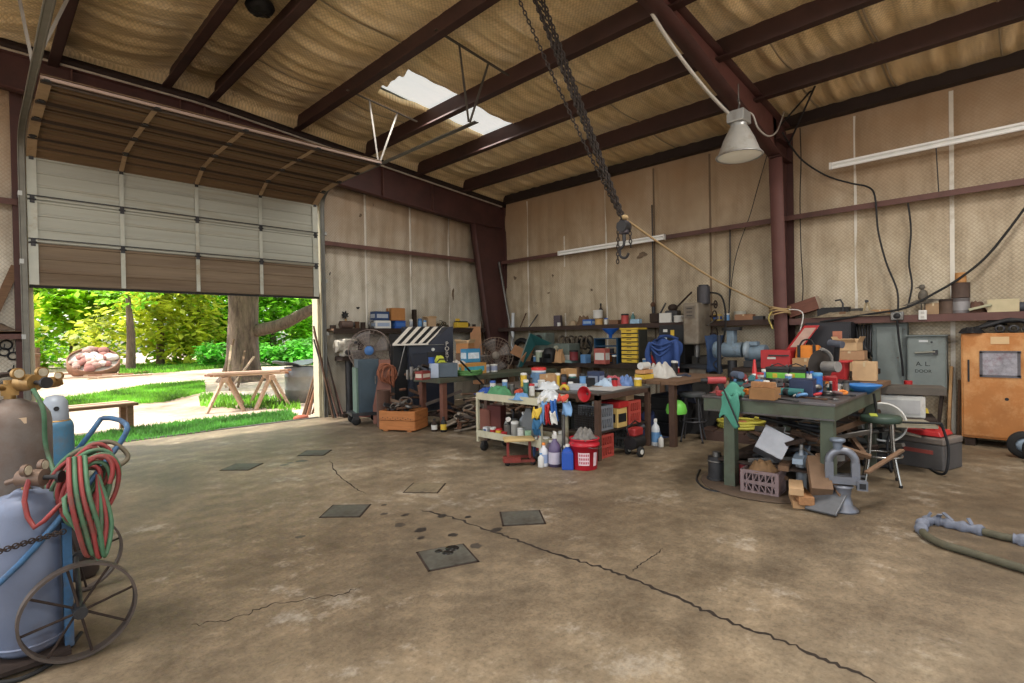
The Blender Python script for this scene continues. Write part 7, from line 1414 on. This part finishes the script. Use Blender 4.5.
for k, (x, y, z, s, rz, m_, lab) in enumerate([(4.98, 1.42, .08, (.32, .12, .07), .5, WOOD, 'pale wood block by the right side of the plastic crate'), (4.96, 1.46, .15, (.3, .11, .06), .3, mt((190, 150, 104), .8, 0, .2, 6, .1), 'pale offcut stacked on the wood block beside the crate'), (5.02, 1.45, .03, (.34, .14, .06), .4, mt((176, 132, 86), .8, 0, .2, 6, .1), 'lowest pale offcut beside the plastic crate')]):
    o = M().box((0, 0, 0), s).build('wood_block', m_, None, (x, y, z), rz, bevel=.004); tag(o, lab, 'block')
plank('wood_block', 'dark brown heavy block leaning out of the pile under the table', (5.2, 1.36, .36), (4.96, 1.26, .14), .16, .12, mt((122, 92, 66), .8, 0, .25, 6, .15), 'block'); plank('steel_plate', 'grey plate leaning on the floor in front of the block', (5.1, 1.2, .18), (4.82, 1.24, .02), .24, .02, mt((104, 106, 110), .5, .3, .2, 6, .1), 'plate'); plank('board', 'grey narrow board standing in the pile under the table', (5.2, 1.35, .42), (5.0, 1.12, .12), .05, .02, OLDWOOD, 'board')
rnd = random.Random(55)
for k in range(46):
    scrap('dark bar or offcut in the pile under the welding table', ['scrap_bar', 'scrap_pipe', 'angle_iron', 'scrap_fitting', 'iron_ring'][k % 5], rnd.uniform(5.35, 6.7), rnd.uniform(1.3, 1.95), .28 + rnd.random() * .28 if k % 3 else .06 + rnd.random() * .12, rnd.uniform(.35, .85), (0, 1, 2, 4, 3)[k % 5], SCR[(k * 7) % 5] if k % 4 else OLDWOOD, 'scrap pile under the welding table', rnd)
for k, (y, z, m_, lab) in enumerate([(1.5, .33, mt((150, 170, 190), .5, .3, .2, 8, .05), 'bright blue-grey flat bar sticking out under the table'), (1.3, .28, DARKSTEEL, 'dark channel sticking out under the table front'), (1.62, .25, OLDWOOD, 'old timber lying lengthways under the table')]): plank('steel_bar', lab, (5.15, y, z), (6.3, y + .2, z + .04), .09, .05, m_, 'bar')
# cast vise foot leaning at the right front leg
CI = mt((128, 132, 142), .45, .55, .2, 6, .12, .3, (92, 80, 70)); v_ = thing('cast_bracket', 'grey cast-iron arched bracket with a flared foot by the right front table leg', 'bracket', (5.06, 1.13, 0), radians(20))
pts = [(.0, .0), (.0, .12), (.0, .25)]
M().lathe([(.001, 0), (.115, 0), (.115, .015), (.075, .05), (.055, .12), (.065, .19), (.08, .205), (.001, .205)], (0, 0, 0), 20).build('foot', CI, v_)
M().torus((.03, 0, .40), .095, .032, 'x', 22, 9, -.2, pi + .3).build('arch', CI, v_)
for q in (-1, 1): M().box((.03, q * .095, .31), (.06, .06, .17)).build('arch_leg', CI, v_)
M().box((.02, 0, .25), (.07, .2, .06)).build('bridge', CI, v_); M().box((0.0, -.135, .22), (.07, .075, .075)).build('socket', CI, v_); M().box((-.038, -.135, .22), (.008, .045, .045)).build('square_hole', BLACK, v_)
M().cyl((.03, .03, .50), (.03, .03, .56), .035, n=14).lathe([(.045, .56), (.058, .57), (.058, .59), (.045, .595), (.001, .595)], (.03, .03, 0), 18).build('top_cap', mt((112, 124, 140), .45, .5, .2, 6, .1), v_)
plank('steel_bar', 'flat bar slanting behind the cast-iron bracket', (5.15, .98, .32), (5.6, .8, .46), .04, .02, OLDWOOD, 'bar')
# ---- stool and heap to the right of the table
st = roundstool('chrome-legged bar stool with a dark green seat at the right end of the welding table', 6.22, 1.06, .66, mt((52, 72, 58), .5, 0, .2, 6, .08), CHROME, .25)
M().box((-.02, .06, .666), (.18, .06, .006)).build('yellow_patch', mt((190, 200, 60), .5, 0, .2, 8, .05), st)
for k, (x, y, rz, lab) in enumerate([(7.0, 1.22, .2, 'black battery on the floor behind the chrome stool'), (7.35, .82, -.3, 'grey-black toolbox on the floor right of the stool')]):
    t = thing('tool_case', lab, 'case', (x, y, 0), rz); a, b_, h = ((.28, .3, .2), (.42, .46, .34))[k]
    M().box((0, 0, h * .4), (a, b_, h * .8)).build('body', (BLACK, mt((84, 80, 78), .6, 0, .2, 6, .1))[k], t, bevel=.015); M().box((0, 0, h * .9), (a * 1.02, b_ * 1.02, h * .2)).build('lid', (DARKSTEEL, mt((120, 108, 98), .6, 0, .2, 6, .1))[k], t, bevel=.015)
    M().box((-a / 2 - .004, 0, h * .55), (.008, b_ * .6, h * .12)).build('label', (STEEL, mt((160, 70, 60), .5, 0, .2, 8, 0))[k], t); M().tube([(0, -b_ * .3, h), (0, -b_ * .2, h + .05), (0, b_ * .2, h + .05), (0, b_ * .3, h)], .01, 6).build('handle', BLACK, t)
t = thing('chair_frame', 'bent black tube chair frame beside the stool', 'chair frame', (6.95, .92, 0), .4); M().tube(smoothpath([(-.2, -.2, .55), (-.2, -.26, .3), (-.2, -.24, .06), (-.1, -.2, .015), (.2, -.2, .015), (.3, -.2, .06), (.28, -.2, .5)], 5), .013, 8).build('side_tube', BLACK, t); M().tube(smoothpath([(-.2, .2, .55), (-.2, .26, .3), (-.2, .24, .06), (-.1, .2, .015), (.2, .2, .015), (.3, .2, .06), (.28, .2, .5)], 5), .013, 8).build('side_tube', BLACK, t); M().cyl((-.2, -.2, .54), (-.2, .2, .54), .012, n=8).cyl((.28, -.2, .5), (.28, .2, .5), .012, n=8).build('cross_tube', BLACK, t); M().box((.02, 0, .5), (.44, .36, .03)).build('seat_board', mt((150, 140, 116), .7, 0, .2, 6, .1), t)
t = thing('bucket', 'pale dusty plastic tub lying in the heap behind the stool', 'tub', (7.3, 1.30, .36), 0, None, (0, radians(-70), .4)); M().lathe([(.001, 0), (.17, 0), (.21, .36), (.215, .38), (.2, .38), (.165, .02), (.001, .02)], (0, 0, 0), 26).build('body', mt((190, 190, 182), .6, 0, .15, 6, .05, .3, (140, 128, 110)), t); M().torus((0, 0, .38), .21, .012, 'z', 26, 6).build('rim', WHITE, t)
t = thing('appliance_box', 'white dusty box on the heap behind the stool', 'box', (7.75, 1.15, .48), .2); M().box((0, 0, .12), (.4, .5, .26)).build('body', mt((196, 196, 188), .6, 0, .12, 6, .05, .3, (140, 128, 110)), t, bevel=.02); M().box((-.205, 0, .12), (.008, .4, .16)).build('front', mt((170, 172, 170), .6, 0, .12, 6, .05), t)
o = M().box((0, 0, .24), (.55, .7, .48)).build('wooden_chest', DARKRUST, None, (7.75, 1.15, 0), .2, bevel=.01); tag(o, 'dark low chest supporting the white dusty box', 'chest')
plank('timber_slab', 'thick dark timber slab on the stack behind the stool', (7.6, 1.55, .79), (7.8, .72, .79), .34, .09, mt((92, 84, 74), .8, 0, .25, 5, .2), 'slab'); plank('steel_plate', 'dark plate slanting between table and stool', (6.7, 1.5, .62), (6.9, .98, .48), .3, .02, DARKSTEEL, 'plate'); plank('board', 'dusty board slanting under the dark timber slab', (6.9, 1.45, .5), (7.2, .9, .34), .22, .025, mt((150, 134, 112), .8, 0, .2, 5, .1), 'board')
t = thing('tray', 'red plastic tray lid on top of the grey-black toolbox', 'tray', (7.35, .84, .345), -.2); M().box((0, 0, .03), (.36, .4, .05), top=.85).build('body', RED, t, bevel=.012); M().box((0, 0, .065), (.1, .2, .02)).build('grip', RED, t)
t = thing('gas_can', 'bright red pointed plastic container on the floor left of the leaning boards', 'container', (8.45, .98, 0), .1); M().prism([(-.22, 0), (.18, 0), (.2, .1), (.02, .36), (-.04, .36), (-.22, .2)], -.14, .14, 'x').build('body', mt((206, 38, 34), .45, 0, .1, 6, .02), t, bevel=.02); M().cyl((0, -.0, .36), (0, -.0, .42), .03, n=10).build('cap', YELLOW, t)
t = thing('yellow_case', 'yellow plastic piece on top of the heap right of the white box', 'case', (8.2, 1.02, .42), .3); M().box((0, 0, .06), (.2, .22, .1), top=.85).build('body', mt((230, 194, 40), .5, 0, .1, 8, 0), t, bevel=.012); M().box((-.105, 0, .05), (.006, .1, .04)).build('latch', BLACK, t)
o = M().box((0, 0, .2), (.3, .34, .42)).build('dark_box', mt((60, 66, 84), .6, 0, .2, 6, .1), None, (8.2, 1.04, 0), .1, bevel=.01); tag(o, 'dark blue-grey box under the yellow piece', 'box')
t = thing('sign_board', 'blue and white printed board leaning in the heap before the red container', 'sign', (8.0, .93, .0), .1); M().bar((-.05, .14, .5), (-.1, -.18, .14), .02, .22, (0, .8, .9)).build('panel', mt((70, 110, 180), .5, 0, .5, 9, 0), t); M().bar((-.065, .16, .53), (-.115, -.20, .17), .03, .02, (0, .8, .9)).build('white_edge', WHITE, t); M().bar((-.05, .14, .06), (-.05, .14, .66), .02, .02).build('post', WHITE, t)
rod('extinguisher', 'red bottle standing behind the timber slab by the grey boxes', (8.3, 1.12, .55), (8.3, 1.12, .85), .045, RED, 'bottle')
rnd = random.Random(66)
for k in range(12): scrap('dark offcut in the heap between welding table and stool', ['scrap_bar', 'angle_iron', 'scrap_pipe'][k % 3], rnd.uniform(6.55, 7.2), rnd.uniform(1.1, 1.7), .12 + rnd.random() * .4, rnd.uniform(.3, .6), (0, 2, 1)[k % 3], SCR[(k * 7) % 5], 'offcuts between table and stool', rnd)
# ---- air hose wrapped in rags, lying on the floor
HO = mt((86, 82, 62), .7, 0, .3, 14, .2); WR = mt((116, 122, 138), .8, 0, .35, 12, .4)
hp2 = [gz(1075, 560), gz(1024, 545), gz(1000, 540), gz(978, 534), gz(955, 529), gz(938, 525), gz(926, 525), gz(921, 531), gz(926, 539), gz(942, 548), gz(968, 556), gz(1000, 566), gz(1030, 575), gz(1080, 588)]
hp2 = [Vector((p.x, p.y, .028)) for p in hp2]
hz = thing('air_hose', 'thick olive hose wrapped in grey-blue rag looping on the floor at the right', 'hose', (0, 0, 0)); P = smoothpath(hp2, 8); M().tube(P, .026, 9).build('hose', HO, hz)
rnd = random.Random(6); seg = P[22:62]; M().tube(seg, [.036 + .012 * sin(i * 1.1) * rnd.uniform(.4, 1) for i in range(len(seg))], 10).build('rag_wrap', WR, hz); seg = P[0:12]; M().tube(seg, [.04 + .01 * sin(i * 1.7) for i in range(len(seg))], 10).build('rag_wrap', WR, hz)
for i in (26, 33, 40, 47): M().bar(P[i] + Vector((0, 0, .03)), P[i] + Vector((rnd.uniform(-.05, .05), rnd.uniform(-.06, .06), .07)), .03, .008).build('rag_end', WR, hz)
# ============================================================ overhead things
lp = thing('highbay_lamp', 'grey industrial high-bay lamp hanging under the main rafter', 'lamp', (7.02, 2.70, 4.0)); AL = mt((176, 178, 176), .4, .5, .15, 5, .08, .3, (120, 108, 92))
M().box((0, 0, .28), (.26, .22, .15)).build('ballast_box', AL, lp, bevel=.012); M().cyl((0, 0, .16), (0, 0, .22), .10, n=18).build('neck', AL, lp); 
M().lathe([(.11, .16), (.14, .10), (.19, .0), (.25, -.16), (.275, -.20), (.285, -.215), (.27, -.215), (.24, -.16), (.18, 0), (.13, .1)], (0, 0, 0), 36).build('reflector', mt((196, 196, 190), .3, .35, .1, 5, .03, .2, (150, 138, 120)), lp)
M().lathe([(.272, -.212), (.2, -.245), (.1, -.262), (.001, -.268)], (0, 0, 0), 32).build('lens', mt((226, 220, 196), .2, 0, .06, 4, .02, emit=.12), lp); M().torus((0, 0, -.214), .28, .012, 'z', 36, 6).build('lens_ring', AL, lp)
M().tube([(0, 0, .35), (0, 0, .42), (.03, 0, .47), (.0, 0, .52), (-.02, 0, .5)], .012, 7).build('hook', STEEL, lp); M().cyl((0, 0, .5), (0, 0, .72), .01, n=6).build('hanger_rod', STEEL, lp)
PALE = mt((196, 192, 182), .5, .1, .1, 8, .02)
cable('cable', 'pale flexible conduit running down from the roof to the high-bay lamp', [gy(636, -14, 3.0), gy(662, 30, 2.9), gy(684, 62, 2.82), gy(708, 92, 2.76), gy(728, 113, 2.72)], .022, PALE)
cable('cable', 'pale cord looping from the lamp to the main column', [gy(741, 112, 2.68), gy(752, 114, 2.62), gy(758, 128, 2.58), gy(768, 136, 2.6), gy(777, 131, 2.66), gy(784, 112, 2.7)], .012, PALE)
# chain hoist pulled aside by a rope to the column
top = Vector((4.17, 3.74, 5.25)); bot = Vector((5.46, 3.46, 2.83))
hoist = thing('chain_hoist', 'chain hoist hanging on long dark chains, pulled aside by a rope', 'hoist', (bot.x, bot.y, bot.z)); CH = mt((70, 62, 58), .6, .5, .3, 10, .2)
def chain(parent, a, b_, lk, r, nm, sag=0):
    a = Vector(a); b_ = Vector(b_); L = (b_ - a).length; n = int(L / (lk * 1.45)); d = (b_ - a).normalized(); x = d.orthogonal().normalized(); y = d.cross(x); m = M()
    for i in range(n):
        c = a.lerp(b_, (i + .5) / n) + Vector((0, 0, -sag * sin(pi * (i + .5) / n))); u = x if i % 2 else y; pts = []
        for j in range(8):
            t_ = 2 * pi * j / 8; pts.append(c + d * (lk * .95 * cos(t_)) + u * (lk * .52 * sin(t_)))
        m.tube(pts, r, 4, True)
    return m.build(nm, CH, parent)
tl = top - bot
for ox, oy in ((-.03, .01), (.02, -.015), (.05, -.03), (-.01, .04)): chain(hoist, (ox * .4, oy * .4, 0), tl + Vector((ox, oy, 0)), .032, .0085, 'lift_chain')
chain(hoist, (-.02, .05, .1), tl + Vector((-.22, .11, .0)), .03, .007, 'hand_chain', .06)
M().box((0, 0, -.06), (.09, .11, .16)).build('hoist_body', mt((84, 78, 84), .5, .4, .25, 8, .15), hoist, bevel=.02); M().cyl((-.06, 0, -.05), (.06, 0, -.05), .07, n=16).build('sheave', DARKSTEEL, hoist); M().cyl((0, 0, -.14), (0, 0, -.22), .022, n=10).build('swivel', DARKSTEEL, hoist)
M().tube(smoothpath([(0, 0, -.2), (0, .01, -.27), (0, .06, -.32), (0, .05, -.40), (0, -.02, -.42), (0, -.06, -.37)], 5), .016, 8).build('hook', DARKSTEEL, hoist)
chain(hoist, (-.03, .06, .0), (-.04, .07, -.48), .03, .007, 'chain_tail'); chain(hoist, (.03, -.06, -.02), (.03, -.07, -.3), .03, .007, 'chain_tail')
M().ball((0, 0, .06), .055, 8, (1, 1, .6)).build('rope_knot', mt((190, 160, 110), .9, 0, .2, 12, .2), hoist)
ROPE = mt((178, 146, 96), .9, 0, .2, 14, .2)
cable('rope', 'tan rope stretched from the chain hoist to the main column', [bot + Vector((.02, -.02, .03)), bot.lerp(Vector((8.98, 2.94, 1.85)), .5) + Vector((0, 0, -.06)), Vector((8.98, 2.94, 1.86))], .013, ROPE, 'rope', 10)
rw = thing('rope', 'yellow-tan rope knotted round the main column above the shelf', 'rope', (9.0, 2.85, 1.84))
for k in range(4): M().tube([(.14 * cos(a) - .02, .15 * sin(a), .03 * k - .06 + .02 * sin(2 * a + k)) for a in [2 * pi * i / 18 for i in range(18)]], .013, 6, True).build('turn', ROPE, rw)
M().tube(smoothpath([(-.14, .08, -.02), (-.17, .12, -.12), (-.14, .1, -.22), (-.17, .06, -.3)], 4), .012, 6).build('loose_end', mt((190, 170, 80), .8, 0, .2, 14, .2), rw); M().tube(smoothpath([(-.1, -.16, .0), (-.08, -.3, -.02), (-.1, -.36, -.12), (-.12, -.3, -.4)], 4), .009, 6).build('white_cord', WHITE, rw)
# fluorescent strips
FLU = mt((226, 226, 220), .4, .1, .05, 5, 0); TUB = mt((240, 240, 236), .3, 0, .03, 5, 0, emit=.06)
def strip(label, x, y0, y1, z, name='fluorescent_light'):
    t = thing(name, label, 'light', (x, (y0 + y1) / 2, z)); L = abs(y1 - y0)
    M().box((.03, 0, .02), (.05, L, .06)).build('housing', FLU, t, bevel=.006); M().cyl((-.01, -L / 2 + .04, -.02), (-.01, L / 2 - .04, -.02), .019, n=12).build('tube', TUB, t); M().cyl((-.01, -L / 2 + .04, .045), (-.01, L / 2 - .04, .045), .019, n=12).build('tube', TUB, t)
    for s_ in (-1, 1): M().box((.01, s_ * (L / 2 - .02), .015), (.07, .03, .10)).build('end_cap', FLU, t)
    return t
a = gx(558, 253, 9.20); b_ = gx(665, 239, 9.20); strip('long fluorescent strip on the girt of the right wall behind the hoist', 9.20, a.y, b_.y, (a.z + b_.z) / 2)
a = gx(829, 168, 9.15); b_ = gx(1060, 119, 9.15); s_ = strip('fluorescent strip hung high on the right wall at the right edge of the photo', 9.15, a.y, b_.y, (a.z + b_.z) / 2)
q = gx(936, 146, 9.2); M().bar((0.05, q.y - (a.y + b_.y) / 2, .0), (.1, q.y - .02 - (a.y + b_.y) / 2, -.62), .012, .02).build('support_rod', BLACK, s_)
# cables on the right wall
cable('cable', 'black cable sagging from the column top and down the right wall', [gx(782, 132, 9.0), gx(800, 158, 9.2), gx(825, 175, 9.26), gx(850, 183, 9.26), gx(868, 187, 9.24), gx(875, 197, 9.2), gx(878, 230, 9.2), gx(886, 262, 9.22), gx(897, 290, 9.2), gx(898, 311, 9.1)], .013, BLACK)
cable('cable', 'dark cable hanging straight from the girt to the shelf beside the sagging one', [gx(908, 203, 9.2), gx(911, 230, 9.26), gx(909, 262, 9.26), gx(912, 285, 9.24), gx(908, 306, 9.2)], .012, BLACK)
cable('cable', 'thick dark cable sweeping up to the right edge of the photo', [gx(820, 322, 9.05), gx(870, 314, 9.06), gx(905, 308, 9.05), gx(935, 293, 9.1), gx(960, 278, 9.16), gx(985, 258, 9.2), gx(1010, 228, 9.22), gx(1045, 180, 9.24)], .017, RUBBER)
cable('cable', 'thin cord hanging down the wall just right of the main column', [gx(800, 128, 9.26), gx(801, 160, 9.28), gx(800, 200, 9.27), gx(801, 250, 9.28), gx(803, 290, 9.26), gx(800, 318, 9.1)], .008, RUBBER)
cable('cable', 'thin cord along the wall left of the main column', [gx(770, 145, 9.3), gx(757, 190, 9.3), gx(750, 215, 9.26), gx(735, 260, 9.28), gx(728, 318, 9.25)], .007, RUBBER)
cable('rod', 'dark angled rod sticking up from the column top toward the roof', [gx(778, 128, 8.9), gx(816, 85, 8.6)], .014, DARKSTEEL, 'rod', 2)
cable('conduit', 'thin dark conduit running up the right wall left of the main column', [gx(653, 318, 9.36), gx(653, 270, 9.36), gx(652, 212, 9.36), gx(652, 205, 9.36)], .014, DARKSTEEL, 'conduit', 2)
cable('conduit', 'second dark conduit running up the right wall nearer the main column', [gx(729, 316, 9.36), gx(730, 270, 9.36), gx(730, 235, 9.36), gx(730, 230, 9.36)], .012, DARKSTEEL, 'conduit', 2)

rnd = random.Random(303)
names = [('red', RED), ('light blue', LBLUE), ('dark grey', DARKSTEEL), ('teal', TEAL), ('white', WHITE), ('brown', DARKRUST), ('orange', ORANGE), ('steel', STEEL)]
for k in range(16):
    c, m_ = names[k % 8]; px = 722 + k * 7.4; py = 384 + (k * 5) % 11
    can('small %s can in the clutter on the welding table' % c, wt(px, py), rnd.uniform(.022, .038), rnd.uniform(.06, .13), m_, BLACK if k % 3 else WHITE, group='%s cans on the welding table' % c)
for k in range(10):
    c, m_ = names[(k * 3) % 8]; px = 726 + k * 11; py = 386 + (k * 4) % 10
    carton('small %s box in the clutter on the welding table' % c, wt(px, py), (rnd.uniform(.06, .11), rnd.uniform(.08, .14), rnd.uniform(.04, .09)), rnd.uniform(0, 3), m_, tape=False, name='small_box', group='%s boxes on the welding table' % c)
for k, (px, py, lab) in enumerate([(835, 391, 'crumpled grey rag in front of the saw on the welding table'), (763, 388, 'dark oily rag in the middle of the welding table'), (724, 393, 'red-brown rag at the left of the welding table')]):
    p = wt(px, py); rag('rag', lab, p, (.2, .22, .07), [mt((150, 146, 140), .85, 0, .25, 12, .3), DARKRUST, mt((130, 60, 58), .85, 0, .25, 12, .3)][k], seed=200 + k)
for k in range(22):
    c, m_ = names[k % 8]; y = 4.9 + k * .17; X = 8.66 if k % 2 else 8.78
    if 5.15 < y < 5.6: continue
    if k % 3: can('small %s can in the row on the back bench' % c, (X, y, .93), rnd.uniform(.04, .06), rnd.uniform(.1, .22), m_, WHITE if k % 2 else BLACK, group='%s cans on the back bench' % c)
    else: carton('small %s box in the row on the back bench' % c, (X, y, .93), (.14, .16, rnd.uniform(.1, .22)), rnd.uniform(-.3, .3), m_, tape=False, name='small_box', group='%s boxes on the back bench' % c)
for k in range(14):
    c, m_ = names[(k * 5) % 8]; y = 3.95 + k * .11; X = 5.95 + .06 * (k % 3)
    carton('small %s box in the clutter on the steel bench' % c, (X, y, .80), (.1, .1, rnd.uniform(.06, .16)), rnd.uniform(-.6, .6), m_, tape=False, name='small_box', group='%s boxes on the steel bench' % c) if k % 2 else can('small %s can in the clutter on the steel bench' % c, (X, y, .80), .04, rnd.uniform(.08, .16), m_, BLACK, group='%s cans on the steel bench clutter' % c)
for k in range(9):
    c, m_ = names[(k * 3) % 8]; y = 3.5 + .09 * k; X = 6.75 + .14 * k
    can('small %s can on the wooden table' % c, (X, 3.95 + .05 * (k % 3), .87), .04, rnd.uniform(.08, .2), m_, WHITE, group='%s cans on the wooden table' % c)

for k in range(14):
    c, m_ = names[(k * 5 + 2) % 8]; px = 788 + k * 4.6; py = 388 + (k * 7) % 11
    scrap('small %s metal piece lying near the right front corner of the welding table' % c, ['iron_ring', 'scrap_fitting', 'scrap_bar'][k % 3], *wt(px, py)[:2], ZT + .025, rnd.uniform(.1, .2), (3, 4, 0)[k % 3], m_, '%s pieces at the welding table corner' % c, rnd)
coil('cable', 'black power cord tangled round the saw base', wt(832, 389), .13, .01, 3, BLACK, 'cable', (0, 0, 0), .25, 11)
drill('dull red drill lying beside the blue tumbler', wt(829, 390), 2.6, mt((150, 50, 50), .5, 0, .2, 8, .05), .8)

for k, (x, y, sx, sy, h, lab) in enumerate([(7.3, 3.85, .5, .4, .6, 'dark drawer chest standing under the wooden table'), (8.6, 2.9, .5, .4, .42, 'dark crate on the floor under the left of the short wall bench'), (8.6, 2.35, .5, .5, .5, 'dark brown crate on the floor under the middle of the short wall bench'), (8.65, 1.85, .5, .36, .36, 'low dark crate on the floor under the right of the short wall bench')]):
    t = thing('storage_crate', lab, 'crate', (x, y, 0)); M().box((0, 0, h / 2), (sx, sy, h)).build('body', [BLACK, DARKSTEEL, DARKRUST, BLACK][k], t, bevel=.01)
    for q in range(3): M().box((-sx / 2 - .008, 0, h * (.2 + .3 * q)), (.014, sy * .9, h * .24)).build('front_board', [DARKSTEEL, DARKRUST, OLDWOOD, DARKRUST][k], t)
